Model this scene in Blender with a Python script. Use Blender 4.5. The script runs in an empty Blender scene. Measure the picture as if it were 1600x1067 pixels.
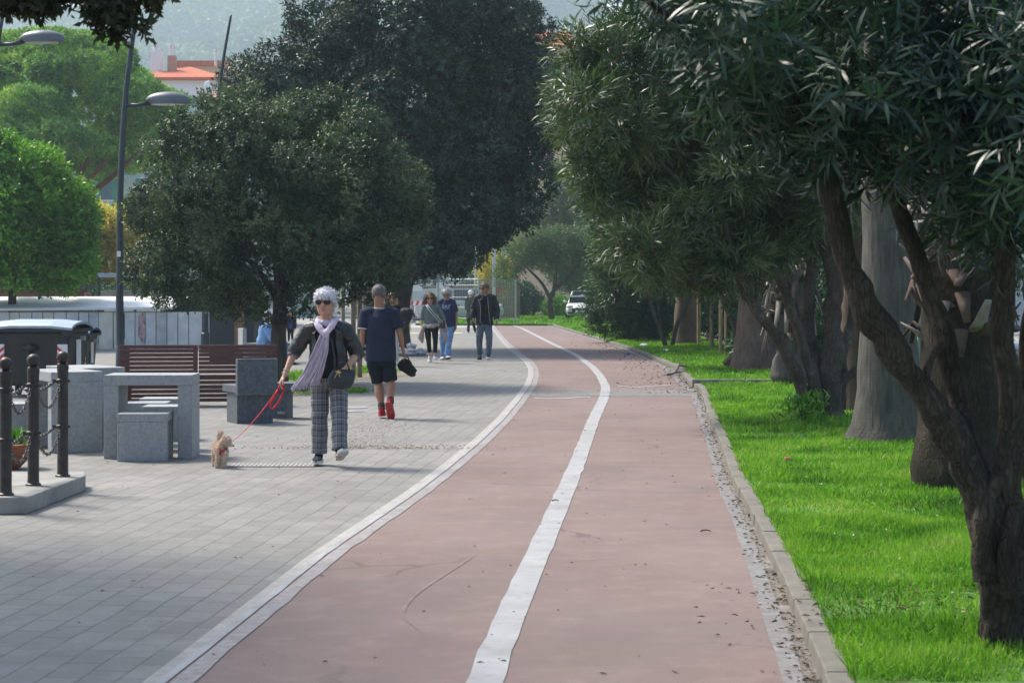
import bpy, bmesh, math, random
import numpy as np
from mathutils import Vector, Matrix, noise
R = math.radians
sc = bpy.context.scene
C = sc.collection
# ------------------------------------------------------------------ camera, world, sun, exposure
F = 3000.0            # focal length in photo pixels (photo 1600 wide)
HZ = 455.0            # horizon row
CH = 1.6              # camera height
cam = bpy.data.cameras.new('camera'); co = bpy.data.objects.new('camera', cam); C.objects.link(co)
cam.sensor_width = 36; cam.lens = F/1600*36
co.location = (0, 0, CH); co.rotation_euler = (R(90), 0, 0)
cam.shift_y = -(533.5-HZ)/1600
cam.clip_start = .1; cam.clip_end = 5000
cam.dof.use_dof = True; cam.dof.focus_distance = 21; cam.dof.aperture_fstop = 8.0
sc.camera = co
SUN_AZ, SUN_EL = R(-52), R(52)      # from the left, high
w = bpy.data.worlds.new('World'); sc.world = w; w.use_nodes = True
nt = w.node_tree; nt.nodes.clear()
sky = nt.nodes.new('ShaderNodeTexSky'); sky.sky_type = 'NISHITA'; sky.sun_disc = False
sky.sun_elevation = SUN_EL; sky.sun_rotation = SUN_AZ; sky.dust_density = 3.0; sky.air_density = 1.0
bg = nt.nodes.new('ShaderNodeBackground'); bg.inputs[1].default_value = .125
wo = nt.nodes.new('ShaderNodeOutputWorld')
nt.links.new(sky.outputs[0], bg.inputs[0]); nt.links.new(bg.outputs[0], wo.inputs[0])
sl = bpy.data.lights.new('sun', 'SUN'); so = bpy.data.objects.new('sun', sl); C.objects.link(so)
sl.energy = 2.8; sl.angle = R(12); sl.color = (1, .93, .82)
sd = Vector((math.sin(SUN_AZ)*math.cos(SUN_EL), math.cos(SUN_AZ)*math.cos(SUN_EL), math.sin(SUN_EL)))
so.rotation_euler = sd.to_track_quat('Z', 'Y').to_euler()
so.location = (0, 0, 60)
sc.view_settings.view_transform = 'Standard'; sc.view_settings.look = 'None'
sc.view_settings.exposure = 1.08; sc.view_settings.gamma = 1
sc.cycles.max_bounces = 6; sc.cycles.diffuse_bounces = 3; sc.cycles.glossy_bounces = 2
sc.cycles.transmission_bounces = 3; sc.cycles.volume_bounces = 0; sc.cycles.transparent_max_bounces = 4
sc.cycles.use_denoising = True
rnd = random.Random(7)
rng = np.random.default_rng(11)

def P(px, py, Y):                      # a photo pixel at depth Y -> world point
    return Vector(((px-800)/F*Y, Y, CH-(py-HZ)/F*Y))
def G(px, py, z=0.0):                  # a photo pixel on the plane at height z -> world point
    Y = F*(CH-z)/(py-HZ)
    return Vector(((px-800)/F*Y, Y, z))
# ------------------------------------------------------------------ materials
def srgb(c):
    return tuple((x/255/12.92 if x/255 <= .04045 else ((x/255+.055)/1.055)**2.4) for x in c)
def newmat(name):
    m = bpy.data.materials.new(name); m.use_nodes = True
    n = m.node_tree; b = n.nodes['Principled BSDF']; return m, n, b
def N(n, t, **kw):
    x = n.nodes.new(t)
    for k, v in kw.items(): setattr(x, k, v)
    return x
def mix(n, fac, a, b, typ='MIX'):
    x = n.nodes.new('ShaderNodeMix'); x.data_type = 'RGBA'; x.blend_type = typ
    for s, v in ((x.inputs[0], fac), (x.inputs[6], a), (x.inputs[7], b)):
        if hasattr(v, 'node'): n.links.new(v, s)
        elif isinstance(v, (int, float)) : s.default_value = v
        else: s.default_value = (*v[:3], 1)
    return x.outputs[2]
def math_(n, op, a, b=None, c=None):
    x = n.nodes.new('ShaderNodeMath'); x.operation = op
    for i, v in enumerate((a, b, c)):
        if v is None: continue
        if hasattr(v, 'node'): n.links.new(v, x.inputs[i])
        else: x.inputs[i].default_value = v
    return x.outputs[0]
def ramp(n, fac, a, b, lo=0., hi=1.):
    x = n.nodes.new('ShaderNodeMapRange'); x.inputs[1].default_value = a; x.inputs[2].default_value = b
    x.inputs[3].default_value = lo; x.inputs[4].default_value = hi
    n.links.new(fac, x.inputs[0]); return x.outputs[0]
def coords(n, kind='Object', scale=(1, 1, 1), rot=(0, 0, 0)):
    if kind == 'World':
        g = n.nodes.new('ShaderNodeNewGeometry'); o = g.outputs['Position']
    else:
        g = n.nodes.new('ShaderNodeTexCoord'); o = g.outputs[kind]
    mp = n.nodes.new('ShaderNodeMapping'); mp.inputs['Scale'].default_value = scale; mp.inputs['Rotation'].default_value = rot
    n.links.new(o, mp.inputs[0]); return mp.outputs[0]
def nz(n, vec, scale, detail=4, rough=.55, dist=0):
    x = n.nodes.new('ShaderNodeTexNoise'); x.inputs['Scale'].default_value = scale
    x.inputs['Detail'].default_value = detail; x.inputs['Roughness'].default_value = rough; x.inputs['Distortion'].default_value = dist
    n.links.new(vec, x.inputs['Vector']); return x.outputs[0]
def bump(n, b, h, strength, dist=.01):
    x = n.nodes.new('ShaderNodeBump'); x.inputs['Strength'].default_value = strength; x.inputs['Distance'].default_value = dist
    n.links.new(h, x.inputs['Height']); n.links.new(x.outputs[0], b.inputs['Normal'])
def mat(name, col, rough=.8, var=.15, scale=4, bmp=.2, bscale=40, metal=0, spec=.5, col2=None, sc3=(1, 1, 1), kind='Object', sss=0):
    m, n, b = newmat(name)
    v = coords(n, kind, sc3)
    a = nz(n, v, scale, 6, .6)
    f = ramp(n, a, .3, .7)
    c1 = tuple(min(1, x*(1+var)) for x in col); c2 = col2 or tuple(x*(1-var) for x in col)
    n.links.new(mix(n, f, c2, c1), b.inputs['Base Color'])
    b.inputs['Roughness'].default_value = rough; b.inputs['Metallic'].default_value = metal
    b.inputs['Specular IOR Level'].default_value = spec
    if sss: b.inputs['Subsurface Weight'].default_value = sss; b.inputs['Subsurface Scale'].default_value = .01
    if bmp: bump(n, b, nz(n, v, bscale, 5, .6), bmp, .01)
    return m
def leafmat(name, cols, trans=.35, rough=.5, spec=.4, clump=.5):
    m, n, b = newmat(name)
    g = n.nodes.new('ShaderNodeNewGeometry')
    cr = n.nodes.new('ShaderNodeValToRGB'); cr.color_ramp.elements.remove(cr.color_ramp.elements[1])
    k = len(cols)
    for i, c in enumerate(cols):
        e = cr.color_ramp.elements[0] if i == 0 else cr.color_ramp.elements.new(i/(k-1)*.999)
        e.position = i/(k-1); e.color = (*c, 1)
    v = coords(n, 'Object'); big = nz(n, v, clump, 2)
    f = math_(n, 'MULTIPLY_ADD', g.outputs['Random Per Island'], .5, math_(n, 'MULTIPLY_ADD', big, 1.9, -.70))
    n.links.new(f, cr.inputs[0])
    n.links.new(cr.outputs[0], b.inputs['Base Color'])
    b.inputs['Roughness'].default_value = rough; b.inputs['Specular IOR Level'].default_value = spec
    tr = n.nodes.new('ShaderNodeBsdfTranslucent')
    n.links.new(mix(n, 1., cr.outputs[0], (1.5, 1.9, .6), 'MULTIPLY'), tr.inputs[0])
    ms = n.nodes.new('ShaderNodeMixShader'); ms.inputs[0].default_value = trans
    n.links.new(b.outputs[0], ms.inputs[1]); n.links.new(tr.outputs[0], ms.inputs[2])
    n.links.new(ms.outputs[0], n.nodes['Material Output'].inputs[0])
    return m
# ------------------------------------------------------------------ tagging
def tag(o, label=None, cat=None, group=None, kind=None):
    if label: o['label'] = label
    if cat: o['category'] = cat
    if group: o['group'] = group
    if kind: o['kind'] = kind
    return o
def thing(name, label, cat, loc=(0, 0, 0), rz=0, group=None):
    o = bpy.data.objects.new(name, None); C.objects.link(o); o.empty_display_size = .1
    o.location = loc; o.rotation_euler = (0, 0, rz)
    return tag(o, label, cat, group)
def dup(root, loc=None, rz=None, label=None, scale=None):
    def cp(o, par):
        c = o.copy(); C.objects.link(c)
        if par: c.parent = par
        for ch in [x for x in ALL if x.parent == o]:
            cp(ch, c)
        return c
    ALL = list(bpy.data.objects)
    c = cp(root, None)
    if loc is not None: c.location = loc
    if rz is not None: c.rotation_euler = (0, 0, rz)
    if scale is not None: c.scale = scale if hasattr(scale, '__len__') else (scale,)*3
    if label: c['label'] = label
    return c
# ------------------------------------------------------------------ mesh building
class MB:
    def __init__(s): s.v = []; s.f = []; s.mi = []; s.uv = []; s.m = 0
    def add(s, vs, fs, uv=None):
        o = len(s.v); s.v += [tuple(x) for x in vs]
        for i, f in enumerate(fs):
            s.f.append([o+k for k in f]); s.mi.append(s.m)
            s.uv.append(uv[i] if uv else None)
        return s
    def box(s, c, d, rz=0, taper=1., rx=0, ry=0):
        c = Vector(c); hx, hy, hz = d[0]/2, d[1]/2, d[2]/2
        M = Matrix.Rotation(rz, 3, 'Z') @ Matrix.Rotation(ry, 3, 'Y') @ Matrix.Rotation(rx, 3, 'X')
        vs = []
        for z, t in ((-hz, 1), (hz, taper)):
            for x, y in ((-hx, -hy), (hx, -hy), (hx, hy), (-hx, hy)):
                vs.append(c + M @ Vector((x*t, y*t, z)))
        return s.add(vs, [(3, 2, 1, 0), (4, 5, 6, 7), (0, 1, 5, 4), (1, 2, 6, 5), (2, 3, 7, 6), (3, 0, 4, 7)])
    def tube(s, pts, rad, seg=8, side=None, cap=True, arc=None, thick=.012):
        pts = [Vector(p) for p in pts]; n = len(pts)
        rad = [(r, r) if not hasattr(r, '__len__') else r for r in (rad if hasattr(rad, '__len__') else [rad]*n)]
        side0 = Vector(side) if side else None
        vs = []; L = [0]
        prev = None
        for i, p in enumerate(pts):
            t = (pts[min(i+1, n-1)]-pts[max(i-1, 0)]).normalized()
            ref = side0 or prev or (Vector((1, 0, 0)) if abs(t.x) < .8 else Vector((0, 1, 0)))
            a = (ref - t*ref.dot(t))
            if a.length < 1e-4: a = Vector((0, 1, 0)) - t*t.y
            a.normalize(); b = t.cross(a); prev = a
            if i: L.append(L[-1]+(p-pts[i-1]).length)
            if arc:
                a0, a1 = arc[0], arc[1]
                if callable(a0): a0, a1 = a0(i/(n-1)), a1(i/(n-1))
                an = [a0+(a1-a0)*k/(seg-1) for k in range(seg)]
                for k in an: vs.append(p + a*math.cos(k)*rad[i][0] + b*math.sin(k)*rad[i][1])
                for k in reversed(an): vs.append(p + a*math.cos(k)*(rad[i][0]-thick) + b*math.sin(k)*(rad[i][1]-thick))
            else:
                for k in range(seg):
                    an = 2*math.pi*k/seg
                    vs.append(p + a*math.cos(an)*rad[i][0] + b*math.sin(an)*rad[i][1])
        m = seg*2 if arc else seg
        fs = []; uv = []
        cir = 2*math.pi*max(r[0] for r in rad)
        for i in range(n-1):
            for k in range(m):
                k2 = (k+1) % m
                fs.append((i*m+k, i*m+k2, (i+1)*m+k2, (i+1)*m+k))
                u0, u1 = k/m*cir, (k+1)/m*cir
                uv.append(((u0, L[i]), (u1, L[i]), (u1, L[i+1]), (u0, L[i+1])))
        if cap:
            fs.append(tuple(reversed(range(m)))); uv.append(None)
            fs.append(tuple((n-1)*m+k for k in range(m))); uv.append(None)
        return s.add(vs, fs, uv)
    def ball(s, c, r, seg=12, rings=8, M=None):
        c = Vector(c); r = r if hasattr(r, '__len__') else (r, r, r)
        vs = []; fs = []
        for i in range(rings+1):
            th = math.pi*i/rings
            for k in range(seg):
                ph = 2*math.pi*k/seg
                q = Vector((math.sin(th)*math.cos(ph)*r[0], math.sin(th)*math.sin(ph)*r[1], math.cos(th)*r[2]))
                vs.append(c + (M @ q if M else q))
        for i in range(rings):
            for k in range(seg):
                k2 = (k+1) % seg
                fs.append((i*seg+k, (i+1)*seg+k, (i+1)*seg+k2, i*seg+k2))
        return s.add(vs, fs)
    def lathe(s, prof, seg=20, c=(0, 0, 0)):
        vs = []; fs = []
        for r, z in prof:
            for k in range(seg):
                an = 2*math.pi*k/seg; vs.append((c[0]+r*math.cos(an), c[1]+r*math.sin(an), c[2]+z))
        n = len(prof)
        for i in range(n-1):
            for k in range(seg):
                k2 = (k+1) % seg; fs.append((i*seg+k, i*seg+k2, (i+1)*seg+k2, (i+1)*seg+k))
        fs.append(tuple(reversed(range(seg)))); fs.append(tuple((n-1)*seg+k for k in range(seg)))
        return s.add(vs, fs)
    def prism(s, poly, z0, z1):
        n = len(poly); vs = [(x, y, z0) for x, y in poly]+[(x, y, z1) for x, y in poly]
        return s.add(vs, [tuple(reversed(range(n))), tuple(range(n, 2*n))]+[(i, (i+1) % n, n+(i+1) % n, n+i) for i in range(n)])
    def mesh(s, name, mats):
        me = bpy.data.meshes.new(name); me.from_pydata(s.v, [], s.f)
        for m in (mats if isinstance(mats, (list, tuple)) else [mats]): me.materials.append(m)
        me.polygons.foreach_set('material_index', s.mi)
        if any(u is not None for u in s.uv):
            ul = me.uv_layers.new(name='UVMap'); k = 0; arr = []
            for f, u in zip(s.f, s.uv):
                arr += [c for q in (u or [(0, 0)]*len(f)) for c in q]
            ul.data.foreach_set('uv', arr)
        return me
    def build(s, name, mats, parent=None, smooth=False, bevel=0, label=None):
        me = s.mesh(name, mats)
        if smooth: me.polygons.foreach_set('use_smooth', [True]*len(me.polygons))
        bm = bmesh.new(); bm.from_mesh(me); bmesh.ops.recalc_face_normals(bm, faces=bm.faces); bm.to_mesh(me); bm.free()
        if smooth == 'auto': me.set_sharp_from_angle(angle=R(40))
        o = bpy.data.objects.new(name, me); C.objects.link(o)
        if parent: o.parent = parent
        if bevel:
            b = o.modifiers.new('b', 'BEVEL'); b.width = bevel; b.segments = 2; b.limit_method = 'ANGLE'
        if label: o['label'] = label
        return o
def fuse(mb, name, m, parent, voxel=.006, wr=0, wf=9, smooth=3, label=None, stretch=(1, 1, 1)):
    """weld overlapping closed shapes into one continuous skin"""
    me = mb.mesh(name, m)
    o = bpy.data.objects.new('tmp', me); C.objects.link(o)
    md = o.modifiers.new('r', 'REMESH'); md.mode = 'VOXEL'; md.voxel_size = voxel; md.use_smooth_shade = True
    if smooth:
        sm = o.modifiers.new('s', 'SMOOTH'); sm.iterations = smooth; sm.factor = .6
    dg = bpy.context.evaluated_depsgraph_get(); dg.update()
    me2 = bpy.data.meshes.new_from_object(o.evaluated_get(dg))
    bpy.data.objects.remove(o); bpy.data.meshes.remove(me)
    me2.name = name
    if wr:
        n = len(me2.vertices); co_ = np.empty(n*3); me2.vertices.foreach_get('co', co_); co_ = co_.reshape(-1, 3)
        no = np.empty(n*3); me2.vertices.foreach_get('normal', no); no = no.reshape(-1, 3)
        off = rnd.random()*50
        for i in range(n):
            x, y, z = co_[i]*wf
            h = noise.noise(Vector((x*stretch[0]+off, y*stretch[1], z*stretch[2])))
            h2 = abs(noise.noise(Vector((x*1.7*stretch[0]-off, y*1.7, z*1.4*stretch[2]+x*.8))))
            co_[i] += no[i]*(h*.7-h2*.9+.25)*wr
        me2.vertices.foreach_set('co', co_.ravel())
    if not me2.materials: me2.materials.append(m)
    me2.polygons.foreach_set('use_smooth', [True]*len(me2.polygons))
    o = bpy.data.objects.new(name, me2); C.objects.link(o); o.parent = parent
    if label: o['label'] = label
    return o
def npmesh(name, V, Fq, m, smooth=False):
    me = bpy.data.meshes.new(name); k = Fq.shape[1]
    me.vertices.add(len(V)); me.vertices.foreach_set('co', np.ascontiguousarray(V, dtype=np.float32).ravel())
    me.loops.add(Fq.size); me.loops.foreach_set('vertex_index', np.ascontiguousarray(Fq, dtype=np.int32).ravel())
    me.polygons.add(len(Fq)); me.polygons.foreach_set('loop_start', np.arange(0, Fq.size, k, dtype=np.int32))
    me.update(calc_edges=True)
    for x in (m if isinstance(m, (list, tuple)) else [m]): me.materials.append(x)
    if smooth: me.polygons.foreach_set('use_smooth', np.ones(len(Fq), dtype=bool))
    return me
def link(name, me, parent=None, loc=None):
    o = bpy.data.objects.new(name, me); C.objects.link(o)
    if parent: o.parent = parent
    if loc is not None: o.location = loc
    return o
def unit(a): return a/np.maximum(np.linalg.norm(a, axis=-1, keepdims=True), 1e-9)
def leaves_np(pos, d, nrm, L, W, seg=1, droop=.0, fold=.25):
    """pos,d,nrm Nx3; L,W N -> verts, quads"""
    n = len(pos); d = unit(d); s = unit(np.cross(d, nrm)); u = np.cross(s, d)
    L = L[:, None]; W = W[:, None]
    if seg == 1:
        V = np.stack([pos, pos+d*L*.45+s*W*.5+u*W*fold, pos+d*L-u*L*droop, pos+d*L*.45-s*W*.5+u*W*fold], 1).reshape(-1, 3)
        Fq = (np.arange(n)*4)[:, None]+np.arange(4)[None]
        return V, Fq
    ts = np.linspace(0, 1, seg+1); ws = np.sin(np.pi*np.clip(ts*.94+.04, 0, 1))**.8
    rows = []
    for t, wv in zip(ts, ws):
        c = pos+d*L*t-u*L*droop*t*t
        rows += [c-s*W*.5*wv, c+s*W*.5*wv]
    V = np.stack(rows, 1).reshape(-1, 3); k = 2*(seg+1)
    q = np.array([[2*i, 2*i+1, 2*i+3, 2*i+2] for i in range(seg)])
    Fq = ((np.arange(n)*k)[:, None, None]+q[None]).reshape(-1, 4)
    return V, Fq
def rdir(n):
    a = rng.normal(size=(n, 3)); return unit(a)
def foliage(blobs, ntw, per, L, W, tw=.25, up=.35, seg=1, droop=.1, spread=.9, shell=.22, jit=.5, lvar=.3, cull=.8, zmin=None):
    """twigs of leaves round the surfaces of many lumps. blobs: N x 6 (centre, radii)"""
    b = np.array(blobs, float)
    wgt = (b[:, 3]*b[:, 4]+b[:, 4]*b[:, 5]+b[:, 3]*b[:, 5]); wgt[0] *= .45 if len(b) > 30 else 1; wgt /= wgt.sum()
    i = rng.choice(len(b), ntw, p=wgt); d = rdir(ntw)
    r = 1-np.abs(rng.normal(size=ntw))*shell
    p = b[i, :3]+d*b[i, 3:6]*r[:, None]
    keep = np.ones(ntw, bool)
    for k in range(len(b)):
        q = np.linalg.norm((p-b[k, :3])/b[k, 3:6], axis=1)
        keep &= ~((q < .72) & (i != k) & (rng.random(ntw) < cull))
    if zmin is not None: keep &= p[:, 2] > zmin
    p = p[keep]; d = d[keep]; n = len(p)
    ax = unit(d+np.array([0, 0, up])+rdir(n)*jit)
    e1 = unit(np.cross(ax, rdir(n))); e2 = np.cross(ax, e1)
    P_, D_, N_ = [], [], []
    for j in range(per):
        t = (j+.5)/per; an = j*2.39996+rng.random(n)*.8
        rad = e1*np.cos(an)[:, None]+e2*np.sin(an)[:, None]
        sp = spread*(1.15-.6*t)
        P_.append(p+ax*tw*t*(.7+.6*rng.random(n))[:, None]); D_.append(ax*math.cos(sp)+rad*math.sin(sp)+rdir(n)*.25)
        N_.append(d*1.2+ax*.3+rdir(n)*.3+np.array([0, 0, .3]))
    P_, D_, N_ = map(np.concatenate, (P_, D_, N_)); m = len(P_)
    f = 1+lvar*(rng.random(m)*2-1)
    return leaves_np(P_, D_, N_, L*f, W*f, seg, droop)
def lumps(c, r, n, lr, zlo=-1., flat=1., seed=0, inner=.35, power=.95):
    g = np.random.default_rng(seed); out = [[*c, r[0]*inner*2, r[1]*inner*2, r[2]*inner*2]]
    while len(out) < n:
        d = g.normal(size=3); d /= np.linalg.norm(d)
        if d[2] < zlo: continue
        s = lr*(.6+.8*g.random()); k = power*(.8+.25*g.random())
        out.append([c[0]+d[0]*(r[0]-s)*k, c[1]+d[1]*(r[1]-s)*k, c[2]+d[2]*(r[2]-s)*k, s, s, s*flat])
    return out
def limb(mb, pts, r0, r1, seg=8, wob=.0, sub=5, rough=0):
    """smooth tapered branch through the points"""
    pts = [Vector(p) for p in pts]; out = []; n = len(pts)
    for i in range(n-1):
        p0, p1, p2, p3 = pts[max(i-1, 0)], pts[i], pts[i+1], pts[min(i+2, n-1)]
        for k in range(sub):
            t = k/sub
            out.append(.5*((2*p1)+(p2-p0)*t+(2*p0-5*p1+4*p2-p3)*t*t+(3*p1-p0-3*p2+p3)*t**3))
    out.append(pts[-1]); m = len(out)
    rr = []
    for i, q in enumerate(out):
        t = i/(m-1); rr.append((r0+(r1-r0)*t)*(1+wob*noise.noise(q*6)))
        if wob: q += Vector((noise.noise(q*4), noise.noise(q*4+Vector((9, 0, 0))), 0))*wob*r0
    o0 = len(mb.v); mb.tube(out, rr, seg)
    if rough:
        for i in range(o0, len(mb.v)):
            ring = min((i-o0)//seg, m-1); p = Vector(mb.v[i]); d = p-out[ring]; r_ = rr[ring]
            if d.length < 1e-6: continue
            q_ = Vector((p.x*9, p.y*9, p.z*2.6)); q2 = Vector((p.x*26, p.y*26, p.z*9))
            h = 1.6*abs(noise.noise(q_))-.4+.8*noise.noise(Vector((p.x*4, p.y*4, p.z*3.5)))+.5*abs(noise.noise(q2))-.1
            mb.v[i] = tuple(p+d.normalized()*h*r_*rough)
    return out
def text_mesh(body, size, m, name, parent, loc, rot=(R(90), 0, 0), ext=.001, sx=1.0, bold=0.0):
    cu = bpy.data.curves.new(name, 'FONT'); cu.body = body; cu.size = size; cu.extrude = ext
    cu.align_x = 'CENTER'; cu.align_y = 'CENTER'; cu.offset = bold
    o = bpy.data.objects.new('tmp', cu); C.objects.link(o)
    dg = bpy.context.evaluated_depsgraph_get(); dg.update()
    me = bpy.data.meshes.new_from_object(o.evaluated_get(dg)); bpy.data.objects.remove(o)
    me.materials.clear(); me.materials.append(m)
    o = bpy.data.objects.new(name, me); C.objects.link(o); o.parent = parent
    o.location = loc; o.rotation_euler = rot; o.scale = (sx, 1, 1)
    return o
# ------------------------------------------------------------------ ground
def strip(name, a, b, z, m, z2=None, label=None):
    """a, b: matching lists of (x,y)"""
    n = len(a); vs = [(x, y, z) for x, y in a]+[(x, y, z if z2 is None else z2) for x, y in b]
    me = bpy.data.meshes.new(name); me.from_pydata(vs, [], [(i, n+i, n+i+1, i+1) for i in range(n-1)]); me.materials.append(m)
    bm = bmesh.new(); bm.from_mesh(me); bmesh.ops.recalc_face_normals(bm, faces=bm.faces); bm.to_mesh(me); bm.free()
    if me.polygons[0].normal.z < 0: me.flip_normals()
    o = link(name, me); return tag(o, kind='structure')
def spline(px, z=0, n=160):
    pts = [G(x, y, z) for x, y in px]
    Ys = np.array([p.y for p in pts]); Xs = np.array([p.x for p in pts])
    return lambda Y: np.interp(Y, Ys, Xs)
LE = spline([(245, 1067), (500, 866), (640, 772), (700, 727), (745, 690), (780, 657), (806, 627), (824, 603), (830, 588), (830, 577), (823, 565), (806, 553), (788, 536), (771, 515), (768, 508)])
LX = LE
def smooth_fn(f, w=1.6):
    return lambda Y: float(np.mean([f(Y+d*(.03*Y)) for d in np.linspace(-w, w, 7)]))
CE = smooth_fn(spline([(755, 1067), (812, 930), (870, 800), (900, 730), (928, 655), (944, 622), (947, 606), (938, 588), (925, 573), (900, 555), (862, 537), (815, 513), (800, 508)]), .9)
RE = spline([(1236, 1067), (1186, 920), (1152, 816), (1127, 762), (1106, 685), (1083, 617), (1062, 600), (1040, 578), (1026, 568), (983, 549), (941, 535), (893, 521), (858, 509), (850, 507)])
KE = spline([(1282, 1067), (1222, 920), (1173, 813), (1140, 749), (1123, 695), (1103, 648), (1094, 611), (1078, 603), (1056, 577), (1032, 567), (989, 549), (946, 535), (899, 521), (862, 509), (856, 507)])
LEs, REs, KEs = smooth_fn(LE, .5), smooth_fn(RE, .4), smooth_fn(KE, .4)
# extend straight towards (and behind) the camera
def ext(f, Y0=8.3):
    sl_ = (f(11.5)-f(Y0))/(11.5-Y0)
    return lambda Y: f(Y) if Y >= Y0 else f(Y0)+sl_*(Y-Y0)
LEs, REs, KEs, CE = ext(LEs), ext(REs), ext(KEs), ext(CE)
YS = list(np.concatenate([np.linspace(-6, 8, 12), np.linspace(8.5, 60, 150), np.linspace(61, 92, 20)]))

def ground_mat():
    m, n, b = newmat('ground'); v = coords(n, 'World')
    f = ramp(n, nz(n, v, .35, 6), .35, .65)
    c = mix(n, f, (.17, .165, .155), (.25, .24, .22)); c = mix(n, ramp(n, nz(n, v, 30, 3), .4, .7, 0, .3), c, (.1, .1, .09))
    n.links.new(c, b.inputs['Base Color']); b.inputs['Roughness'].default_value = .95
    bump(n, b, nz(n, v, 60, 4), .3, .01); return m
def paver_mat(name='pavers', rot=R(4.9), bw=.30, rh=.165, tint=1.0):
    m, n, b = newmat(name)
    v = coords(n, 'World', (1, 1, 1), (0, 0, -(R(90)-rot)))
    # slight irregularity of the joints
    br = n.nodes.new('ShaderNodeTexBrick'); br.inputs['Scale'].default_value = 1
    br.inputs['Brick Width'].default_value = bw; br.inputs['Row Height'].default_value = rh
    br.inputs['Mortar Size'].default_value = .0065; br.inputs['Mortar Smooth'].default_value = .3; br.inputs['Bias'].default_value = 0
    br.inputs['Color1'].default_value = (.215*tint, .21*tint, .196*tint, 1); br.inputs['Color2'].default_value = (.285*tint, .278*tint, .258*tint, 1)
    br.inputs['Mortar'].default_value = (.12, .113, .10, 1)
    w0 = coords(n, 'World')
    wn = n.nodes.new('ShaderNodeTexNoise'); wn.inputs['Scale'].default_value = 1.2; n.links.new(w0, wn.inputs['Vector'])
    vm = n.nodes.new('ShaderNodeVectorMath'); vm.operation = 'MULTIPLY_ADD'; vm.inputs[1].default_value = (.045, .045, 0)
    n.links.new(wn.outputs['Color'], vm.inputs[0]); n.links.new(v, vm.inputs[2]); n.links.new(vm.outputs[0], br.inputs['Vector'])
    c = br.outputs[0]
    st = nz(n, w0, .45, 7, .62); c = mix(n, ramp(n, st, .35, .62, 0, .5), c, (.14, .135, .125))
    c = mix(n, ramp(n, nz(n, w0, 2.6, 5, .7), .5, .75, 0, .5), c, (.38, .365, .335))
    c = mix(n, ramp(n, nz(n, w0, 130, 3, .7), .42, .7, 0, .45), c, (.11, .105, .095)); c = mix(n, ramp(n, nz(n, coords(n, 'World', (1, .6, 1)), 6, 5, .7), .52, .68, 0, .4), c, (.15, .145, .13))
    sp = nz(n, w0, 16, 4, .6); c = mix(n, ramp(n, sp, .58, .75, 0, .5), c, (.14, .13, .115))
    stretch = nz(n, coords(n, 'World', (1, .5, 1)), 60, 2); c = mix(n, ramp(n, stretch, .35, .7, 0, .25), c, (.2, .2, .19))
    n.links.new(c, b.inputs['Base Color']); b.inputs['Roughness'].default_value = .8
    h = math_(n, 'MULTIPLY_ADD', br.outputs['Fac'], -1.0, math_(n, 'MULTIPLY', nz(n, w0, 50, 4), .35))
    bump(n, b, h, .6, .006); return m
def path_mat():
    m, n, b = newmat('red_asphalt'); v = coords(n, 'World')
    c = mix(n, ramp(n, nz(n, v, .5, 7, .6), .32, .68), (.18, .122, .108), (.24, .178, .16))
    c = mix(n, ramp(n, nz(n, coords(n, 'World', (1, .45, 1)), .38, 5, .6), .52, .68, 0, .75), c, (.15, .115, .105))
    c = mix(n, ramp(n, nz(n, v, 3.5, 6, .7), .48, .72, 0, .4), c, (.33, .255, .23))
    c = mix(n, ramp(n, nz(n, coords(n, 'World', (.5, 1, 1)), .9, 4, .6, .6), .56, .66, 0, .55), c, (.15, .125, .12))
    c = mix(n, ramp(n, nz(n, v, 150, 3, .7), .40, .68, 0, .5), c, (.13, .085, .078))
    c = mix(n, ramp(n, nz(n, v, 11, 5, .7), .62, .72, 0, .45), c, (.12, .085, .075))
    c = mix(n, ramp(n, nz(n, coords(n, 'World', (1, .35, 1)), 1.7, 6, .65), .50, .70, 0, .5), c, (.165, .125, .115))
    vo = n.nodes.new('ShaderNodeTexVoronoi'); vo.feature = 'DISTANCE_TO_EDGE'; vo.inputs['Scale'].default_value = .42
    wv = n.nodes.new('ShaderNodeVectorMath'); wv.operation = 'MULTIPLY_ADD'; wv.inputs[1].default_value = (.5, .5, 0)
    wn = n.nodes.new('ShaderNodeTexNoise'); wn.inputs['Scale'].default_value = 2.5; wn.inputs['Detail'].default_value = 6; n.links.new(v, wn.inputs['Vector'])
    n.links.new(wn.outputs['Color'], wv.inputs[0]); n.links.new(v, wv.inputs[2]); n.links.new(wv.outputs[0], vo.inputs['Vector'])
    ck = math_(n, 'MULTIPLY', math_(n, 'LESS_THAN', vo.outputs['Distance'], .006), ramp(n, nz(n, v, .6, 2), .5, .6, 0, .6))
    c = mix(n, ck, c, (.09, .065, .06))
    n.links.new(c, b.inputs['Base Color']); b.inputs['Roughness'].default_value = .85
    bump(n, b, nz(n, v, 120, 4), .5, .005); return m
def paint_mat(wear=.5, und=(.26, .18, .16), k=.86):
    m, n, b = newmat('worn_paint'); v = coords(n, 'World')
    c = mix(n, ramp(n, nz(n, v, 3, 5), .3, .7), tuple(k*x for x in (.34, .345, .35)), tuple(k*x for x in (.47, .475, .48)))
    c = mix(n, ramp(n, nz(n, v, 1.1, 6, .7), .5, .66, 0, .45), c, tuple(k*x for x in (.24, .23, .22)))
    c = mix(n, ramp(n, nz(n, v, 14, 6, .65), .66-wear*.25, .78-wear*.15, 0, .8), c, und)
    n.links.new(c, b.inputs['Base Color']); b.inputs['Roughness'].default_value = .7
    bump(n, b, nz(n, v, 90, 3), .2, .003); return m
m_concrete = mat('concrete', (.33, .325, .30), .9, .18, 3, .4, 60, kind='World', col2=(.2, .195, .18))
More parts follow.
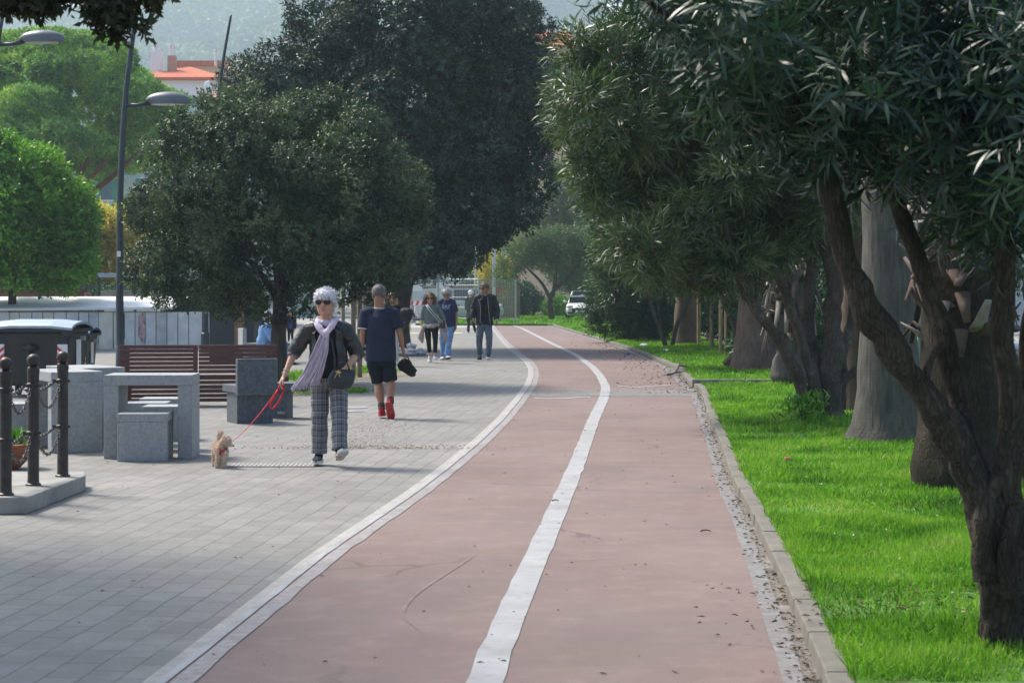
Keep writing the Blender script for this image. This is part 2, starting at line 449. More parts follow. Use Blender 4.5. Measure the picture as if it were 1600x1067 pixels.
m_kerb = mat('kerb_stone', (.17, .155, .125), .9, .25, 5, .5, 50, kind='World', col2=(.13, .125, .11))
S = 1500
o = MB().add([(-S, -60, -.03), (S, -60, -.03), (S, 1400, -.03), (-S, 1400, -.03)], [(0, 1, 2, 3)]).build('ground', ground_mat()); tag(o, kind='structure')
# paved promenade
m_pav = paver_mat()
a = [(-30, y) for y in YS]; b_ = [(LEs(y)-.06, y) for y in YS]
strip('pavement', a, b_, 0, m_pav)
strip('path_edge_stone', [(LEs(y)-.06, y) for y in YS], [(LEs(y)+.0, y) for y in YS], .004, mat('edge_stone', (.36, .35, .32), .9, .2, 6, .3, kind='World'))
m_path = path_mat()
strip('cycle_path', [(LEs(y), y) for y in YS], [(REs(y)+.02, y) for y in YS], .006, m_path)
strip('gutter', [(REs(y)+.02, y) for y in YS], [(KEs(y)+.03, y) for y in YS], .005, mat('gutter_asphalt', (.20, .185, .17), .9, .35, 5, .4, kind='World', col2=(.08, .07, .06)))
pm1, pm2 = paint_mat(.35), paint_mat(.85)
def jit(y, k, a): return a*noise.noise(Vector((y*2.3, k, 0)))
strip('centre_line', [(CE(y)-.075+jit(y, 1, .018), y) for y in YS], [(CE(y)+.075+jit(y, 5, .018), y) for y in YS], .010, pm1)
strip('left_edge_line', [(LEs(y)+.003, y) for y in YS], [(LEs(y)+.048+jit(y, 9, .01), y) for y in YS], .010, pm1)
strip('left_inner_line', [(LEs(y)+.062+jit(y, 13, .006), y) for y in YS], [(LEs(y)+.15+jit(y, 17, .02), y) for y in YS], .010, paint_mat(1.1, (.22, .17, .155), .75))
strip('right_edge_line', [(REs(y)-.03+jit(y, 21, .012), y) for y in YS], [(REs(y)+.065+jit(y, 27, .025), y) for y in YS], .010, paint_mat(1.35, (.15, .135, .125), .62))
# paver band across the path
yb0, yb1 = G(0, 620).y, G(0, 610.5).y
bandY = list(np.linspace(yb0, yb1, 6))
strip('crossing_band', [(LEs(y)+.16, y) for y in bandY], [(REs(y)-.04, y) for y in bandY], .0095, paver_mat('band_pavers', R(90), .2, .72, .8))
bandL = list(np.linspace(yb0, yb1, 4))
strip('crossing_line', [(CE(y)-.075, y) for y in bandL], [(CE(y)+.075, y) for y in bandL], .0145, pm1)
def road_stripe(px0, py, px1, w=.07):
    q = [G(px0+(px1-px0)*t, py+1.2*math.sin(t*5)) for t in np.linspace(0, 1, 9)]
    strip('worn_stripe', [(p.x, p.y-w) for p in q], [(p.x, p.y+w) for p in q], .0105, pm2)
road_stripe(835, 622.5, 923, .13); road_stripe(965, 604, 1048, .13)
# tyre marks curving over the red surface
mk = mat('rubber_mark', (.215, .15, .135), .9, .2, 8, .1, kind='World')
def mark(pts, w):
    fn = [G(*p) for p in pts]; q = limb(MB(), [tuple(p) for p in fn], .1, .1, 4)
    L_, R_ = [], []
    for i, p in enumerate(q):
        t = (q[min(i+1, len(q)-1)]-q[max(i-1, 0)]).normalized(); s = Vector((-t.y, t.x, 0))*w*(.4+.6*math.sin(math.pi*i/(len(q)-1)))
        L_.append((p.x+s.x, p.y+s.y)); R_.append((p.x-s.x, p.y-s.y))
    strip('tyre_mark', L_, R_, .0085, mk)
mark([(736, 874), (690, 903), (650, 930), (630, 955), (634, 968), (652, 985)], .012)
# kerb of individual stones beside the lawn: one long structure
mbk = MB(); y = -4.0; k = 0
while y < 91:
    ln = .9 if y < 60 else 2; g = .012; y1 = y+ln-g
    x0, x1 = KEs(y), KEs(y1); h = .078+.012*noise.noise(Vector((y, 3, 0))); wv = .115; dx = .012*noise.noise(Vector((y*3, 8, 0)))
    if 27.5 < y < 29.6: wv = .10
    mbk.add([(x0+dx, y, -.02), (x0+wv+dx, y, -.02), (x1+wv+dx, y1, -.02), (x1+dx, y1, -.02), (x0+dx+.006, y, h), (x0+wv+dx, y, h), (x1+wv+dx, y1, h), (x1+dx+.006, y1, h)],
            [(3, 2, 1, 0), (4, 5, 6, 7), (0, 1, 5, 4), (1, 2, 6, 5), (2, 3, 7, 6), (3, 0, 4, 7)])
    y += ln; k += 1
tag(mbk.build('kerb', m_kerb, bevel=.008), kind='structure')
mbk = MB(); c0 = G(1080, 603, .03); x = c0.x
for i in range(3):
    mbk.box((x+.45, c0.y, .06), (.88, .12, .16)); x += .9
tag(mbk.build('cross_kerb', mat('cross_kerb_stone', (.2, .2, .19), .9, .3, 5, .4, kind='World'), bevel=.01), kind='structure')
# lawn
def lawn_z(x, y): return .075+.02*noise.noise(Vector((x*.6, y*.4, 0)))+.012*noise.noise(Vector((x*2, y*2, 4)))
def lawn_mat():
    m, n, b = newmat('lawn_soil'); v = coords(n, 'World')
    c = mix(n, ramp(n, nz(n, v, 1.2, 5), .35, .65), (.06, .14, .02), (.10, .22, .03))
    c = mix(n, ramp(n, nz(n, v, 2.3, 5, .65), .60, .70, 0, .9), c, (.10, .075, .045))
    n.links.new(c, b.inputs['Base Color']); b.inputs['Roughness'].default_value = 1; bump(n, b, nz(n, v, 40, 4), .5, .02); return m
lm = lawn_mat()
vs = []; fs = []; ny = len(YS); nx = 22
LAWN_R = 6.1
for y in YS:
    x0 = KEs(y)+.11
    for i in range(nx):
        x = x0+(LAWN_R-x0)*(i/(nx-1)); vs.append((x, y, lawn_z(x, y) if i else .07))
for j in range(ny-1):
    for i in range(nx-1): fs.append((j*nx+i, j*nx+i+1, (j+1)*nx+i+1, (j+1)*nx+i))
mb = MB(); mb.add(vs, fs); tag(mb.build('lawn', lm, smooth=True), kind='structure')
mb = MB(); mb.prism([(-4.5, 89.5), (1.6, 88.6), (3, 86), (6.1, 86), (9, 130), (-2.5, 130)], -.02, .10); tag(mb.build('far_lawn', lm), kind='structure')
mb = MB(); mb.prism([(-30, 96), (-4.5, 89.5), (-2.5, 130), (-30, 130)], -.02, .012); tag(mb.build('far_road', mat('road_grey', (.3, .3, .29), .9, .1, 1, .2, kind='World')), kind='structure')
# road on the right beyond the lawn, with kerb and yellow-ish line
m_road = mat('asphalt', (.10, .10, .10), .9, .2, 2, .4, 60, kind='World')
mb = MB(); mb.prism([(6.25, -6), (14, -6), (14, 140), (6.25, 140)], -.02, .003); tag(mb.build('road', m_road), kind='structure')
mb = MB(); mb.box((6.17, 60, .04), (.15, 130, .14)); tag(mb.build('road_kerb', m_kerb), kind='structure')
mb = MB(); mb.prism([(6.45, -6), (6.57, -6), (6.57, 140), (6.45, 140)], .004, .0075); tag(mb.build('road_line', pm1), kind='structure')
mb = MB(); mb.prism([(14, -6), (20, -6), (20, 140), (14, 140)], -.02, .12); tag(mb.build('far_pavement', m_concrete), kind='structure')
# yellow line and pale kerb far back on the left of the path
mb = MB(); p, q = G(560, 522.5), G(722, 521); mb.prism([(p.x, p.y), (q.x, q.y), (q.x, q.y+1.1), (p.x, p.y+1.3)], .0, .008); tag(mb.build('yellow_line', mat('yellow_paint', (.62, .55, .25), .8, .2, 4, 0, kind='World')), kind='structure')
p, q = G(480, 512), G(768, 512)
mb = MB(); mb.prism([(p.x, p.y), (q.x, q.y), (q.x, q.y+9), (p.x, p.y+11)], -.01, .005); tag(mb.build('far_promenade', mat('pale_paving', (.40, .37, .33), .9, .1, 1, .2, kind='World')), kind='structure')
# earth patches round the little trees on the left
def patch(name, px, py, rx, ry, m, z=.006, n=26, seed=0):
    c = G(px, py); mb = MB(); pts = []
    for k in range(n):
        a = 2*math.pi*k/n; q = 1+.35*noise.noise(Vector((math.cos(a)*1.3+seed, math.sin(a)*1.3, seed)))
        pts.append((c.x+rx*math.cos(a)*q, c.y+ry*math.sin(a)*q, z))
    mb.add(pts, [tuple(range(n))]); return tag(mb.build(name, m), kind='structure')
m_dirt = mat('dirt', (.20, .17, .13), 1, .3, 4, .6, kind='World')
patch('tree_pit', 455, 606, 1.1, 2.4, m_dirt, seed=2)
patch('tree_pit', 560, 586, .9, 1.9, m_dirt, seed=5)
# drain grate
c = G(427, 727); mbg = MB(); mbg.box((c.x, c.y, .001), (.80, .34, .012)); g = mbg.build('drain_grate', mat('grate_dark', (.16, .155, .145), .7, .1, 8, .1))
tag(g, 'pale slotted drain grate set flush in the pavers beside the woman with the dog', 'drain grate')
mbs = MB()
for i in range(19):
    for j in range(2):
        mbs.box((c.x-.37+i*.041, c.y-.075+j*.15, .006), (.018, .12, .006))
mbs.build('grate_bars', mat('grate_bars', (.45, .45, .44), .6, .1, 8, .1), g)
for (px, py, wv, ry, s) in ((430, 655, .30, .10, 1), (545, 643, .25, .10, 4), (552, 637, .22, .2, 7)):
    patch('worn_paint_patch', px, py, wv, ry, pm1, .007, 9, s)
# ------------------------------------------------------------------ grass
def grass_np(n, area, L, W, zf=lawn_z, keep=None, lean=.5):
    x = rng.uniform(area[0], area[1], n); y = rng.uniform(area[2], area[3], n)
    if keep is not None:
        k = keep(x, y); x, y = x[k], y[k]
    n = len(x); z = np.array([zf(a, b) for a, b in zip(x, y)])
    pos = np.stack([x, y, z-.005], 1)
    d = unit(np.stack([rng.normal(size=n)*lean, rng.normal(size=n)*lean, np.ones(n)], 1))
    f = (.45+rng.random(n))*(1+.8*np.array([noise.noise(Vector((a*1.7, b*1.7, 9))) for a, b in zip(x, y)]))
    return leaves_np(pos, d, rdir(n), L*f, W*(.7+.6*rng.random(n)), 1, .25, .1)
KX = np.array([KEs(y) for y in np.linspace(4, 92, 300)]); KYs = np.linspace(4, 92, 300)
def bare(x, y):
    return np.array([noise.noise(Vector((a*1.1, b*.9, 2.5))) for a, b in zip(x, y)])
def onlawn(x, y):
    k = (x > np.interp(y, KYs, KX)+.10) & (x < LAWN_R)
    r = rng.random(len(x)); bb_ = bare(x, y); d0 = np.hypot((x-2.0)/.9, (y-9.35)/.55); return k & ~((d0 < 1) & (r < .75)) & ~((bb_ > .24) & (r < .7)) & ~((bb_ < -.1) & (r < .25))
gm = leafmat('grass_blades', [(.035, .085, .014), (.07, .17, .018), (.12, .26, .025), (.17, .33, .035), (.24, .38, .06), (.32, .36, .12)], .3, .6, .25, 1.1)
parts = []
for n, ar, L, W in ((120000, (1.0, 3.6, 7.5, 13), .055, .007), (90000, (1.0, 5.0, 13, 20), .06, .010), (70000, (1.2, 6.1, 20, 34), .065, .016), (45000, (1.0, 6.1, 34, 60), .07, .028), (20000, (.5, 6.1, 60, 90), .08, .05)):
    parts.append(grass_np(n, ar, L, W, keep=onlawn))
V = []; Q = []; o_ = 0
for v_, q_ in parts: V.append(v_); Q.append(q_+o_); o_ += len(v_)
tag(link('grass', npmesh('grass', np.concatenate(V), np.concatenate(Q), gm)), 'bright green short grass of the lawn beside the red path', 'grass', kind='stuff')
v_, q_ = grass_np(14000, (-4.5, 6.5, 88.8, 112), .12, .08, zf=lambda a, b: .1, keep=lambda x, y: (x > -4.3+(y-89)*.05) & ~((x > 1) & (y < 89.2)))
tag(link('far_grass', npmesh('far_grass', v_, q_, gm)), 'sunlit green grass strip beyond the far bend of the red path', 'grass', kind='stuff')
# taller tufts at the kerb edge
v_, q_ = grass_np(9000, (.6, 3, 7.5, 40), .07, .008, keep=lambda x, y: np.abs(x-np.interp(y, KYs, KX)-.14) < .06)
tag(link('kerb_grass', npmesh('kerb_grass', v_, q_, gm)), 'grass blades spilling over the kerb of the lawn', 'grass', kind='stuff')
def weeds(px, py, rx, ry, n, L, label, z=0.0):
    c = G(px, py); k = rng.normal(size=(n, 2))*.45
    x = c.x+k[:, 0]*rx; y = c.y+k[:, 1]*ry
    pos = np.stack([x, y, np.full(n, z)], 1); d = unit(np.stack([rng.normal(size=n)*.5, rng.normal(size=n)*.5, np.ones(n)], 1))
    v, q = leaves_np(pos, d, rdir(n), L*(.5+rng.random(n)), .02*(.6+rng.random(n)), 1, .2)
    tag(link('weeds', npmesh('weeds', v, q, gm)), label, 'weeds', kind='stuff')
weeds(470, 590, .9, 1.6, 1800, .10, 'green weeds round the foot of the round tree')
weeds(575, 581, .6, 1.0, 1500, .10, 'green weeds behind the man in the polo shirt')
weeds(490, 613, .4, .8, 500, .08, 'weeds growing between pavers behind the woman')
weeds(552, 613, .25, .3, 350, .07, 'small tuft of weeds on the pavers')
# leaf litter along the gutter
def litter(n, fx, ylo, yhi, L, seed, m, name, label, z=.011):
    g = np.random.default_rng(seed); y = ylo+(yhi-ylo)*g.random(n)**1.6
    x = np.array([fx(a, g) for a in y]); pos = np.stack([x, y, np.full(n, z)], 1)
    d = np.stack([g.normal(size=n), g.normal(size=n), .25*g.random(n)], 1); nr = np.stack([g.normal(size=n)*.4, g.normal(size=n)*.4, np.ones(n)], 1)
    v, q = leaves_np(pos, d, nr, L*(.4+g.random(n)), L*.4*(.4+g.random(n)), 1, .1)
    tag(link(name, npmesh(name, v, q, m)), label, 'leaf litter', kind='stuff')
dm = leafmat('dead_leaves', [(.05, .03, .02), (.10, .06, .035), (.16, .10, .05)], .1, .9, .2, 2)
litter(1150, lambda y, g: KEs(y)-abs(g.normal())*.055-.005, 7, 50, .035, 3, dm, 'dead_leaves', 'brown leaf litter lying in the gutter along the kerb')
litter(500, lambda y, g: KEs(y)+.03-abs(g.normal())*.5, 30, 60, .06, 4, dm, 'scattered_leaves', 'dark twigs and leaves scattered on the far path by the lawn')
litter(150, lambda y, g: REs(y)-g.random()*2.5, 8, 40, .03, 5, dm, 'path_leaves', 'few dry leaves and twigs scattered over the red path')
litter(260, lambda y, g: LEs(y)-.2-g.random()*5, 9, 45, .03, 6, dm, 'pavement_leaves', 'few dry leaves scattered over the grey pavers')
litter(800, lambda y, g: LEs(y)-1.3+g.normal()*.25, 19.5, 24, .02, 8, dm, 'leaf_crumbs', 'brown leaf crumbs on the pavers in front of the walking man')
litter(320, lambda y, g: KEs(y)+.4+g.random()*3.5, 9, 28, .03, 9, leafmat('pale_petals', [(.5, .55, .5), (.7, .7, .68)], .1, .8), 'fallen_petals', 'tiny pale petals lying in the green lawn', .10)
litter(700, lambda y, g: G(610, 700).x+g.normal()*.5, G(0, 703).y, G(0, 697).y, .022, 18, dm, 'leaf_crumbs', 'brown line of leaf crumbs on the pavers right of the woman with the dog')
litter(160, lambda y, g: G(470, 700).x+g.normal()*.5, G(0, 703).y, G(0, 698).y, .022, 19, dm, 'leaf_crumbs', 'brown leaf crumbs on the pavers behind the woman with the dog')
litter(500, lambda y, g: 2.1+g.normal()*.45, 8.7, 10.1, .045, 28, dm, 'leaf_litter', 'brown dead leaves in the thin grass at the foot of the nearest oleander', .085)
litter(700, lambda y, g: 3.2+g.random()*2.6, 12, 34, .05, 29, dm, 'leaf_litter', 'brown dead leaves lying on the lawn under the palms', .095)
# ------------------------------------------------------------------ trees
m_bark = mat('bark_dark', (.085, .07, .055), .95, .4, 9, .8, 30, sc3=(1, 1, .3), col2=(.03, .026, .022))
def barkmat(name, c1, c2, s=1.0):
    m, n, b = newmat(name); v = coords(n, 'Object', (1, 1, .28))
    vo = n.nodes.new('ShaderNodeTexVoronoi'); vo.feature = 'DISTANCE_TO_EDGE'; vo.inputs['Scale'].default_value = 44*s
    wn = n.nodes.new('ShaderNodeTexNoise'); wn.inputs['Scale'].default_value = 9*s; wn.inputs['Detail'].default_value = 5; n.links.new(v, wn.inputs['Vector'])
    vm = n.nodes.new('ShaderNodeVectorMath'); vm.operation = 'MULTIPLY_ADD'; vm.inputs[1].default_value = (.16, .16, .16); n.links.new(wn.outputs['Color'], vm.inputs[0]); n.links.new(v, vm.inputs[2]); n.links.new(vm.outputs[0], vo.inputs['Vector'])
    big = nz(n, coords(n, 'Object'), 3.2*s, 6, .65); fine = nz(n, v, 70*s, 5, .7)
    c = mix(n, ramp(n, big, .36, .64), c1, c2); c = mix(n, ramp(n, fine, .4, .75, 0, .6), c, tuple(x*.45 for x in c1))
    c = mix(n, ramp(n, vo.outputs['Distance'], 0, .12, .42, 0), c, tuple(x*.35 for x in c1))
    c = mix(n, ramp(n, nz(n, coords(n, 'Object'), 7*s, 4, .6), .62, .72, 0, .6), c, tuple(min(1, x*1.7) for x in c2))
    n.links.new(c, b.inputs['Base Color']); b.inputs['Roughness'].default_value = .95; b.inputs['Specular IOR Level'].default_value = .2
    h = math_(n, 'ADD', ramp(n, vo.outputs['Distance'], 0, .14), math_(n, 'MULTIPLY', fine, .6)); bump(n, b, h, .8, .012); return m
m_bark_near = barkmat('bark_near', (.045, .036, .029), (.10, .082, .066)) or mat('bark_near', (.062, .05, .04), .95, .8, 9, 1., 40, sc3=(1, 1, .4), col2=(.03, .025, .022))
m_bark_g = barkmat('bark_grey', (.085, .07, .056), (.19, .16, .13), 1.0)
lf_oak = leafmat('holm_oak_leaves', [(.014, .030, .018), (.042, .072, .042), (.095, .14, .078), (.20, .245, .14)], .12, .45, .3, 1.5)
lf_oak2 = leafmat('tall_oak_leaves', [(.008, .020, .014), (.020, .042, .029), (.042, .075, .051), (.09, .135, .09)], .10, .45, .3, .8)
lf_ole = leafmat('oleander_leaves', [(.022, .042, .016), (.045, .078, .026), (.08, .12, .042), (.17, .20, .085)], .2, .35, .6, 1.0)
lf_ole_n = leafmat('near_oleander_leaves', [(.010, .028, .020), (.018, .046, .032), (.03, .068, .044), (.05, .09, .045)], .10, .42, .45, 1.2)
lf_ole_f = leafmat('far_oleander_leaves', [(.018, .045, .02), (.03, .07, .03), (.05, .10, .04), (.09, .13, .05)], .25, .45, .5, .7)
lf_pine = leafmat('pine_needles', [(.05, .12, .035), (.11, .23, .05), (.22, .38, .06), (.42, .52, .10)], .25, .6, .3, .45)
lf_green = leafmat('fresh_green_leaves', [(.035, .11, .015), (.08, .22, .022), (.16, .34, .03), (.28, .44, .05)], .2, .5, .4, .5)
lf_yel = leafmat('yellow_leaves', [(.30, .24, .06), (.44, .34, .09), (.56, .43, .14), (.30, .32, .12)], .4, .6, .3, .4)
lf_olive = leafmat('olive_leaves', [(.05, .085, .04), (.08, .125, .06), (.13, .17, .08), (.22, .24, .09)], .25, .5, .4, .35)
lf_bush = leafmat('dark_bush_leaves', [(.012, .045, .022), (.022, .075, .035), (.04, .105, .05)], .2, .5, .4, .6)
def sprays(bl, c, r, n, rr, seed, lo=1.0, hi=1.14, zlo=-.6):
    g = np.random.default_rng(seed)
    while n > 0:
        d = g.normal(size=3); d /= np.linalg.norm(d)
        if d[2] < zlo: continue
        k = lo+(hi-lo)*g.random(); s_ = rr*(.6+.8*g.random()); bl.append([c[0]+d[0]*r[0]*k, c[1]+d[1]*r[1]*k, c[2]+d[2]*r[2]*k, s_, s_, s_*1.3]); n -= 1
def canopy(name, V, Q, m, parent): return link(name, npmesh(name, V, Q, m), parent)
def crown_tree(name, label, cat, base, trunks, blobs, ntw, per, L, W, lm, bark=m_bark, group=None, rough=0, **kw):
    t = thing(name, label, cat, base, 0, group)
    if trunks:
        mb = MB()
        for pts, r0, r1 in trunks: limb(mb, pts, r0, r1, 9 if not rough else 22, .12, 5 if not rough else 12, rough)
        mb.build('trunk', bark, t, smooth=True)
    V, Q = foliage(blobs, ntw, per, L, W, **kw)
    canopy('crown', V, Q, lm, t)
    return t
def loc(base, px, py, dy=0):
    """local vector from a tree's base to the point seen at px,py, dy metres behind the base"""
    q = P(px, py, base.y+dy); return q-base
# -- round holm oak in front of the shed
B = G(437, 600)
s = F/B.y
c = loc(B, 425, 318)
bl = lumps((c.x+.05, 0, c.z+.05), (2.3, 2.1, 1.75), 50, .42, -.95, 1.0, 3, .30, 1.02)
sprays(bl, (c.x+.05, 0, c.z+.05), (2.3, 2.0, 1.7), 70, .15, 91)
for (px, py, r) in ((455, 190, .42), (570, 210, .38), (500, 205, .4), (630, 290, .40), (640, 340, .35), (300, 235, .45), (345, 215, .45), (250, 330, .5), (235, 420, .42), (260, 445, .35), (400, 210, .5), (600, 400, .45), (590, 450, .3), (350, 455, .42), (300, 440, .4), (520, 440, .4), (430, 475, .32), (385, 470, .3), (480, 465, .28)):
    q = loc(B, px, py, rnd.uniform(-.9, .6)); bl.append([q.x, q.y, q.z, r, r, r])
tr = [([(0, 0, 0), (-.02, 0, .8), (.02, 0, 1.5), (.1, .05, 2.2)], .15, .10)]
for (x, y, z) in ((-1.6, -.4, 2.9), (1.7, -.3, 2.8), (.5, -.9, 3.7), (-.6, .8, 3.8), (.9, 1.0, 3.2), (-1.2, .9, 2.5), (0, -1.2, 2.6)):
    tr.append(([(0, 0, 1.35), (x*.35, y*.35, 1.35+(z-1.35)*.55), (x, y, z)], .06, .015))
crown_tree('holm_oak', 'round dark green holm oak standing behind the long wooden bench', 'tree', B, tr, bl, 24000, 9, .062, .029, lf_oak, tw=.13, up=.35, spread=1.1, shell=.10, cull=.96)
# -- tall holm oak behind
B = G(628, 547); s = F/B.y
c = loc(B, 640, 205)
bl = lumps((c.x, 0, c.z+.3), (3.6, 3.7, 3.8), 62, .78, -.8, 1.15, 5, .32, 1.02)
sprays(bl, (c.x, 0, c.z+.3), (3.55, 3.5, 3.8), 70, .32, 92, .98, 1.1)
for (px, py, r) in ((400, 160, .8), (380, 130, .55), (430, 120, .7), (470, 120, .6), (550, 70, .7), (600, 15, 1.0), (700, -25, 1.2), (780, 0, .9), (825, 55, .6), (840, 120, .5), (835, 200, .6), (835, 280, .5), (815, 330, .4), (765, 350, .5), (730, 330, .9), (720, 380, .6), (660, 370, .8), (600, 400, .6), (690, 250, 1.1), (760, 200, 1.1), (790, 110, 1.0), (700, 410, .35), (640, 410, .4), (560, 370, .7), (480, 220, .9), (620, 120, 1.2)):
    q = loc(B, px, py, rnd.uniform(-2.4, .5)); bl.append([q.x, q.y, q.z, r, r, r*1.1])
tr = [([(0, 0, -.05), (-.05, 0, .9), (.15, 0, 2.0), (.45, 0, 3.2), (.6, 0, 5)], .27, .17),
      ([(0, 0, .9), (-.5, .1, 2.2), (-1.3, .2, 4.0)], .2, .08)]
for (x, y, z) in ((2.6, -.8, 5.2), (-2.6, -.8, 6.2), (1, -2, 6.5), (-.6, 1.5, 7.5), (2, 1.2, 7.2)):
    tr.append(([(.35, 0, 2.6), (x*.4, y*.4, 2.6+(z-2.6)*.6), (x, y, z)], .12, .02))
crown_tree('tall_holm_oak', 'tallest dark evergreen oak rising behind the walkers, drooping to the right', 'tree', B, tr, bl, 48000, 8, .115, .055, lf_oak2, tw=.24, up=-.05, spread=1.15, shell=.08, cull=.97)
# rust-coloured dead sprays hanging in it
# -- umbrella pine far left
B = G(78, 500); B = Vector(((75-800)/F*92, 92, 0))
bl = []
g = np.random.default_rng(4)
for i in range(135):
    a = g.random()*6.283; q = g.random()**.5; rr = 9.0*q
    x, y = rr*math.cos(a), rr*math.sin(a)*.8
    zt = 14.0-5.6*q**2.4; z = zt-.5-abs(g.normal())*(.3+1.5*q)
    s_ = .6+.6*g.random(); z = max(z, 8.0+.5*g.random()); bl.append([x-.3, y, z, s_*1.2, s_*1.2, s_*.7])
tr = [([(0, 0, -.5), (.1, 0, 3), (-.1, 0, 6), (.2, 0, 8)], .42, .3)]
for (x, y, z) in ((3.4, -1.5, 8.0), (5.2, .5, 9.2), (-3.5, -1.2, 8.5), (-1.2, -2.2, 9.6), (1.8, -2.5, 9.8), (-4, 2, 9), (2, 2.5, 9.5)):
    tr.append(([(.0, 0, 5.6), (x*.45, y*.5, 6.1+(z-6)*.15), (x, y, z)], .22, .07))
m_bpine = mat('bark_pine', (.20, .09, .055), .95, .3, 4, .7, 12, sc3=(1, 1, .4))
crown_tree('umbrella_pine', 'broad sunlit umbrella pine far behind the shed on the left', 'tree', B, tr, bl, 36000, 8, .22, .07, lf_pine, m_bpine, tw=.12, up=.5, spread=1.25, shell=.05, cull=.97, droop=0)
# -- fresh green tree left
B = Vector(((20-800)/F*54, 54, 0))
c = (-.3, 0, 3.35)
bl = lumps(c, (2.15, 2.2, 2.3), 40, .5, -.9, .9, 8, .33, 1.0)
sprays(bl, c, (2.1, 2.1, 2.2), 45, .22, 93)
for (px, py, r) in ((110, 340, .6), (120, 400, .5), (60, 270, .6), (10, 260, .7), (90, 415, .4), (125, 415, .3)):
    q = loc(B, px, py, 0); bl.append([q.x, q.y, q.z, r, r, r])
crown_tree('leafy_tree', 'bright green leafy tree behind the shed at the far left edge', 'tree', B, [([(0, 0, 0), (0, 0, 2), (.2, 0, 4)], .15, .05)], bl, 13000, 8, .13, .07, lf_green, tw=.3, up=.3, shell=.2, cull=.8)
# -- yellow trees
for k, (px, Yd, ht, wd, lab) in enumerate(((165, 75, 5.2, 2.7, 'yellow autumn tree behind the shed between the green tree and the lamp post'),)):
    B = Vector(((px-800)/F*Yd, Yd, 0))
    bl = lumps((0, 0, ht*.6), (wd, 1.5, ht*.42), 22, .55, -.8, 1, 20+k)
    crown_tree('yellow_tree', lab, 'tree', B, [([(0, 0, 0), (.1, 0, 1.5), (0, 0, 3)], .1, .04)], bl, 7000, 7, .13, .06, lf_yel, tw=.35, up=.7, shell=.3, cull=.5)
lf_ygreen = leafmat('grey_green_leaves', [(.07, .10, .06), (.12, .15, .08), (.20, .20, .09)], .3, .6, .3, .4)
B = Vector(((262-800)/F*84, 84, 0))
crown_tree('grey_green_tree', 'dull grey green tree behind the yellow tree and left of the round oak', 'tree', B, [([(0, 0, 0), (0, 0, 4)], .14, .06)], lumps((0, 0, 4.2), (2.6, 1.8, 2.2), 20, .8, -.8, 1, 31), 6000, 7, .17, .08, lf_ygreen, tw=.35, up=.5, shell=.25)
B = Vector(((225-800)/F*68, 68, 0))
crown_tree('dark_shrub', 'low green shrub under the pale blue beam left of the round oak', 'shrub', B, None, lumps((0, 0, .9), (3.2, 1, 1.1), 14, .5, -.2, 1, 33), 3500, 7, .12, .05, lf_bush, tw=.25, up=.5)
# -- far backdrop trees right of centre
def bgtree(px, Yd, top, wpx, label, lm, seed, name='background_tree', cat='tree', group='trees closing the view behind the path', low=.5, L=.2, ntw=6000, up=.2, bark=m_bark):
    B = Vector(((px-800)/F*Yd, Yd, 0)); H = CH+(HZ-top)/F*Yd; Wd = wpx/F*Yd/2
    cz = (H+low)/2; rz_ = (H-low)/2
    return crown_tree(name, label, cat, B, [([(0, 0, 0), (.1, 0, cz*.8), (0, 0, H*.8)], .04*Wd+.1, .05)] if low > .3 else None,
        lumps((0, 0, cz), (Wd, Wd*.8, rz_), 26, min(Wd, rz_)*.36, -.95, 1, seed), ntw, 7, L, L*.42, lm, bark, group, tw=.45, up=up, shell=.2)
bgtree(560, 112, 250, 190, 'dark tree behind the fence left of the tall oak trunk', lf_bush, 41, low=2.3)
bgtree(680, 118, 270, 200, 'dark tree right behind the metal fence panels', lf_bush, 42, low=2.4)
bgtree(760, 125, 250, 170, 'dark tree behind the lamp post by the fence', lf_oak2, 43, low=1.6)
bgtree(898, 128, 230, 130, 'tall green tree closing the gap above the olive tree', lf_olive, 44, low=.2, ntw=9000)
bgtree(980, 120, 200, 190, 'dark green tree behind the bushes right of the path bend', lf_ole_f, 45, low=.4)
bgtree(1090, 100, 190, 220, 'dark tree across the road behind the staked saplings', lf_bush, 46, low=.4)
bgtree(1230, 84, 150, 260, 'dark tree across the road behind the grey palm trunks', lf_bush, 47, low=.4)
bgtree(1380, 76, 60, 300, 'dark tree across the road behind the large palm trunk', lf_bush, 48, low=2.2)
bgtree(1560, 66, 40, 330, 'dark tree across the road at the right edge', lf_bush, 49, low=1.2)
bgtree(660, 108, 395, 70, 'small yellowing tree hanging over the metal fence', lf_olive, 50, name='yellowing_tree', low=2.2, L=.15, ntw=1500)
bgtree(772, 102, 395, 50, 'small yellow bush beside the white portal post', lf_yel, 51, name='yellow_bush', cat='bush', low=1.2, L=.13, ntw=1500)
for k, (x_, y_, lab) in enumerate(((6.9, 43, 'dark roadside bush behind the large palm trunk'), (6.7, 51, 'dark roadside bush behind the knotted oleander trunks'), (7.0, 58, 'dark roadside bush behind the young bulb palm'), (6.8, 67, 'dark roadside bush behind the wooden stakes'), (6.9, 78, 'dark roadside bush farthest along the lawn'))):
    crown_tree('roadside_bush', lab, 'bush', Vector((x_, y_, 0)), None, lumps((0, 0, 1.2), (1.5, 2.6, 1.5), 16, .6, -.4, 1, 80+k), 3000, 7, .15, .06, lf_bush, group='bushes along the road edge', tw=.3)
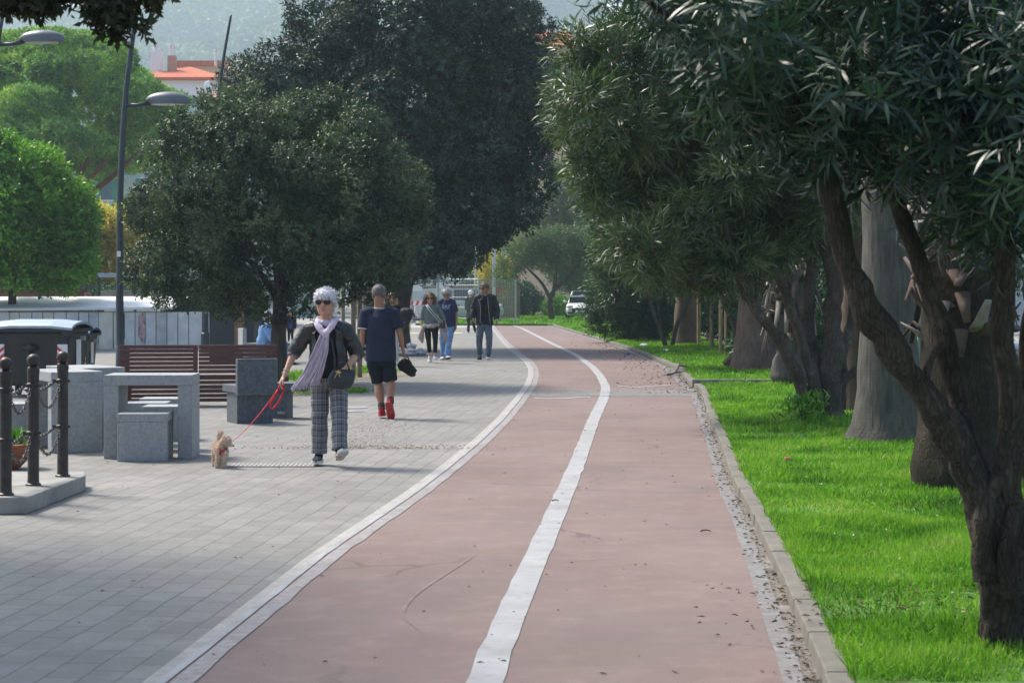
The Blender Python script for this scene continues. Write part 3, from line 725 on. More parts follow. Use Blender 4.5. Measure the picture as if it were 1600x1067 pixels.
# -- olive tree at the bend, its bushes
B = G(862, 501, .1); B.z = .1
bl = lumps((.1, 0, 3.5), (2.6, 2, 1.35), 24, .6, -.6, .9, 60)
for (px, py, r) in ((800, 400, .6), (790, 430, .55), (930, 400, .6), (960, 420, .7), (830, 390, .6), (880, 375, .6), (905, 440, .4)):
    q = loc(B, px, py, 0); bl.append([q.x, q.y, q.z, r, r, r])
crown_tree('olive_tree', 'small multi-stemmed olive tree on the grass at the bend of the path', 'tree', B,
    [([(0, 0, 0), (-.1, 0, .9), (.1, 0, 1.5), (1.0, 0, 2.4), (1.7, 0, 3.4)], .17, .05), ([(0, 0, .9), (-.5, 0, 1.9), (-1.4, 0, 2.8)], .12, .04), ([(.05, 0, 1.2), (.2, 0, 2.2), (.3, 0, 3.5)], .12, .04)],
    bl, 7500, 7, .13, .04, lf_olive, tw=.3, up=.3, shell=.25)
B = Vector(((818-800)/F*112, 112, .1))
crown_tree('dark_round_bush', 'dark green rounded bush left of the olive tree trunk', 'bush', B, None, lumps((0, 0, .9), (1.5, 1.2, 1.2), 16, .45, -.4, 1, 61), 3500, 7, .13, .05, lf_bush, tw=.25)
B = Vector(((872-800)/F*111, 111, .1))
crown_tree('bright_bush', 'bright green low bush behind the olive tree trunk', 'bush', B, None, lumps((-.1, 0, .45), (.85, .7, .75), 10, .3, -.4, 1, 62), 1800, 7, .12, .05, lf_green, tw=.25)
# -- oleander row on the lawn
def ole(name, label, px, py, trunks, blobs, ntw, per, L, W, lm, bark=m_bark_g, seg=1, **kw):
    B = G(px, py, .09); B.z = .07
    tr = [([loc(B, *q) if len(q) == 3 else loc(B, q[0], q[1]) for q in pts], r0, r1) for pts, r0, r1 in trunks]
    bl = []
    for b_ in blobs:
        q = loc(B, b_[0], b_[1], b_[3] if len(b_) > 3 else rnd.uniform(-.8, .8)); bl.append([q.x, q.y, q.z, b_[2], b_[2], b_[2]*.9])
    return crown_tree(name, label, 'tree', B, tr, bl, ntw, per, L, W, lm, bark, 'oleander trees on the lawn', seg=seg, **kw)
def fill(poly, n, r, seed, dy=(-1, 1)):
    """lump positions inside an outline"""
    g = np.random.default_rng(seed); out = []
    xs = [p[0] for p in poly]; ys = [p[1] for p in poly]
    while len(out) < n:
        x, y = g.uniform(min(xs), max(xs)), g.uniform(min(ys), max(ys)); c_ = False; j = len(poly)-1
        for i in range(len(poly)):
            if (poly[i][1] > y) != (poly[j][1] > y) and x < (poly[j][0]-poly[i][0])*(y-poly[i][1])/(poly[j][1]-poly[i][1])+poly[i][0]: c_ = not c_
            j = i
        if c_: out.append((x, y, r*(.7+.6*g.random()), g.uniform(*dy)))
    return out
# T3 bushy, far
ole('oleander_bush', 'dense oleander bush reaching down to the grass at the bend of the path', 985, 531,
    [([(985, 531, 0), (975, 500, 0), (950, 450, 0)], .09, .04), ([(990, 531, 0), (1010, 480, 0), (1030, 440, 0)], .09, .04)],
    fill([(945, 340), (990, 290), (1080, 330), (1060, 450), (1020, 515), (960, 520), (940, 480), (935, 420)], 26, .5, 1)+[(955, 500, .4, 0), (1000, 505, .4, 0), (932, 485, .28, 0), (940, 455, .35, 0), (934, 508, .2, 0)],
    9000, 8, .15, .032, lf_ole_f, tw=.3, up=.2, shell=.25, cull=.7)
ole('oleander_tree', 'oleander tree with two pale forking trunks beyond the staked saplings', 1050, 541,
    [([(1040, 541, 0), (1030, 510, 0), (1015, 460, 0), (1020, 400, 0)], .07, .04), ([(1050, 541, 0), (1058, 505, 0), (1075, 470, 0), (1085, 400, 0)], .07, .04), ([(1032, 510, 0), (1028, 450, 0), (1045, 400, 0)], .04, .03)],
    fill([(930, 240), (1000, 200), (1120, 260), (1130, 430), (1050, 440), (975, 400), (930, 320)], 24, .6, 2), 8500, 8, .14, .03, lf_ole_f, tw=.3, up=.2, shell=.25, cull=.7)
# T2
ole('oleander_tree', 'oleander tree with dark leaning trunks left of the broad grey palm foot', 1150, 573,
    [([(1135, 573, 0), (1165, 540, 0), (1190, 480, 0), (1200, 440, 0), (1195, 380, 0)], .13, .05), ([(1150, 573, 0), (1150, 520, 0), (1130, 470, 0), (1115, 420, 0)], .07, .04), ([(1175, 520, 0), (1180, 460, 0), (1170, 400, 0)], .06, .04)],
    fill([(950, 260), (1080, 200), (1250, 250), (1250, 400), (1150, 440), (1060, 440), (1000, 420)], 26, .5, 3), 9000, 8, .13, .026, lf_ole_f, tw=.28, up=.1, shell=.25, cull=.7)
# T1: the large sunlit crown
poly = [(890, 85), (925, 45), (970, 25), (1120, 10), (1300, 20), (1400, 120), (1380, 300), (1250, 380), (1170, 400), (1100, 420), (1010, 400), (975, 340), (935, 310), (910, 250), (895, 190), (888, 130)]
ole('oleander_tree', 'large oleander tree with several pale knotted trunks, the biggest sunlit crown on the right', 1292, 652,
    [([(1262, 650, -.1), (1250, 600, -.1), (1215, 530, -.3), (1175, 475, -.4), (1160, 430, -.5), (1135, 360, -.6), (1110, 280, -.6)], .085, .04),
     ([(1180, 480, -.4), (1190, 420, -.3), (1170, 370, -.3), (1120, 300, -.2)], .06, .03),
     ([(1300, 655, 0), (1295, 600, 0), (1302, 540, 0), (1300, 480, 0), (1305, 440, 0), (1290, 380, 0), (1275, 320, 0), (1270, 220, 0)], .15, .06),
     ([(1292, 640, .05), (1270, 560, .1), (1262, 480, .1), (1268, 400, .1), (1255, 330, .1)], .10, .06),
     ([(1285, 640, -.1), (1245, 510, -.1), (1225, 450, -.15), (1190, 380, -.2), (1150, 310, -.2)], .075, .04),
     ([(1312, 640, .1), (1315, 560, .2), (1330, 500, .3), (1340, 430, .3)], .08, .05),
     ([(1310, 600, .05), (1345, 570, .1), (1375, 530, .1), (1420, 500, .2)], .045, .03),
     ([(1276, 320, 0), (1200, 230, 0), (1080, 170, 0), (980, 150, 0)], .05, .02), ([(1275, 300, 0), (1180, 150, -.3), (1060, 90, -.2), (960, 60, 0)], .05, .015),
     ([(1160, 400, -.4), (1080, 300, -.5), (1000, 230, -.5), (930, 200, -.4)], .035, .012)],
    fill(poly, 60, .33, 4, (-1.0, 1.2))+[(905, 90, .2, 0), (930, 70, .25, 0), (900, 135, .2, 0), (908, 200, .2, 0), (925, 260, .22, 0), (945, 310, .2, 0), (972, 350, .2, 0), (985, 385, .22, -.2), (1040, 405, .25, -.3), (1100, 410, .22, -.3), (1150, 395, .25, -.3), (1220, 375, .3, 0), (1200, 60, .4, 0)],
    12500, 10, .125, .019, lf_ole, rough=.34, seg=2, tw=.24, up=.15, spread=.7, shell=.25, droop=.25, cull=.5)
# low shoots at its foot
def shoots(px, py, n, L, lm, label, spread=.25, h=.35, name='shoots', cat='shrub'):
    B = G(px, py, .09); B.z = .08
    t = thing(name, label, cat, B)
    k = 60; P0 = rng.normal(size=(n, 3))*np.array([spread, spread, 0]); P0[:, 2] = rng.random(n)*h
    d = unit(rng.normal(size=(n, 3))*.6+np.array([0, 0, .7]))
    v, q = leaves_np(P0, d, rdir(n), L*(.6+.6*rng.random(n)), L*.2*np.ones(n), 2, .3)
    canopy('foliage', v, q, lm, t); mb = MB()
    for i in range(9):
        a = rnd.random()*6.28; mb.tube([(0, 0, -.03), (spread*.5*math.cos(a), spread*.5*math.sin(a), h*.5), (spread*math.cos(a), spread*math.sin(a), h)], [.008, .006, .003], 5)
    mb.build('stem', m_bark, t); return t
shoots(1258, 664, 420, .12, lf_green, 'yellow green and red shoots sprouting at the foot of the pale knotted trunks', .11, .32)
shoots(1160, 560, 500, .22, lf_ole_f, 'spiky green seedling fan between the stakes and the dark leaning trunk', .15, .5, 'palm_seedling', 'palm')
# T0: near tree on the right
B0 = G(1570, 1010, .09)
poly = [(1150, -60), (1700, -60), (1700, 330), (1500, 300), (1430, 230), (1330, 200), (1240, 160), (1130, 140), (1060, 70)]
nb = fill(poly, 46, .16, 6, (-.9, .6))+[(1090, 40, .12, 0), (1050, 10, .1, 0), (1150, 130, .12, 0), (1180, 180, .09, 0), (1320, 215, .12, -.3), (1420, 240, .1, -.4), (1500, 265, .12, -.4), (1560, 300, .14, -.4), (980, -20, .1, -.5), (1450, 320, .1, .2), (1520, 350, .1, .2), (1590, 380, .12, .1), (1280, 250, .08, .1), (1360, 270, .09, .3), (1220, 210, .08, .1)]
ole('near_oleander_tree', 'nearest oleander tree, dark gnarled trunk forking over the lawn at the right edge', 1570, 1010,
    [([(1562, 1035, 0), (1562, 960, 0), (1560, 890, 0), (1548, 820, 0), (1525, 760, 0), (1490, 690, -.02), (1440, 610, -.05), (1385, 530, -.08), (1335, 440, -.1), (1310, 360, -.1), (1290, 280, -.1), (1262, 180, -.1), (1235, 90, -.1), (1190, -30, -.1)], .095, .024),
     ([(1566, 880, 0), (1545, 790, .03), (1512, 690, .06), (1492, 600, .08), (1472, 520, .1), (1445, 440, .1), (1415, 350, .1), (1385, 270, .1), (1345, 180, .1), (1330, 60, .1)], .058, .025),
     ([(1590, 1010, .03), (1585, 880, .03), (1575, 760, 0), (1580, 640, 0), (1566, 520, 0), (1572, 400, 0), (1560, 280, 0), (1565, 120, 0), (1550, -40, 0)], .066, .036),
     ([(1606, 960, .1), (1618, 800, .1), (1604, 620, .1), (1622, 400, .1), (1610, 100, .1)], .05, .04),
     ([(1545, 900, -.06), (1532, 850, -.07), (1538, 800, -.06), (1560, 740, -.04)], .05, .03), ([(1580, 930, -.07), (1572, 860, -.09), (1590, 790, -.06)], .055, .03), ([(1540, 1030, -.04), (1552, 985, -.05), (1566, 940, -.04)], .05, .04),
     ([(1290, 280, -.1), (1215, 150, -.2), (1120, 80, -.3), (1010, 0, -.4), (940, -60, -.5)], .018, .006), ([(1262, 190, -.1), (1250, 100, -.2), (1240, -20, -.3)], .02, .008),
     ([(1568, 320, 0), (1480, 240, -.2), (1420, 200, -.3), (1300, 190, -.4)], .014, .006), ([(1480, 240, -.2), (1500, 250, -.4)], .01, .006),
     ([(1440, 610, -.05), (1455, 560, -.05), (1478, 530, 0)], .024, .02)],
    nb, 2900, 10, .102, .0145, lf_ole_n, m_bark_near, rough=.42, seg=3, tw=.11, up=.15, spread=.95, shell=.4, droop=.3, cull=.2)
# fallen bark / moss clump at its foot
# -- hanging leaves top left, tree stands outside the frame
B = Vector((-6.2, 8.6, 0))
bl = lumps((.2, -.2, 6.9), (3.3, 2.6, 2.4), 34, .75, -.9, .9, 71)
for (px, py, r, dy) in ((15, -30, .12, .0), (60, -30, .12, .1), (95, -30, .1, .1), (160, -20, .09, 0), (172, 22, .06, 0), (186, 42, .035, 0), (212, 42, .03, 0), (160, 0, .08, -.1), (230, -25, .09, .1), (70, 0, .05, 0), (25, -5, .07, 0), (180, 5, .07, .1)):
    q = loc(B, px, py, dy); bl.append([q.x, q.y, q.z, r, r, r])
t = crown_tree('overhanging_holm_oak', 'tree at the left whose dark leafy twigs hang into the top left corner', 'tree', B,
    [([(0, 0, 0), (.1, 0, 1.5), (-.1, 0, 3.0), (.2, 0, 5)], .22, .12), ([(0, 0, 2.9), (1.2, 0, 3.6), (2.6, 0, 3.9), (4.0, 0, 3.4)], .08, .01), ([(2.6, 0, 3.9), (4.0, 0, 3.3), (4.45, 0, 3.02)], .012, .004)],
    bl[:34], 9000, 8, .07, .034, leafmat('hanging_leaves', [(.012, .018, .008), (.03, .04, .016), (.06, .07, .03)], .2, .5, .4, 1), tw=.12, up=-.3, spread=.9, shell=.3)
bb = [x for x in bl[34:]]
V, Q = foliage(bb, 800, 7, .044, .021, tw=.06, up=-.5, spread=.9, shell=.5, cull=0)
canopy('hanging_twigs', V, Q, leafmat('twig_leaves', [(.012, .018, .008), (.03, .04, .016), (.07, .07, .03)], .2, .5, .4, 1), t)
# two more crowns outside the frame over the camera that keep the foreground in soft shade
for (x, y, lab, sd_) in ((-8.3, 12.0, 'shade tree just outside the frame to the left', 72), (-5.0, -5.0, 'shade tree standing behind the viewpoint', 73)):
    B = Vector((x, y, 0))
    crown_tree('shade_tree', lab, 'tree', B, [([(0, 0, 0), (.1, 0, 3), (0, 0, 6)], .25, .1)], lumps((0, 0, 7.0), (3.7, 3.6, 2.6), 30, 1.0, -.8, .9, sd_), 4000, 8, .2, .1, lf_oak, tw=.4)
# ------------------------------------------------------------------ palms
def palm_mat(name, c1, c2, sc=90):
    m, n, b = newmat(name); v = coords(n, 'Object')
    wv = n.nodes.new('ShaderNodeTexWave'); wv.bands_direction = 'Z'; wv.inputs['Scale'].default_value = 9; wv.inputs['Distortion'].default_value = 3; wv.inputs['Detail'].default_value = 3
    n.links.new(v, wv.inputs[0])
    fib = nz(n, coords(n, 'Object', (1, 1, .12)), 26, 4)
    c = mix(n, ramp(n, nz(n, v, 3, 5), .3, .7), c1, c2); c = mix(n, ramp(n, fib, .45, .7, 0, .6), c, tuple(x*.4 for x in c1))
    c = mix(n, ramp(n, wv.outputs[1], .6, 1, 0, .12), c, tuple(x*.5 for x in c1))
    n.links.new(c, b.inputs['Base Color']); b.inputs['Roughness'].default_value = .95
    bump(n, b, math_(n, 'ADD', fib, math_(n, 'MULTIPLY', wv.outputs[1], .02)), .8, .02); return m
pm_grey = palm_mat('palm_bark', (.065, .06, .052), (.125, .115, .10))
pm_brown = palm_mat('palm_bark_brown', (.10, .07, .055), (.17, .125, .10))
m_husk = mat('dead_frond', (.085, .055, .04), .9, .35, 12, .6, 40, col2=(.03, .02, .016))
m_huskp = mat('dry_frond_base', (.22, .20, .18), .9, .3, 9, .5, 40, col2=(.16, .12, .10))
lf_palm = leafmat('palm_fronds', [(.03, .08, .02), (.05, .12, .03), (.09, .17, .05)], .25, .5, .5, .8)
def palm(label, px, py, prof, H, m, skirt=None, fronds=True, base=None, seed=0, lean=(0, 0), fat=1.):
    B = G(px, py, .09); B.z = .05
    t = thing('palm_tree', label, 'palm tree', B, 0, 'palms on the lawn')
    g = random.Random(seed); mb = MB(); seg = 30; vs = []; n = 0
    zs = [H*i/40 for i in range(41)]
    pz = [p[1] for p in prof]; pr = [p[0] for p in prof]
    for z in zs:
        r = float(np.interp(z, pz, pr))
        for k in range(seg):
            a = 2*math.pi*k/seg
            root = max(0, 1-z/.4); rr = r*(1+.05*noise.noise(Vector((math.cos(a)*2+seed, math.sin(a)*2, z*3)))+root*.12*noise.noise(Vector((math.cos(a)*4, math.sin(a)*4, seed+.3))))
            vs.append((rr*math.cos(a)+lean[0]*z, rr*math.sin(a)+lean[1]*z, z))
    fs = [(i*seg+k, i*seg+(k+1) % seg, (i+1)*seg+(k+1) % seg, (i+1)*seg+k) for i in range(40) for k in range(seg)]
    mb.add(vs, fs); mb.build('trunk', m, t, smooth=True)
    if skirt:
        z0, z1, cnt, ln = skirt
        for i in range(cnt):
            z = g.uniform(z0, z1); a = g.uniform(0, 6.283); r = float(np.interp(z, pz, pr)); d = Vector((math.cos(a), math.sin(a), 0)); up = g.uniform(-.9, .8)
            p0 = d*r*.9+Vector((lean[0]*z, lean[1]*z, z)); p1 = p0+d*ln*.30+Vector((0, 0, ln*.45*abs(up))); p2 = p1+d*ln*.22+Vector((g.uniform(-.06, .06), g.uniform(-.06, .06), ln*g.uniform(-1.1, .6)))
            mbf = MB(); mbf.tube([p0, p1, p2], [(.085*fat, .02*fat), (.06*fat, .014*fat), (.03*fat, .006*fat)], 5, side=(-math.sin(a), math.cos(a), 0)); mbf.build('frond_stub', m_husk if g.random() < .65 else m_huskp, t, smooth=True)
    if fronds:
        PP = []; DD = []; NN = []; mb = MB()
        for i in range(34):
            a = g.uniform(0, 6.283); el = g.uniform(-.5, 1.2); d = Vector((math.cos(a)*math.cos(el), math.sin(a)*math.cos(el), math.sin(el)))
            o_ = Vector((lean[0]*H, lean[1]*H, H)); q = o_+d*1.1+Vector((0, 0, -.15)); mb.tube([o_, o_+d*.6+Vector((0, 0, .05)), q], [.02, .015, .01], 5)
            s_ = d.cross(Vector((0, 0, 1))).normalized(); u_ = s_.cross(d)
            for j in range(30):
                an = (j/29-.5)*4.4; PP.append(q); DD.append(d*math.cos(an)+s_*math.sin(an)+Vector((0, 0, -.25))); NN.append(u_)
        mb.build('frond_stalk', lf_palm, t)
        n_ = len(PP); v, q = leaves_np(np.array([tuple(p) for p in PP]), np.array([tuple(p) for p in DD]), np.array([tuple(p) for p in NN]), np.full(n_, .85), np.full(n_, .06), 3, .35)
        canopy('crown', v, q, lf_palm, t)
    return t
palm('thick smooth grey palm trunk flaring at its foot, nearest whole palm on the lawn', 1388, 686, [(.46, 0), (.38, .12), (.33, .5), (.285, 1.2), (.26, 2.0), (.27, 2.6), (.24, 4), (.22, 7.5)], 7.5, pm_grey, (2.6, 3.1, 34, .28), seed=1)
palm('broad grey palm foot like a bell, reddish near the ground', 1188, 577, [(.60, 0), (.55, .25), (.46, .8), (.40, 1.5), (.36, 2.2), (.33, 3), (.26, 7)], 7, pm_brown, (2.4, 3.0, 20, .5), seed=2)
palm('short young palm with pale bulb foot and ragged brown frond stubs', 1236, 599, [(.26, 0), (.36, .15), (.30, .42), (.22, .55), (.26, 1.2), (.30, 1.8)], 1.9, pm_grey, (.75, 1.9, 90, .5), False, seed=3)
palm('dark shaggy palm with mossy foot behind the nearest oleander trunk', 1500, 757, [(.36, 0), (.38, .15), (.33, .5), (.30, 1), (.30, 1.6), (.34, 2.6)], 3.4, barkmat('palm_dark', (.028, .026, .018), (.07, .055, .04), .8), (1.1, 2.9, 98, .30), False, seed=4, fat=1.05)
palm('narrow dark palm trunk between the far oleanders', 1072, 537, [(.42, 0), (.36, .4), (.30, 1.5), (.26, 6)], 6, pm_brown, (2.6, 3.2, 20, .5), seed=5)
palm('dark palm trunk directly behind the knotted oleander trunks', 1345, 640, [(.34, 0), (.30, .4), (.27, 1.5), (.25, 6)], 5, pm_brown, None, seed=6, fronds=False)
# ------------------------------------------------------------------ stakes
m_wood = mat('stake_wood', (.36, .25, .14), .85, .25, 6, .4, 40, sc3=(4, 4, .5), col2=(.20, .13, .07))
def stake(px, py, h, label, r=.042, group='round wooden tree stakes', m=None, lean=0):
    B = G(px, py, .06); B.z = 0
    mb = MB(); prof = [(r*1.02, 0), (r, h*.5), (r*.97, h-.03), (r*.8, h)]; mb.lathe(prof, 10)
    o = mb.build('wooden_stake', m or m_wood, None, smooth='auto'); o.location = B; o.rotation_euler = (0, lean, 0)
    return tag(o, label, 'stake', group)
stake(1092, 540, 2.3, 'wooden stake leftmost of those in the lawn', .055)
stake(1112, 545, 2.2, 'wooden stake second from the left in the lawn', .055)
stake(1106, 532, 2.1, 'thin wooden stake just behind the second stake', .04)
stake(1126, 556, 2.1, 'wooden stake next to the green seedling fan', .045)
stake(1134, 560, 1.9, 'slim wooden stake touching the green seedling fan', .03)
stake(1150, 528, 2.3, 'pale stake between dark trunk and fan seedling', .06)
stake(1252, 585, 2.1, 'bright wooden stake right of the young palm with the bulb foot', .05)
stake(1244, 583, 2.1, 'wooden stake touching the young palm with the bulb foot', .035)
stake(1567, 640, 2.2, 'dark wooden stake beside the shaggy palm at the right', .03)
m_woodg = mat('stake_weathered', (.20, .165, .12), .9, .25, 6, .4, 40, sc3=(4, 4, .5))
for px, py, h, r, lab in ((552, 586, 2.3, .05, 'brown wooden post left of the man in the polo shirt'), (562, 590, 2.3, .05, 'brown wooden post close behind the left arm of the man in the polo shirt'), (536, 560, 2.0, .045, 'thinner wooden post farther behind the woman with the scarf'), (495, 575, 2.0, .04, 'thin wooden post seen left of the head of the woman with the scarf')):
    B = G(px, py); mb = MB(); mb.lathe([(r, 0), (r, h-.02), (r*.8, h)], 10); o = mb.build('wooden_post', m_woodg, None, smooth='auto'); o.location = B; tag(o, lab, 'post', 'wooden posts round the tree pits')
# ------------------------------------------------------------------ hills
def hill_h(x, y):
    base = 330*(1-math.exp(-max(0, y-880)/420)); ridge = .84+.20*math.sin(x*.0032+1.2)+.2*noise.noise(Vector((x*.002, y*.0015, 1)))
    drop = 1/(1+math.exp((x-66)/42)); far = .36*(1/(1+math.exp(-(x-20)/60)))
    return base*ridge*(drop+far)+26*noise.noise(Vector((x*.008, y*.008, 3)))-4
vs = []; fs = []; nx, ny = 90, 40
for j in range(ny):
    y = 870+j*16
    for i in range(nx): x = -1000+i*22; vs.append((x, y, hill_h(x, y)))
for j in range(ny-1):
    for i in range(nx-1): fs.append((j*nx+i, j*nx+i+1, (j+1)*nx+i+1, (j+1)*nx+i))
mb = MB(); mb.add(vs, fs)
tag(mb.build('wooded_hill', mat('hill_ground', (.05, .09, .035), 1, .4, .015, 0, kind='World', col2=(.03, .05, .02)), smooth=True), kind='structure')
g = np.random.default_rng(8)
n = 9000; u = g.random(n); yy = 880+u*560; xx = (g.random(n)*1.3-.95)*.29*yy
cc = np.array([[x, y, hill_h(x, y)] for x, y in zip(xx, yy)])
per = 70; d = unit(g.normal(size=(n, per, 3)))
sz = (4.0+5*g.random(n)**1.5)[:, None, None]
pos = cc[:, None, :]+d*sz*np.array([.85, .85, 1.15])+np.array([0, 0, 6.])
pos = pos.reshape(-1, 3); m_ = len(pos)
v, q = leaves_np(pos, unit(d.reshape(-1, 3)*.3+rdir(m_)*.8), unit(d.reshape(-1, 3)+rdir(m_)*.3), np.full(m_, 4.2), np.full(m_, 3.8), 1, .1)
tag(link('hill_forest', npmesh('hill_forest', v, q, leafmat('forest', [(.025, .05, .02), (.07, .12, .04), (.14, .21, .06), (.26, .32, .10)], .1, .7, .2, .03))), 'hazy green wood covering the hillside in the background', 'forest', kind='stuff')
# haze
mb = MB(); mb.box((-60, 740, 165), (2300, 1600, 340)); hz = mb.build('haze', None if False else [])
hm = bpy.data.materials.new('haze'); hm.use_nodes = True; n = hm.node_tree; n.nodes.clear()
vo = n.nodes.new('ShaderNodeVolumePrincipled'); vo.inputs['Density'].default_value = .00062; vo.inputs['Color'].default_value = (.68, .88, 1, 1); vo.inputs['Anisotropy'].default_value = .3
out = n.nodes.new('ShaderNodeOutputMaterial'); n.links.new(vo.outputs[0], out.inputs[1])
hz.data.materials.append(hm); tag(hz, 'thin pale blue haze filling the air', 'haze', kind='stuff')
# ------------------------------------------------------------------ street furniture
m_granite = mat('granite', (.33, .345, .35), .75, .15, 30, .35, 120, col2=(.26, .275, .28))
m_granite_d = mat('granite_dark', (.10, .115, .13), .7, .25, 22, .35, 120, col2=(.06, .07, .08))
m_iron = mat('iron_dark', (.055, .048, .045), .45, .3, 12, .3, 60, metal=.5)
m_polegrey = mat('pole_blue_grey', (.045, .058, .07), .45, .2, 6, .1, metal=.4)
m_metal = mat('galvanised', (.42, .44, .46), .45, .12, 8, .1, metal=.6)
m_red = mat('red_reflector', (.60, .035, .03), .5, .1, 6, 0)
m_white = mat('white_paint', (.75, .76, .77), .55, .06, 6, 0)
m_black = mat('black_plastic', (.02, .022, .025), .5, .2, 10, .2)
m_glass = mat('dark_glass', (.02, .025, .03), .08, .1, 3, 0, spec=.8)
m_terra = mat('terracotta', (.30, .11, .06), .85, .2, 10, .3)
# plinth with three bollards and chains
mb = MB(); mb.prism([(-4.6, 13.76), (-3.48, 13.76), (-3.42, 15.4), (-3.50, 15.75), (-4.6, 15.75)], 0, .125)
o = mb.build('stone_plinth', m_concrete, bevel=.012); tag(o, 'low pale stone plinth carrying the iron bollards at the left edge', 'plinth')
def bollard(loc_, label):
    t = thing('bollard', label, 'bollard', loc_, 0, 'iron bollards on the plinth')
    r = .043; mb = MB()
    mb.lathe([(r*1.35, 0), (r*1.35, .012), (r*1.05, .02), (r, .05), (r, .38), (r*1.18, .385), (r*1.18, .41), (r, .415), (r*.98, .74), (r*1.18, .745), (r*1.18, .775), (r, .78), (r*1.02, .84), (r*1.12, .87), (r*1.0, .895), (r*.6, .905)], 28)
    mb.build('shaft', m_iron, t, smooth='auto'); mb = MB(); mb.ball((0, 0, .95), .049, 24, 16); mb.build('ball_finial', m_iron, t, smooth=True)
    for z in (.397, .76):
        mb = MB(); mb.lathe([(r*1.19, z-.012), (r*1.26, z-.008), (r*1.26, z+.008), (r*1.19, z+.012)], 24)
        for a in range(8): mb.ball((r*1.26*math.cos(a*.785), r*1.26*math.sin(a*.785), z), .008, 6, 4)
        mb.build('riveted_band', m_iron, t)
        for q in ((-r*1.5, 0), (0, -r*1.5), (0, r*1.5)): mb = MB(); mb.box((q[0], q[1], z), (.028, .028, .028)); mb.build('chain_bracket', m_iron, t)
    return t
bp = [Vector((-3.58, 15.3, .125)), Vector((-3.64, 14.6, .125)), Vector((-3.665, 13.9, .125))]
bollard(bp[0], 'iron bollard farthest to the right on the plinth'); bollard(bp[1], 'middle iron bollard of the three on the plinth'); bollard(bp[2], 'iron bollard cut by the left edge of the picture')
m_chain = mat('chain_steel', (.12, .115, .11), .4, .3, 20, .1, metal=.7)
def chain(p, q, sag, label):
    p, q = Vector(p), Vector(q); mb = MB(); pts = []
    for i in range(41):
        t = i/40; pts.append(p.lerp(q, t)-Vector((0, 0, sag*4*t*(1-t))))
    Ln = [0]
    for i in range(40): Ln.append(Ln[-1]+(pts[i+1]-pts[i]).length)
    n = max(3, round(Ln[-1]/.034)); c = p.copy()
    for k in range(n):
        s_ = (k+.5)/n*Ln[-1]; j = max(i for i in range(41) if Ln[i] <= s_); j = min(j, 39)
        d = (pts[j+1]-pts[j]).normalized(); pos = pts[j].lerp(pts[j+1], (s_-Ln[j])/(Ln[j+1]-Ln[j]))
        a = d.cross(Vector((0, 0, 1)) if abs(d.z) < .9 else Vector((1, 0, 0))).normalized(); b = d.cross(a)
        if k % 2: a = b
        ring = []
        for u in range(12):
            an = 2*math.pi*u/12; ring.append(pos-c+d*math.cos(an)*.023+a*math.sin(an)*.012)
        m_ = 5; vs = []
        for u in range(12):
            tg = (ring[(u+1) % 12]-ring[u-1]).normalized(); e = (ring[u]-(pos-c)).normalized(); f = tg.cross(e)
            for w_ in range(m_):
                an = 2*math.pi*w_/m_; vs.append(ring[u]+(e*math.cos(an)+f*math.sin(an))*.0048)
        mb.add(vs, [(u*m_+w_, u*m_+(w_+1) % m_, ((u+1) % 12)*m_+(w_+1) % m_, ((u+1) % 12)*m_+w_) for u in range(12) for w_ in range(m_)])
    o = mb.build('chain', m_chain, None, smooth=True); o.location = c; tag(o, label, 'chain', 'chains between the bollards'); return o
for i in (0, 1):
    nm = 'right hand' if i == 0 else 'left hand'
    for z, zn in ((.76, 'upper'), (.397, 'lower')):
        a_, b2 = bp[i]+Vector((0, -.065, z)), bp[i+1]+Vector((0, .065, z))
        chain(a_, b2, .19, f'{zn} sagging chain of the {nm} gap between bollards')
    # second, tauter chain
    for z, zn in ((.755, 'upper'), (.392, 'lower')):
        a_, b2 = bp[i]+Vector((-.065, 0, z)), bp[i+1]+Vector((-.065, 0, z-.03))
        chain(a_, b2, .035, f'{zn} nearly straight chain of the {nm} gap between bollards')
# planter bowl
B = Vector((-4.55, 17.3, 0)); t = thing('planter_bowl', 'terracotta bowl planter with green plant behind the bollards', 'planter', B)
mb = MB(); mb.lathe([(.10, 0), (.12, .015), (.2, .10), (.27, .2), (.285, .23), (.26, .235), (.24, .21), (.05, .18)], 26); mb.build('bowl', m_terra, t, smooth='auto')
n_ = 380; p0 = rng.normal(size=(n_, 3))*np.array([.1, .1, .03])+np.array([0, 0, .24]); v, q = leaves_np(p0, unit(rng.normal(size=(n_, 3))+np.array([0, 0, 1.1])), rdir(n_), .09*(.6+rng.random(n_)), .03*np.ones(n_), 1, .3)
canopy('plant', v, q, lf_green, t)
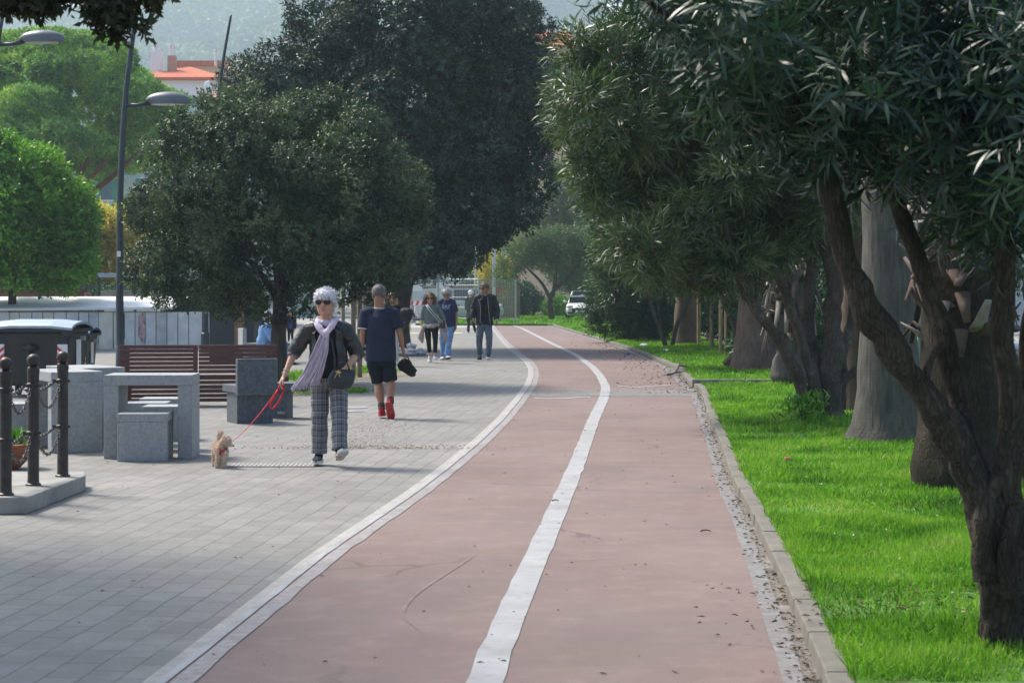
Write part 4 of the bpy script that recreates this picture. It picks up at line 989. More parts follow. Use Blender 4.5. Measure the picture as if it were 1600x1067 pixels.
# granite tables and stools
def nbox(w_, d_, h_, t_, tt): 
    mb = MB(); mb.box((-w_/2+t_/2, 0, (h_-tt)/2), (t_, d_, h_-tt)); mb.box((w_/2-t_/2, 0, (h_-tt)/2), (t_, d_, h_-tt)); return mb
def gtable(x, y, rz, label, w_=.90, d_=.52, h_=.80):
    t = thing('granite_table', label, 'table', (x, y, 0), rz, 'granite tables')
    for s_ in (-1, 1):
        mb = MB(); mb.box((s_*(w_/2-.07), 0, (h_-.10)/2), (.14, d_-.006, h_-.10)); mb.build('leg', m_granite, t, bevel=.006)
    mb = MB(); mb.box((0, 0, h_-.05), (w_, d_, .10)); mb.build('tabletop', m_granite, t, bevel=.006); return t
def gstool(x, y, rz, label, w_=.46, d_=.40, h_=.45):
    t = thing('granite_stool', label, 'stool', (x, y, 0), rz, 'granite stools round the tables')
    for s_ in (-1, 1):
        mb = MB(); mb.box((s_*(w_/2-.05), 0, (h_-.08)/2), (.10, d_-.006, h_-.08)); mb.build('leg', m_granite, t, bevel=.006)
    mb = MB(); mb.box((0, 0, h_-.04), (w_, d_, .08)); mb.build('seat', m_granite, t, bevel=.006); return t
gtable(-2.62-.02, 18.6, R(2), 'nearest granite table, seen end on with open front, in front of the wooden bench') if False else None
q = G(163, 717); q2 = G(298, 716)
gtable((q.x+q2.x)/2, q.y+.28, R(1.5), 'granite table standing alone in front of the wooden bench, open side to the viewer', w_=q2.x-q.x+.03)
q = G(181, 721); gstool(q.x+.235, q.y+.24, R(90)+R(3), 'nearest granite stool with solid front slab before the lone granite table', .48, .47)
q = G(219, 706); gstool(q.x+.23, q.y+.24, R(2), 'granite stool under the right half of the lone granite table')
q = P(187, 629, 19.75); gstool(q.x+.24, 19.95, R(4), 'granite stool at the back left of the lone granite table')
q = P(206, 624, 20.4); gstool(q.x+.27, 20.75, R(3), 'granite stool farthest behind the lone granite table')
q = G(140, 707); gtable(q.x-.34, q.y+.42, R(-62), 'granite table turned sideways, its solid end toward the viewer, right behind the bollards', d_=.52)
q = G(165, 697); gtable(q.x-.35, q.y+.62, R(-55), 'granite table partly hidden between the other two tables')
q = G(30, 700); gstool(q.x-.15, q.y+.2, R(-60), 'granite stool half hidden behind the left bollard')
# granite chairs
def gchair(x, y, rz, label, m=None, w_=.50, name='granite_chair'):
    m = m or m_granite_d
    t = thing(name, label, 'chair', (x, y, 0), rz, 'granite chairs')
    mb = MB(); mb.box((0, .10, .185), (w_-.05, .46, .37)); mb.build('base', m, t, bevel=.006)
    mb = MB(); mb.box((0, .14, .415), (w_, .60, .09)); mb.build('seat', m, t, bevel=.006)
    mb = MB(); mb.box((0, -.20, .565), (w_+.004, .085, .44)); mb.build('backrest', m, t, bevel=.006); return t
q = G(386, 663); gchair(q.x+.02, q.y+.30, R(24), 'dark granite chair with its back to the viewer, left of the woman with the dog')
q = G(432, 655); t = thing('granite_bench', 'dark granite seat with overhanging slab, half hidden behind the woman with the scarf', 'bench', (q.x, q.y+.25, 0), R(-5))
mb = MB(); mb.box((0, 0, .175), (.28, .4, .35)); mb.build('base', m_granite_d, t, bevel=.006)
mb = MB(); mb.box((.12, 0, .40), (.55, .44, .10)); mb.build('slab', m_granite_d, t, bevel=.006)
mb = MB(); mb.box((.07, -.203, .08), (.09, .004, .03)); mb.build('plate', m_metal, t)
gchair((392-800)/71, 42.3, R(-70), 'grey granite chair under the man in the light blue shirt', m_granite, .5)
# wooden bench (its back)
m_slat = mat('bench_wood', (.115, .042, .035), .55, .25, 3, .3, 40, sc3=(.3, 3, 3), col2=(.07, .025, .022))
q0, q1 = G(186, 636), G(434, 634); Lb = (q1-q0).length
t = thing('wooden_bench', 'long dark red slatted bench seen from behind', 'bench', ((q0.x+q1.x)/2, q0.y+.1, 0), math.atan2(q1.y-q0.y, q1.x-q0.x))
nb_ = 8
for part, rows in (('backrest', [(-.02-.10*k/6., .83-.057*k) for k in range(7)]), ('seat', [(.02+.075*k, .425-.004*k) for k in range(7)]), ('front_apron', [(-.06+.02*k, .395-.062*k) for k in range(6)])):
    mb = MB()
    for k, (y_, z_) in enumerate(rows):
        for hf in (-1, 1):
            mb.box((hf*Lb/4, y_ if part == 'seat' else y_+.10, z_+.002*noise.noise(Vector((k, hf, 0)))), (Lb/2-.01, .032 if part != 'seat' else .062, .049 if part != 'seat' else .032))
    mb.build(part, m_slat, t, bevel=.004)
for x_ in (-Lb/2+.12, -.04, Lb/2-.12):
    mb = MB(); mb.tube([(x_, -.02, .0), (x_, .0, .25), (x_, .05, .43), (x_, .03, .6), (x_, .10, .85)], [(.03, .02)]*5, 6, side=(1, 0, 0)); mb.tube([(x_, .05, .40), (x_, .5, .39)], [(.03, .02)]*2, 6, side=(1, 0, 0)); mb.tube([(x_, .45, .40), (x_, .48, 0)], [(.03, .02)]*2, 6, side=(1, 0, 0))
    mb.build('leg', m_slat, t)
mb = MB(); mb.box((-Lb/2+.06, -.07, .23), (.09, .07, .46)); mb.build('end_post', m_slat, t, bevel=.004)
# dumpsters
def stripes(mb_w, mb_r, x, y, z0, z1, w_, n_=5, flip=1, ny=None):
    """chevron panel: white ground with slanting red bars, lying just proud of y"""
    mb_w.box((x, y, (z0+z1)/2), (w_, .006, z1-z0)); h = (z1-z0)/n_
    for k in range(n_):
        a = z0+h*k+.0; s_ = w_*.8*flip
        pts = [(x-w_/2, y-.005, a+max(0, -s_)), (x+w_/2, y-.005, a+max(0, s_)), (x+w_/2, y-.005, min(z1, a+max(0, s_)+h*.5)), (x-w_/2, y-.005, min(z1, a+max(0, -s_)+h*.5))]
        if pts[1][2] < z1 and pts[0][2] < z1: mb_r.add(pts, [(0, 1, 2, 3)])
def dumpster(x, y, rz, sc_, label, lidm):
    t = thing('dumpster', label, 'dumpster', (x, y, 0), rz, 'waste dumpsters'); t.scale = (sc_,)*3
    mb = MB(); W_ = 1.36
    for z0, z1, w0, w1, d0, d1 in ((.18, 1.06, 1.16, 1.30, .80, .98),):
        mb.add([(-w0/2, -d0/2, z0), (w0/2, -d0/2, z0), (w0/2, d0/2, z0), (-w0/2, d0/2, z0), (-w1/2, -d1/2, z1), (w1/2, -d1/2, z1), (w1/2, d1/2, z1), (-w1/2, d1/2, z1)], [(3, 2, 1, 0), (4, 5, 6, 7), (0, 1, 5, 4), (1, 2, 6, 5), (2, 3, 7, 6), (3, 0, 4, 7)])
    mb.build('body', m_black, t, bevel=.03)
    mb = MB(); mb.box((0, 0, 1.085), (1.42, 1.08, .06)); mb.box((-.62, -.5, 1.02), (.16, .08, .1)); mb.box((.62, -.5, 1.02), (.16, .08, .1)); mb.build('rim', m_black, t, bevel=.012)
    mb = MB(); vs = []; n_ = 14
    for i in range(n_+1):
        yy_ = -.55+1.1*i/n_; zz_ = 1.125+.10*math.sin(math.pi*min(1, max(0, i/n_)))**.6
        for s_ in (-.71, -.35, .35, .71): vs.append((s_, yy_, zz_+(.035 if abs(s_) < .5 else 0)))
    k_ = len(vs); vs += [(x_, y_, z_-.04) for x_, y_, z_ in vs]
    fs = [(i*4+j, i*4+j+1, (i+1)*4+j+1, (i+1)*4+j) for i in range(n_) for j in range(3)]
    fs += [tuple(k_+c for c in reversed(f)) for f in fs]
    for i in range(n_): fs += [(i*4, (i+1)*4, k_+(i+1)*4, k_+i*4), (i*4+3, k_+i*4+3, k_+(i+1)*4+3, (i+1)*4+3)]
    for j in range(3): fs += [(j, k_+j, k_+j+1, j+1), (n_*4+j, n_*4+j+1, k_+n_*4+j+1, k_+n_*4+j)]
    mb.add(vs, fs); mb.build('lid', lidm, t)
    for s_ in (-1, 1):
        mw, mr = MB(), MB(); stripes(mw, mr, s_*.53, -.475, .42, .86, .17, 4, s_*-1); p_ = mw.build('reflector_panel', m_white, t); mr.build('red_stripe', m_red, p_)
    mb = MB(); mb.tube([(-.12, -.52, .80), (.12, -.52, .80)], .035, 10); mb.ball((0, -.50, .80), .07, 12, 8); mb.build('lift_handle', m_black, t, smooth=True)
    for s_ in (-1, 1):
        mb = MB(); mb.tube([(s_*.69, -.03, .95), (s_*.76, -.03, .95)], .04, 10); mb.build('trunnion', m_metal, t)
        for d_ in (-1, 1): mb = MB(); mb.tube([(s_*.5-.03, d_*.33, .1), (s_*.5+.03, d_*.33, .1)], .1, 16); mb.build('wheel', m_black, t, smooth='auto')
    mb = MB(); mb.box((.64, .0, .72), (.01, .22, .42)); mb.build('sticker', m_white, t); return t
m_lid = mat('pale_blue_lid', (.30, .38, .44), .5, .1, 6, .1); m_lidb = mat('blue_lid', (.03, .09, .30), .5, .1, 6, .1)
q = P(66, 590, 29.4); dumpster(q.x-.02, 29.4, R(-6), .93, 'black dumpster with pale grey blue lid behind the granite tables', m_lid)
q = P(118, 590, 31.6); dumpster(q.x-.25, 31.6, R(0), .82, 'dumpster with blue lid mostly hidden behind the pale lidded one', m_lidb)
# shed of pale upright panels with a white sloping roof
xs0 = P(-40, 500, 53).x; xs1 = P(346, 500, 53).x
t = thing('metal_shed', 'long low pale shed of upright metal panels with white roof behind the bench', 'shed', (0, 53, 0))
m_panel = mat('shed_panel', (.64, .66, .66), .5, .1, 3, .1, 20, col2=(.50, .52, .53)); m_panel2 = mat('shed_panel_grey', (.48, .50, .51), .5, .2, 3, .1); m_panel3 = mat('cream_panel', (.64, .62, .53), .5, .15, 3, .1)
x = xs0; k = 0; g = random.Random(3); mats3 = [MB(), MB(), MB()]
while x < xs1-.05:
    w_ = min(g.choice((.28, .34, .40, .30)), xs1-x); m_i = g.choice((0, 0, 1, 2, 0)); mbp = MB()
    mbp.box((x+w_/2, g.choice((0, -.012, -.03)), .51), (w_-.02, .05, 1.02)); x += w_; mbp.build('panel', (m_panel, m_panel2, m_panel3)[m_i], t)
m_shed_gap = mat('dark_gap', (.10, .09, .08), .9, .3, 5, .2)  # dark colour of the shed body, seen in the gaps between panels
mb = MB(); mb.box(((xs0+xs1)/2, 1.5, .51), (xs1-xs0-.02, 2.8, 1.0)); mb.build('wall', m_shed_gap, t)
mb = MB(); mb.add([(xs0-.1, -.18, 1.05), (xs1-1.3, -.18, 1.10), (xs1-1.3, 3.0, 1.40), (xs0-.1, 3.0, 1.38), (xs0-.1, -.18, 1.12), (xs1-1.3, -.18, 1.17), (xs1-1.3, 3.0, 1.45), (xs0-.1, 3.0, 1.44)], [(3, 2, 1, 0), (4, 5, 6, 7), (0, 1, 5, 4), (1, 2, 6, 5), (2, 3, 7, 6), (3, 0, 4, 7)])
mb.build('roof', mat('white_roof', (.74, .75, .76), .6, .08, 1.5, .2, 6), t, bevel=.01)
mb = MB(); vs = []; g = random.Random(9); c = P(222, 512, 53)
for i in range(15):
    a = 2*math.pi*i/15; r_ = .7+.5*g.random(); vs.append((c.x+.11*r_*math.cos(a), -.062, c.z+.45*r_*math.sin(a)))
mb.add(vs, [tuple(range(15))]); mb.build('torn_poster', mat('torn_poster', (.45, .36, .35), .9, .5, 9, .2, col2=(.30, .12, .12)), t)
# brown hut behind, pale beam canopy
q0, q1 = P(-40, 447, 70), P(165, 452, 70)
t = thing('wooden_hut', 'low brown hut with dark flat roof behind the white shed roof', 'hut', (0, 70, 0))
mb = MB(); mb.box(((q0.x+q1.x)/2, 2, .84), (q1.x-q0.x-.3, 3.6, 1.68)); mb.build('wall', mat('brown_board', (.22, .09, .055), .8, .2, 3, .3, sc3=(.3, 1, 8)), t)
mb = MB(); mb.box(((q0.x+q1.x)/2, 1.9, 1.78), (q1.x-q0.x, 4.2, .17), ry=.014); mb.build('roof', mat('roof_felt', (.07, .07, .08), .9, .2, 3, .2), t)
q = P(137, 460, 69.9); mb = MB(); mb.box((q.x, .15, q.z), (.34, .03, .12)); sg = mb.build('notice', m_white, t); mb = MB(); mb.box((q.x, .13, q.z), (.30, .01, .08)); mb.build('notice_face', m_red, sg)
q0, q1 = P(163, 452, 66), P(248, 455, 66)
t = thing('beige_hut', 'low beige slatted hut roof right of the brown hut', 'hut', (0, 66, 0))
mb = MB(); mb.box(((q0.x+q1.x)/2, 1, .7), (q1.x-q0.x, 2, 1.4)); mb.build('wall', m_panel3, t); mb = MB()
for k in range(4): mb.box(((q0.x+q1.x)/2, .9, 1.43+k*.06), (q1.x-q0.x+.2, 2.4-.3*k, .045))
mb.build('roof', mat('beige_slats', (.33, .30, .25), .8, .15, 3, .2), t)
q0, q1 = P(150, 430, 62), P(216, 430, 62)
t = thing('beam_canopy', 'pale blue grey beam on posts between yellow tree and lamp post', 'canopy', (0, 62, 0))
mb = MB(); mb.box(((q0.x+q1.x)/2, 0, q0.z), (q1.x-q0.x, .5, .14)); mb.build('beam', mat('pale_blue_steel', (.33, .42, .48), .5, .1, 3, 0), t)
for x_ in (q0.x+.1, (q0.x+q1.x)/2, q1.x-.1): mb = MB(); mb.box((x_, 0, (q0.z-.07)/2), (.08, .08, q0.z-.07)); mb.build('post', m_polegrey, t)
# dark bin / kiosk behind the round oak trunk
q = G(362, 566); t = thing('kiosk', 'dark narrow kiosk with brown panel half hidden under the round oak', 'kiosk', (q.x, q.y, 0))
mb = MB(); mb.box((0, .4, 1.1), (1.0, .9, 2.2)); mb.build('cabinet', mat('kiosk_dark', (.03, .035, .045), .6, .2, 4, .1), t, bevel=.02); mb = MB(); mb.box((.18, -.06, 1.0), (.22, .02, 1.9)); mb.build('panel', mat('kiosk_brown', (.22, .12, .06), .7, .2, 4, .2), t)
q = G(393, 556); t = thing('waste_bin', 'round dark blue waste bin behind the seated man', 'bin', (q.x, q.y, 0))
mb = MB(); mb.lathe([(.26, 0), (.28, .5), (.30, 1.15), (.31, 1.2), (.31, 1.26), (.2, 1.42), (.05, 1.46)], 20); mb.build('body', mat('bin_blue', (.06, .08, .11), .5, .2, 4, .1), t, smooth='auto'); mb = MB(); mb.lathe([(.315, 1.16), (.32, 1.18), (.315, 1.2)], 20); mb.build('rim', m_metal, t)
# ------------------------------------------------------------------ lamps
def lamp_head(t, base, dirx, m=None):
    """arm from base point then a flattened dome head; dirx = unit vector"""
    d = Vector(dirx).normalized(); base = Vector(base); mb = MB()
    mb.tube([base, base+d*.22+Vector((0, 0, .0)), base+d*.48+Vector((0, 0, .05))], [.045, .038, .05], 10); ar = mb.build('arm', m_polegrey, t, smooth=True)
    c = base+d*.83+Vector((0, 0, .10)); mb = MB(); sd_ = d.cross(Vector((0, 0, 1))); vs = []; n1, n2 = 10, 28
    for i in range(n1+1):
        th = i/n1*math.pi/2
        for k in range(n2):
            a = 2*math.pi*k/n2; rl = .40*(1+.12*math.cos(a)); ext_ = 1.25 if math.cos(a) < -.6 else 1
            vs.append(c+d*math.cos(a)*math.cos(th)*rl*ext_+sd_*math.sin(a)*math.cos(th)*.21+Vector((0, 0, math.sin(th)*.17)))
    fs = [(i*n2+k, i*n2+(k+1) % n2, (i+1)*n2+(k+1) % n2, (i+1)*n2+k) for i in range(n1) for k in range(n2)]
    b0 = len(vs)
    for z_, sc_ in ((-.075, .97), (-.075, .80)):
        for k in range(n2):
            a = 2*math.pi*k/n2; rl = .40*(1+.12*math.cos(a))*sc_; vs.append(c+d*math.cos(a)*rl+sd_*math.sin(a)*.21*sc_+Vector((0, 0, z_)))
    fs += [(b0+k, b0+(k+1) % n2, (k+1) % n2, k) for k in range(n2)]+[(b0+n2+k, b0+n2+(k+1) % n2, b0+(k+1) % n2, b0+k) for k in range(n2)]
    mb.add(vs, fs); hd = mb.build('lamp_head', mat('lamp_housing', (.13, .145, .16), .4, .1, 4, 0, metal=.4), t, smooth='auto')
    mb = MB(); vs = [c+d*math.cos(2*math.pi*k/n2)*.33+sd_*math.sin(2*math.pi*k/n2)*.165+Vector((0, 0, -.07)) for k in range(n2)]
    vs += [p_-Vector((0, 0, .02)) for p_ in vs]; mb.add(vs, [tuple(range(n2)), tuple(reversed(range(n2, 2*n2)))]+[(k, (k+1) % n2, n2+(k+1) % n2, n2+k) for k in range(n2)])
    mb.build('lens', mat('lamp_lens', (.55, .56, .55), .3, .05, 4, 0), hd)
def street_lamp(label, path, r0, r1, heads):
    b0 = path[0]; t = thing('street_lamp', label, 'street lamp', b0, 0, 'tall leaning street lamps')
    mb = MB(); out = limb(mb, [p_-b0 for p_ in path], r0, r1, 14, 0, 8); mb.build('pole', m_polegrey, t, smooth=True)
    mb = MB(); mb.lathe([(r0*1.6, -.01), (r0*1.6, .03), (r0*1.25, .05), (r0*1.2, .5), (r0*1.0, .52)], 16); mb.build('base_sleeve', m_polegrey, t, smooth='auto')
    for (hp, d_) in heads: lamp_head(t, hp-b0, d_)
    return t
Yl = 38
pth = [G(189, 581.3)]; pth[0].y = Yl
for px, py in ((187, 470), (187.5, 400), (188, 300), (194, 180), (202, 100), (217, 0), (234, -90), (248, -150)): pth.append(P(px, py, Yl))
lt = street_lamp('leaning dark street lamp rising in front of the pale shed, its arm to the right', pth, .085, .03, [(P(197, 165, Yl), (1, 0, .0)), (P(231, -70, Yl), (-1, 0, .05))])
q = P(187, 397, Yl); mb = MB(); mb.box((q.x-pth[0].x+.0, -.084, q.z), (.07, .02, .11)); mb.build('sticker', m_white, lt)
q = P(186, 510, Yl); mb = MB(); mb.box((q.x-pth[0].x+.085, 0, q.z), (.05, .06, .5)); mb.build('cable_box', m_polegrey, lt)
Yl = 50; pth = [P(321, 551, Yl)]
for px, py in ((320.5, 500), (321, 400), (326, 280), (336, 190), (348, 100), (361, 24)): pth.append(P(px, py, Yl))
street_lamp('tapering dark pole rising behind the round oak with a bare pointed tip', pth, .10, .03, [(P(331, 240, Yl), (.5, .8, 0))])
Yl = 38; pth = [P(-22, 581, Yl)]
for px, py in ((-22, 400), (-14, 220), (-4, 75), (18, -40)): pth.append(P(px, py, Yl))
street_lamp('street lamp at the left edge whose head reaches into the top left corner', pth, .085, .03, [(P(0, 70, Yl), (1, 0, .02))])
t = bpy.data.objects[-1] if False else None
q = P(205, 349, 86); t = thing('distant_lamp', 'small distant lamp head between the lamp pole and the round oak', 'street lamp', (q.x+.1, 86, 0)); mb = MB(); mb.tube([(0, 0, 0), (0, 0, q.z+.1)], .05, 8); mb.build('pole', m_polegrey, t); lamp_head(t, (.45, 0, q.z), (-1, 0, 0))
# ------------------------------------------------------------------ site fence far back
def fpanel(x0, x1, y0, y1, h, label):
    c = Vector(((x0+x1)/2, (y0+y1)/2, 0)); a = math.atan2(y1-y0, x1-x0); L_ = math.hypot(x1-x0, y1-y0)
    t = thing('fence_panel', label, 'fence', c, a, 'temporary metal fence panels')
    for s_ in (-1, 1): mb = MB(); mb.tube([(s_*L_/2, 0, .1), (s_*L_/2, 0, h)], .035, 8); mb.build('post', m_metal, t)
    mb = MB(); mb.tube([(-L_/2, 0, h), (L_/2, 0, h)], .028, 6); mb.tube([(-L_/2, 0, .25), (L_/2, 0, .25)], .028, 6); mb.tube([(-L_/2, 0, h-.3), (L_/2, 0, h-.3)], .02, 6); mb.build('rail', m_metal, t)
    mb = MB(); n_ = int(L_/.14)
    for i in range(1, n_): mb.tube([(-L_/2+L_*i/n_, 0, .25), (-L_/2+L_*i/n_, 0, h)], .011, 4, cap=False)
    for z_ in (.8, 1.3): mb.tube([(-L_/2, 0, z_), (L_/2, 0, z_)], .01, 4)
    mb.build('mesh_wires', m_metal, t)
    mb = MB(); mb.box((-L_/2, 0, .075), (.28, .7, .15)); mb.build('concrete_foot', m_concrete, t, bevel=.02)
    return t
def fx(px, Y): return (px-800)/F*Y
fpanel(fx(600, 103), fx(638, 98), 103, 98, 2.1, 'metal fence panel farthest left, set back behind the blond woman')
fpanel(fx(641, 96), fx(694, 97), 96, 97, 2.15, 'metal fence panel directly above the curly haired woman')
fpanel(fx(695.5, 97), fx(748, 94.5), 97, 94.5, 2.2, 'metal fence panel above the man in the navy T shirt')
fpanel(fx(750, 94.5), fx(806, 97), 94.5, 97, 2.15, 'metal fence panel farthest right, behind the man in the black jacket')
fpanel(fx(520, 104), fx(566, 103), 104, 103, 2.0, 'metal fence panel seen between the wooden posts')
# hoarding boards behind the fence
t = thing('site_hoarding', 'ochre boarded hoarding behind the metal fence', 'hoarding', (fx(690, 104), 104, 0)); mb = MB(); mb.box((0, 0, .95), (8.5, .08, 1.9)); mb.build('boards', mat('ochre_board', (.24, .20, .13), .9, .25, 2, .3, sc3=(6, 1, .5)), t)
mb = MB(); mb.box((-1.3, -.07, .9), (1.1, .04, 1.8)); mb.build('gate_leaf', mat('dark_gate', (.05, .05, .07), .8, .2, 3, .1), t)
for px, py, w_, nmz in ((652, 450, .5, 'white notice on the fence above the curly haired woman'), (690, 446, .32, 'small white notice on the fence post between the two middle panels')):
    q = P(px, py, 95.5); t = thing('notice_board', nmz, 'sign', q); mb = MB(); mb.box((0, 0, 0), (w_, .03, .3)); mb.build('board', m_white, t)
# red and white barrier board
q = P(643, 473.5, 90); t = thing('barrier_board', 'red and white striped barrier board on the fence behind the blond woman', 'barrier', (q.x, 90, 0))
mb = MB(); mb.box((0, 0, q.z), (1.25, .03, .22)); mb.build('board', m_white, t); mb = MB()
for i in range(5): x_ = -.6+i*.26; mb.add([(x_, -.022, q.z-.105), (x_+.12, -.022, q.z-.105), (x_+.2, -.022, q.z+.105), (x_+.08, -.022, q.z+.105)], [(0, 1, 2, 3)])
mb.build('red_stripes', m_red, t)
for s_ in (-.55, .55): mb = MB(); mb.tube([(s_, .03, 0), (s_, .03, q.z+.1)], .02, 6); mb.box((s_, .03, .02), (.06, .4, .03)); mb.build('leg', m_metal, t)
q = G(636, 516); t = thing('barrier_block', 'yellow plastic barrier block behind the bag of the blond woman', 'barrier', q); mb = MB(); mb.box((0, 0, .22), (.30, .35, .44), taper=.8); mb.build('block', mat('yellow_plastic', (.55, .40, .06), .5, .1, 4, 0), t, bevel=.03)
mb = MB(); mb.box((0, 0, .46), (.16, .2, .04)); mb.build('cap', mat('yellow_plastic_dark', (.35, .26, .05), .5, .1, 4, 0), t)
# posts and lamp at the back
q = G(743.6, 503); t = thing('thin_lamp_post', 'thin pale lamp post with small head behind the man in the black jacket', 'lamp post', q); mb = MB(); mb.tube([(0, 0, 0), (0, 0, 2), (0, 0, 4.2)], [.075, .06, .05], 10); mb.build('pole', m_metal, t, smooth=True)
mb = MB(); mb.lathe([(.06, 4.15), (.14, 4.25), (.17, 4.4), (.05, 4.48)], 12); mb.build('lamp_head', m_polegrey, t, smooth='auto')
for px, top, Yd, r_, lab in ((684, 408, 92, .07, 'pale sign post rising above the fence between the two middle panels'), (643, 420, 93, .05, 'thin grey post beside the left fence panel'), (507, 450, 80, .05, 'grey post left of the wooden posts')):
    q = P(px, top, Yd); t = thing('sign_post', lab, 'post', (q.x, Yd, 0)); mb = MB(); mb.tube([(0, 0, 0), (0, 0, q.z)], r_, 8); mb.build('pole', m_metal, t)
    if px == 684: mb = MB(); mb.box((0, -.08, q.z-.55), (.16, .03, 1.0)); mb.build('sign_plate', mat('sign_back', (.18, .2, .21), .5, .1, 3, 0), t)
q = P(772, 386, 99); t = thing('portal_frame', 'white post with slanting beam behind the yellow bush', 'portal', (q.x, 99, 0)); mb = MB(); mb.box((0, 0, q.z/2), (.18, .18, q.z)); mb.build('post', m_white, t, bevel=.01); mb = MB(); mb.tube([(0, 0, q.z-.05), (1.6, .6, q.z-.8)], .05, 6); mb.build('beam', m_white, t)
q = P(783, 452, 98); mb = MB(); mb.add([(-.18, 0, -.2), (.18, 0, 0), (-.18, 0, .2), (-.18, .02, -.2), (.18, .02, 0), (-.18, .02, .2)], [(0, 1, 2), (5, 4, 3), (0, 3, 4, 1), (1, 4, 5, 2), (2, 5, 3, 0)]); o = mb.build('pennant_sign', m_red, None); o.location = (q.x, 98.6, q.z); tag(o, 'small red triangular sign right of the fence', 'sign')
# wires over the path
for (x0, y0, x1, y1, lab) in ((775, 297, 880, 291, 'brighter lower cable crossing the gap above the path'), (830, 274, 876, 276, 'thin upper cable crossing the gap above the path')):
    a_, b2 = P(x0-40, y0+2, 75), P(x1+60, y1-1, 75); mb = MB(); c = (a_+b2)/2; mb.tube([a_-c, -Vector((0, 0, .05)), b2-c], .016, 6); o = mb.build('cable', m_metal, None); o.location = c; tag(o, lab, 'cable')
# stone block, rubble, rubbish
q = G(806, 503.5, .1); mb = MB(); mb.box((0, 0, .1), (.42, .35, .24), taper=.93); o = mb.build('stone_block', m_concrete, None, bevel=.02); o.location = (q.x, 91.0, .05); tag(o, 'pale stone block on the grass edge at the far end of the path', 'block')
def rock(r, seed, sq=.6):
    mb = MB(); bm = bmesh.new(); bmesh.ops.create_icosphere(bm, subdivisions=3, radius=1)
    for v_ in bm.verts:
        c_ = v_.co.copy(); f_ = 1+.35*noise.noise(c_*1.3+Vector((seed, 0, 0)))+.12*noise.noise(c_*4+Vector((0, seed, 0))); v_.co = Vector((c_.x*r*f_, c_.y*r*f_, c_.z*r*sq*f_))
    mb.v = [tuple(v_.co) for v_ in bm.verts]; mb.f = [[x_.index for x_ in f_.verts] for f_ in bm.faces]; mb.mi = [0]*len(mb.f); mb.uv = [None]*len(mb.f); bm.free(); return mb
m_rub = mat('pale_rubble', (.42, .43, .44), .9, .3, 8, .6, 20, col2=(.18, .18, .18))
g = random.Random(5)
rl = ['near left', 'near centre', 'near right', 'top', 'far left', 'far right', 'small outer left', 'small outer right']
for i, (dx, dy, dz, r_) in enumerate(((-.25, -.1, 0, .17), (.02, -.15, 0, .18), (.25, 0, 0, .14), (.03, 0, .17, .13), (-.18, .2, .02, .17), (.2, .25, .02, .15), (-.45, .05, 0, .08), (.47, -.1, 0, .07))):
    q = G(641, 556); o = rock(r_, i*7.3).build('rubble_stone', m_rub, None); o.location = (q.x+dx, q.y+dy, dz+r_*.5); o.rotation_euler = (0, 0, i); tag(o, f'broken pale stone in the rubble heap by the walkers, {rl[i]} piece', 'stone', 'rubble stones')
for px, py, s_, lab in ((1006, 541, .13, 'crumpled white paper on the lawn near the far kerb'), (1041, 549, .09, 'torn white wrapper standing in the grass left of the stakes'), (981, 548, .06, 'small blue scrap in the far gutter')):
    q = G(px, py, .1); q.z = .12 if px > 990 else .03; o = rock(s_, px, .45).build('litter_scrap', m_white if px > 990 else m_lidb, None); o.location = q; tag(o, lab, 'litter')
q = G(1058, 583, .05); mb = MB(); limb(mb, [(-.2, -.15, .03), (-.05, 0, .06), (.05, .05, .22), (.0, .1, .30)], .03, .012, 6, .3); limb(mb, [(-.05, 0, .06), (.2, .1, .08), (.42, .3, .05)], .022, .008, 6, .3); limb(mb, [(.05, .05, .2), (.25, .1, .16)], .04, .01, 6, .4)
o = mb.build('dead_branch', m_huskp, None, smooth=True); o.location = (q.x, q.y, .0); tag(o, 'dead branch with curled bark lying on the kerb of the path', 'branch')
q = G(1230, 721, .09); o = rock(.035, 3, .5).build('dry_leaf', m_terra, None); o.location = (q.x, q.y, .115); tag(o, 'brown curled dry leaf lying on the near lawn', 'leaf')
for (px, py, l_, a_, lab) in ((1103, 834, .07, .1, 'dark twig on the right half of the red path'), (868, 786, .05, .3, 'small dark pod on the worn centre line edge'), (1110, 628, .3, .05, 'thin twig near the right edge line past the paver band')):
    q = G(px, py); mb = MB(); limb(mb, [(-l_/2, 0, .012), (0, .01, .018), (l_/2, -.005, .012)], .006, .003, 6, .3); o = mb.build('twig', m_bark, None); o.location = (q.x, q.y, .008); o.rotation_euler = (0, 0, a_); tag(o, lab, 'twig')
# cut stump / mossy root by nearest oleander foot
q = G(1597, 985, .09); o = rock(.17, 4.4, .8).build('mossy_stone', mat('moss', (.05, .06, .03), 1, .5, 8, 1, 20, col2=(.08, .06, .045)), None); o.location = (q.x+.05, q.y+.05, .08); tag(o, 'mossy lump of root beside the foot of the nearest oleander', 'root')
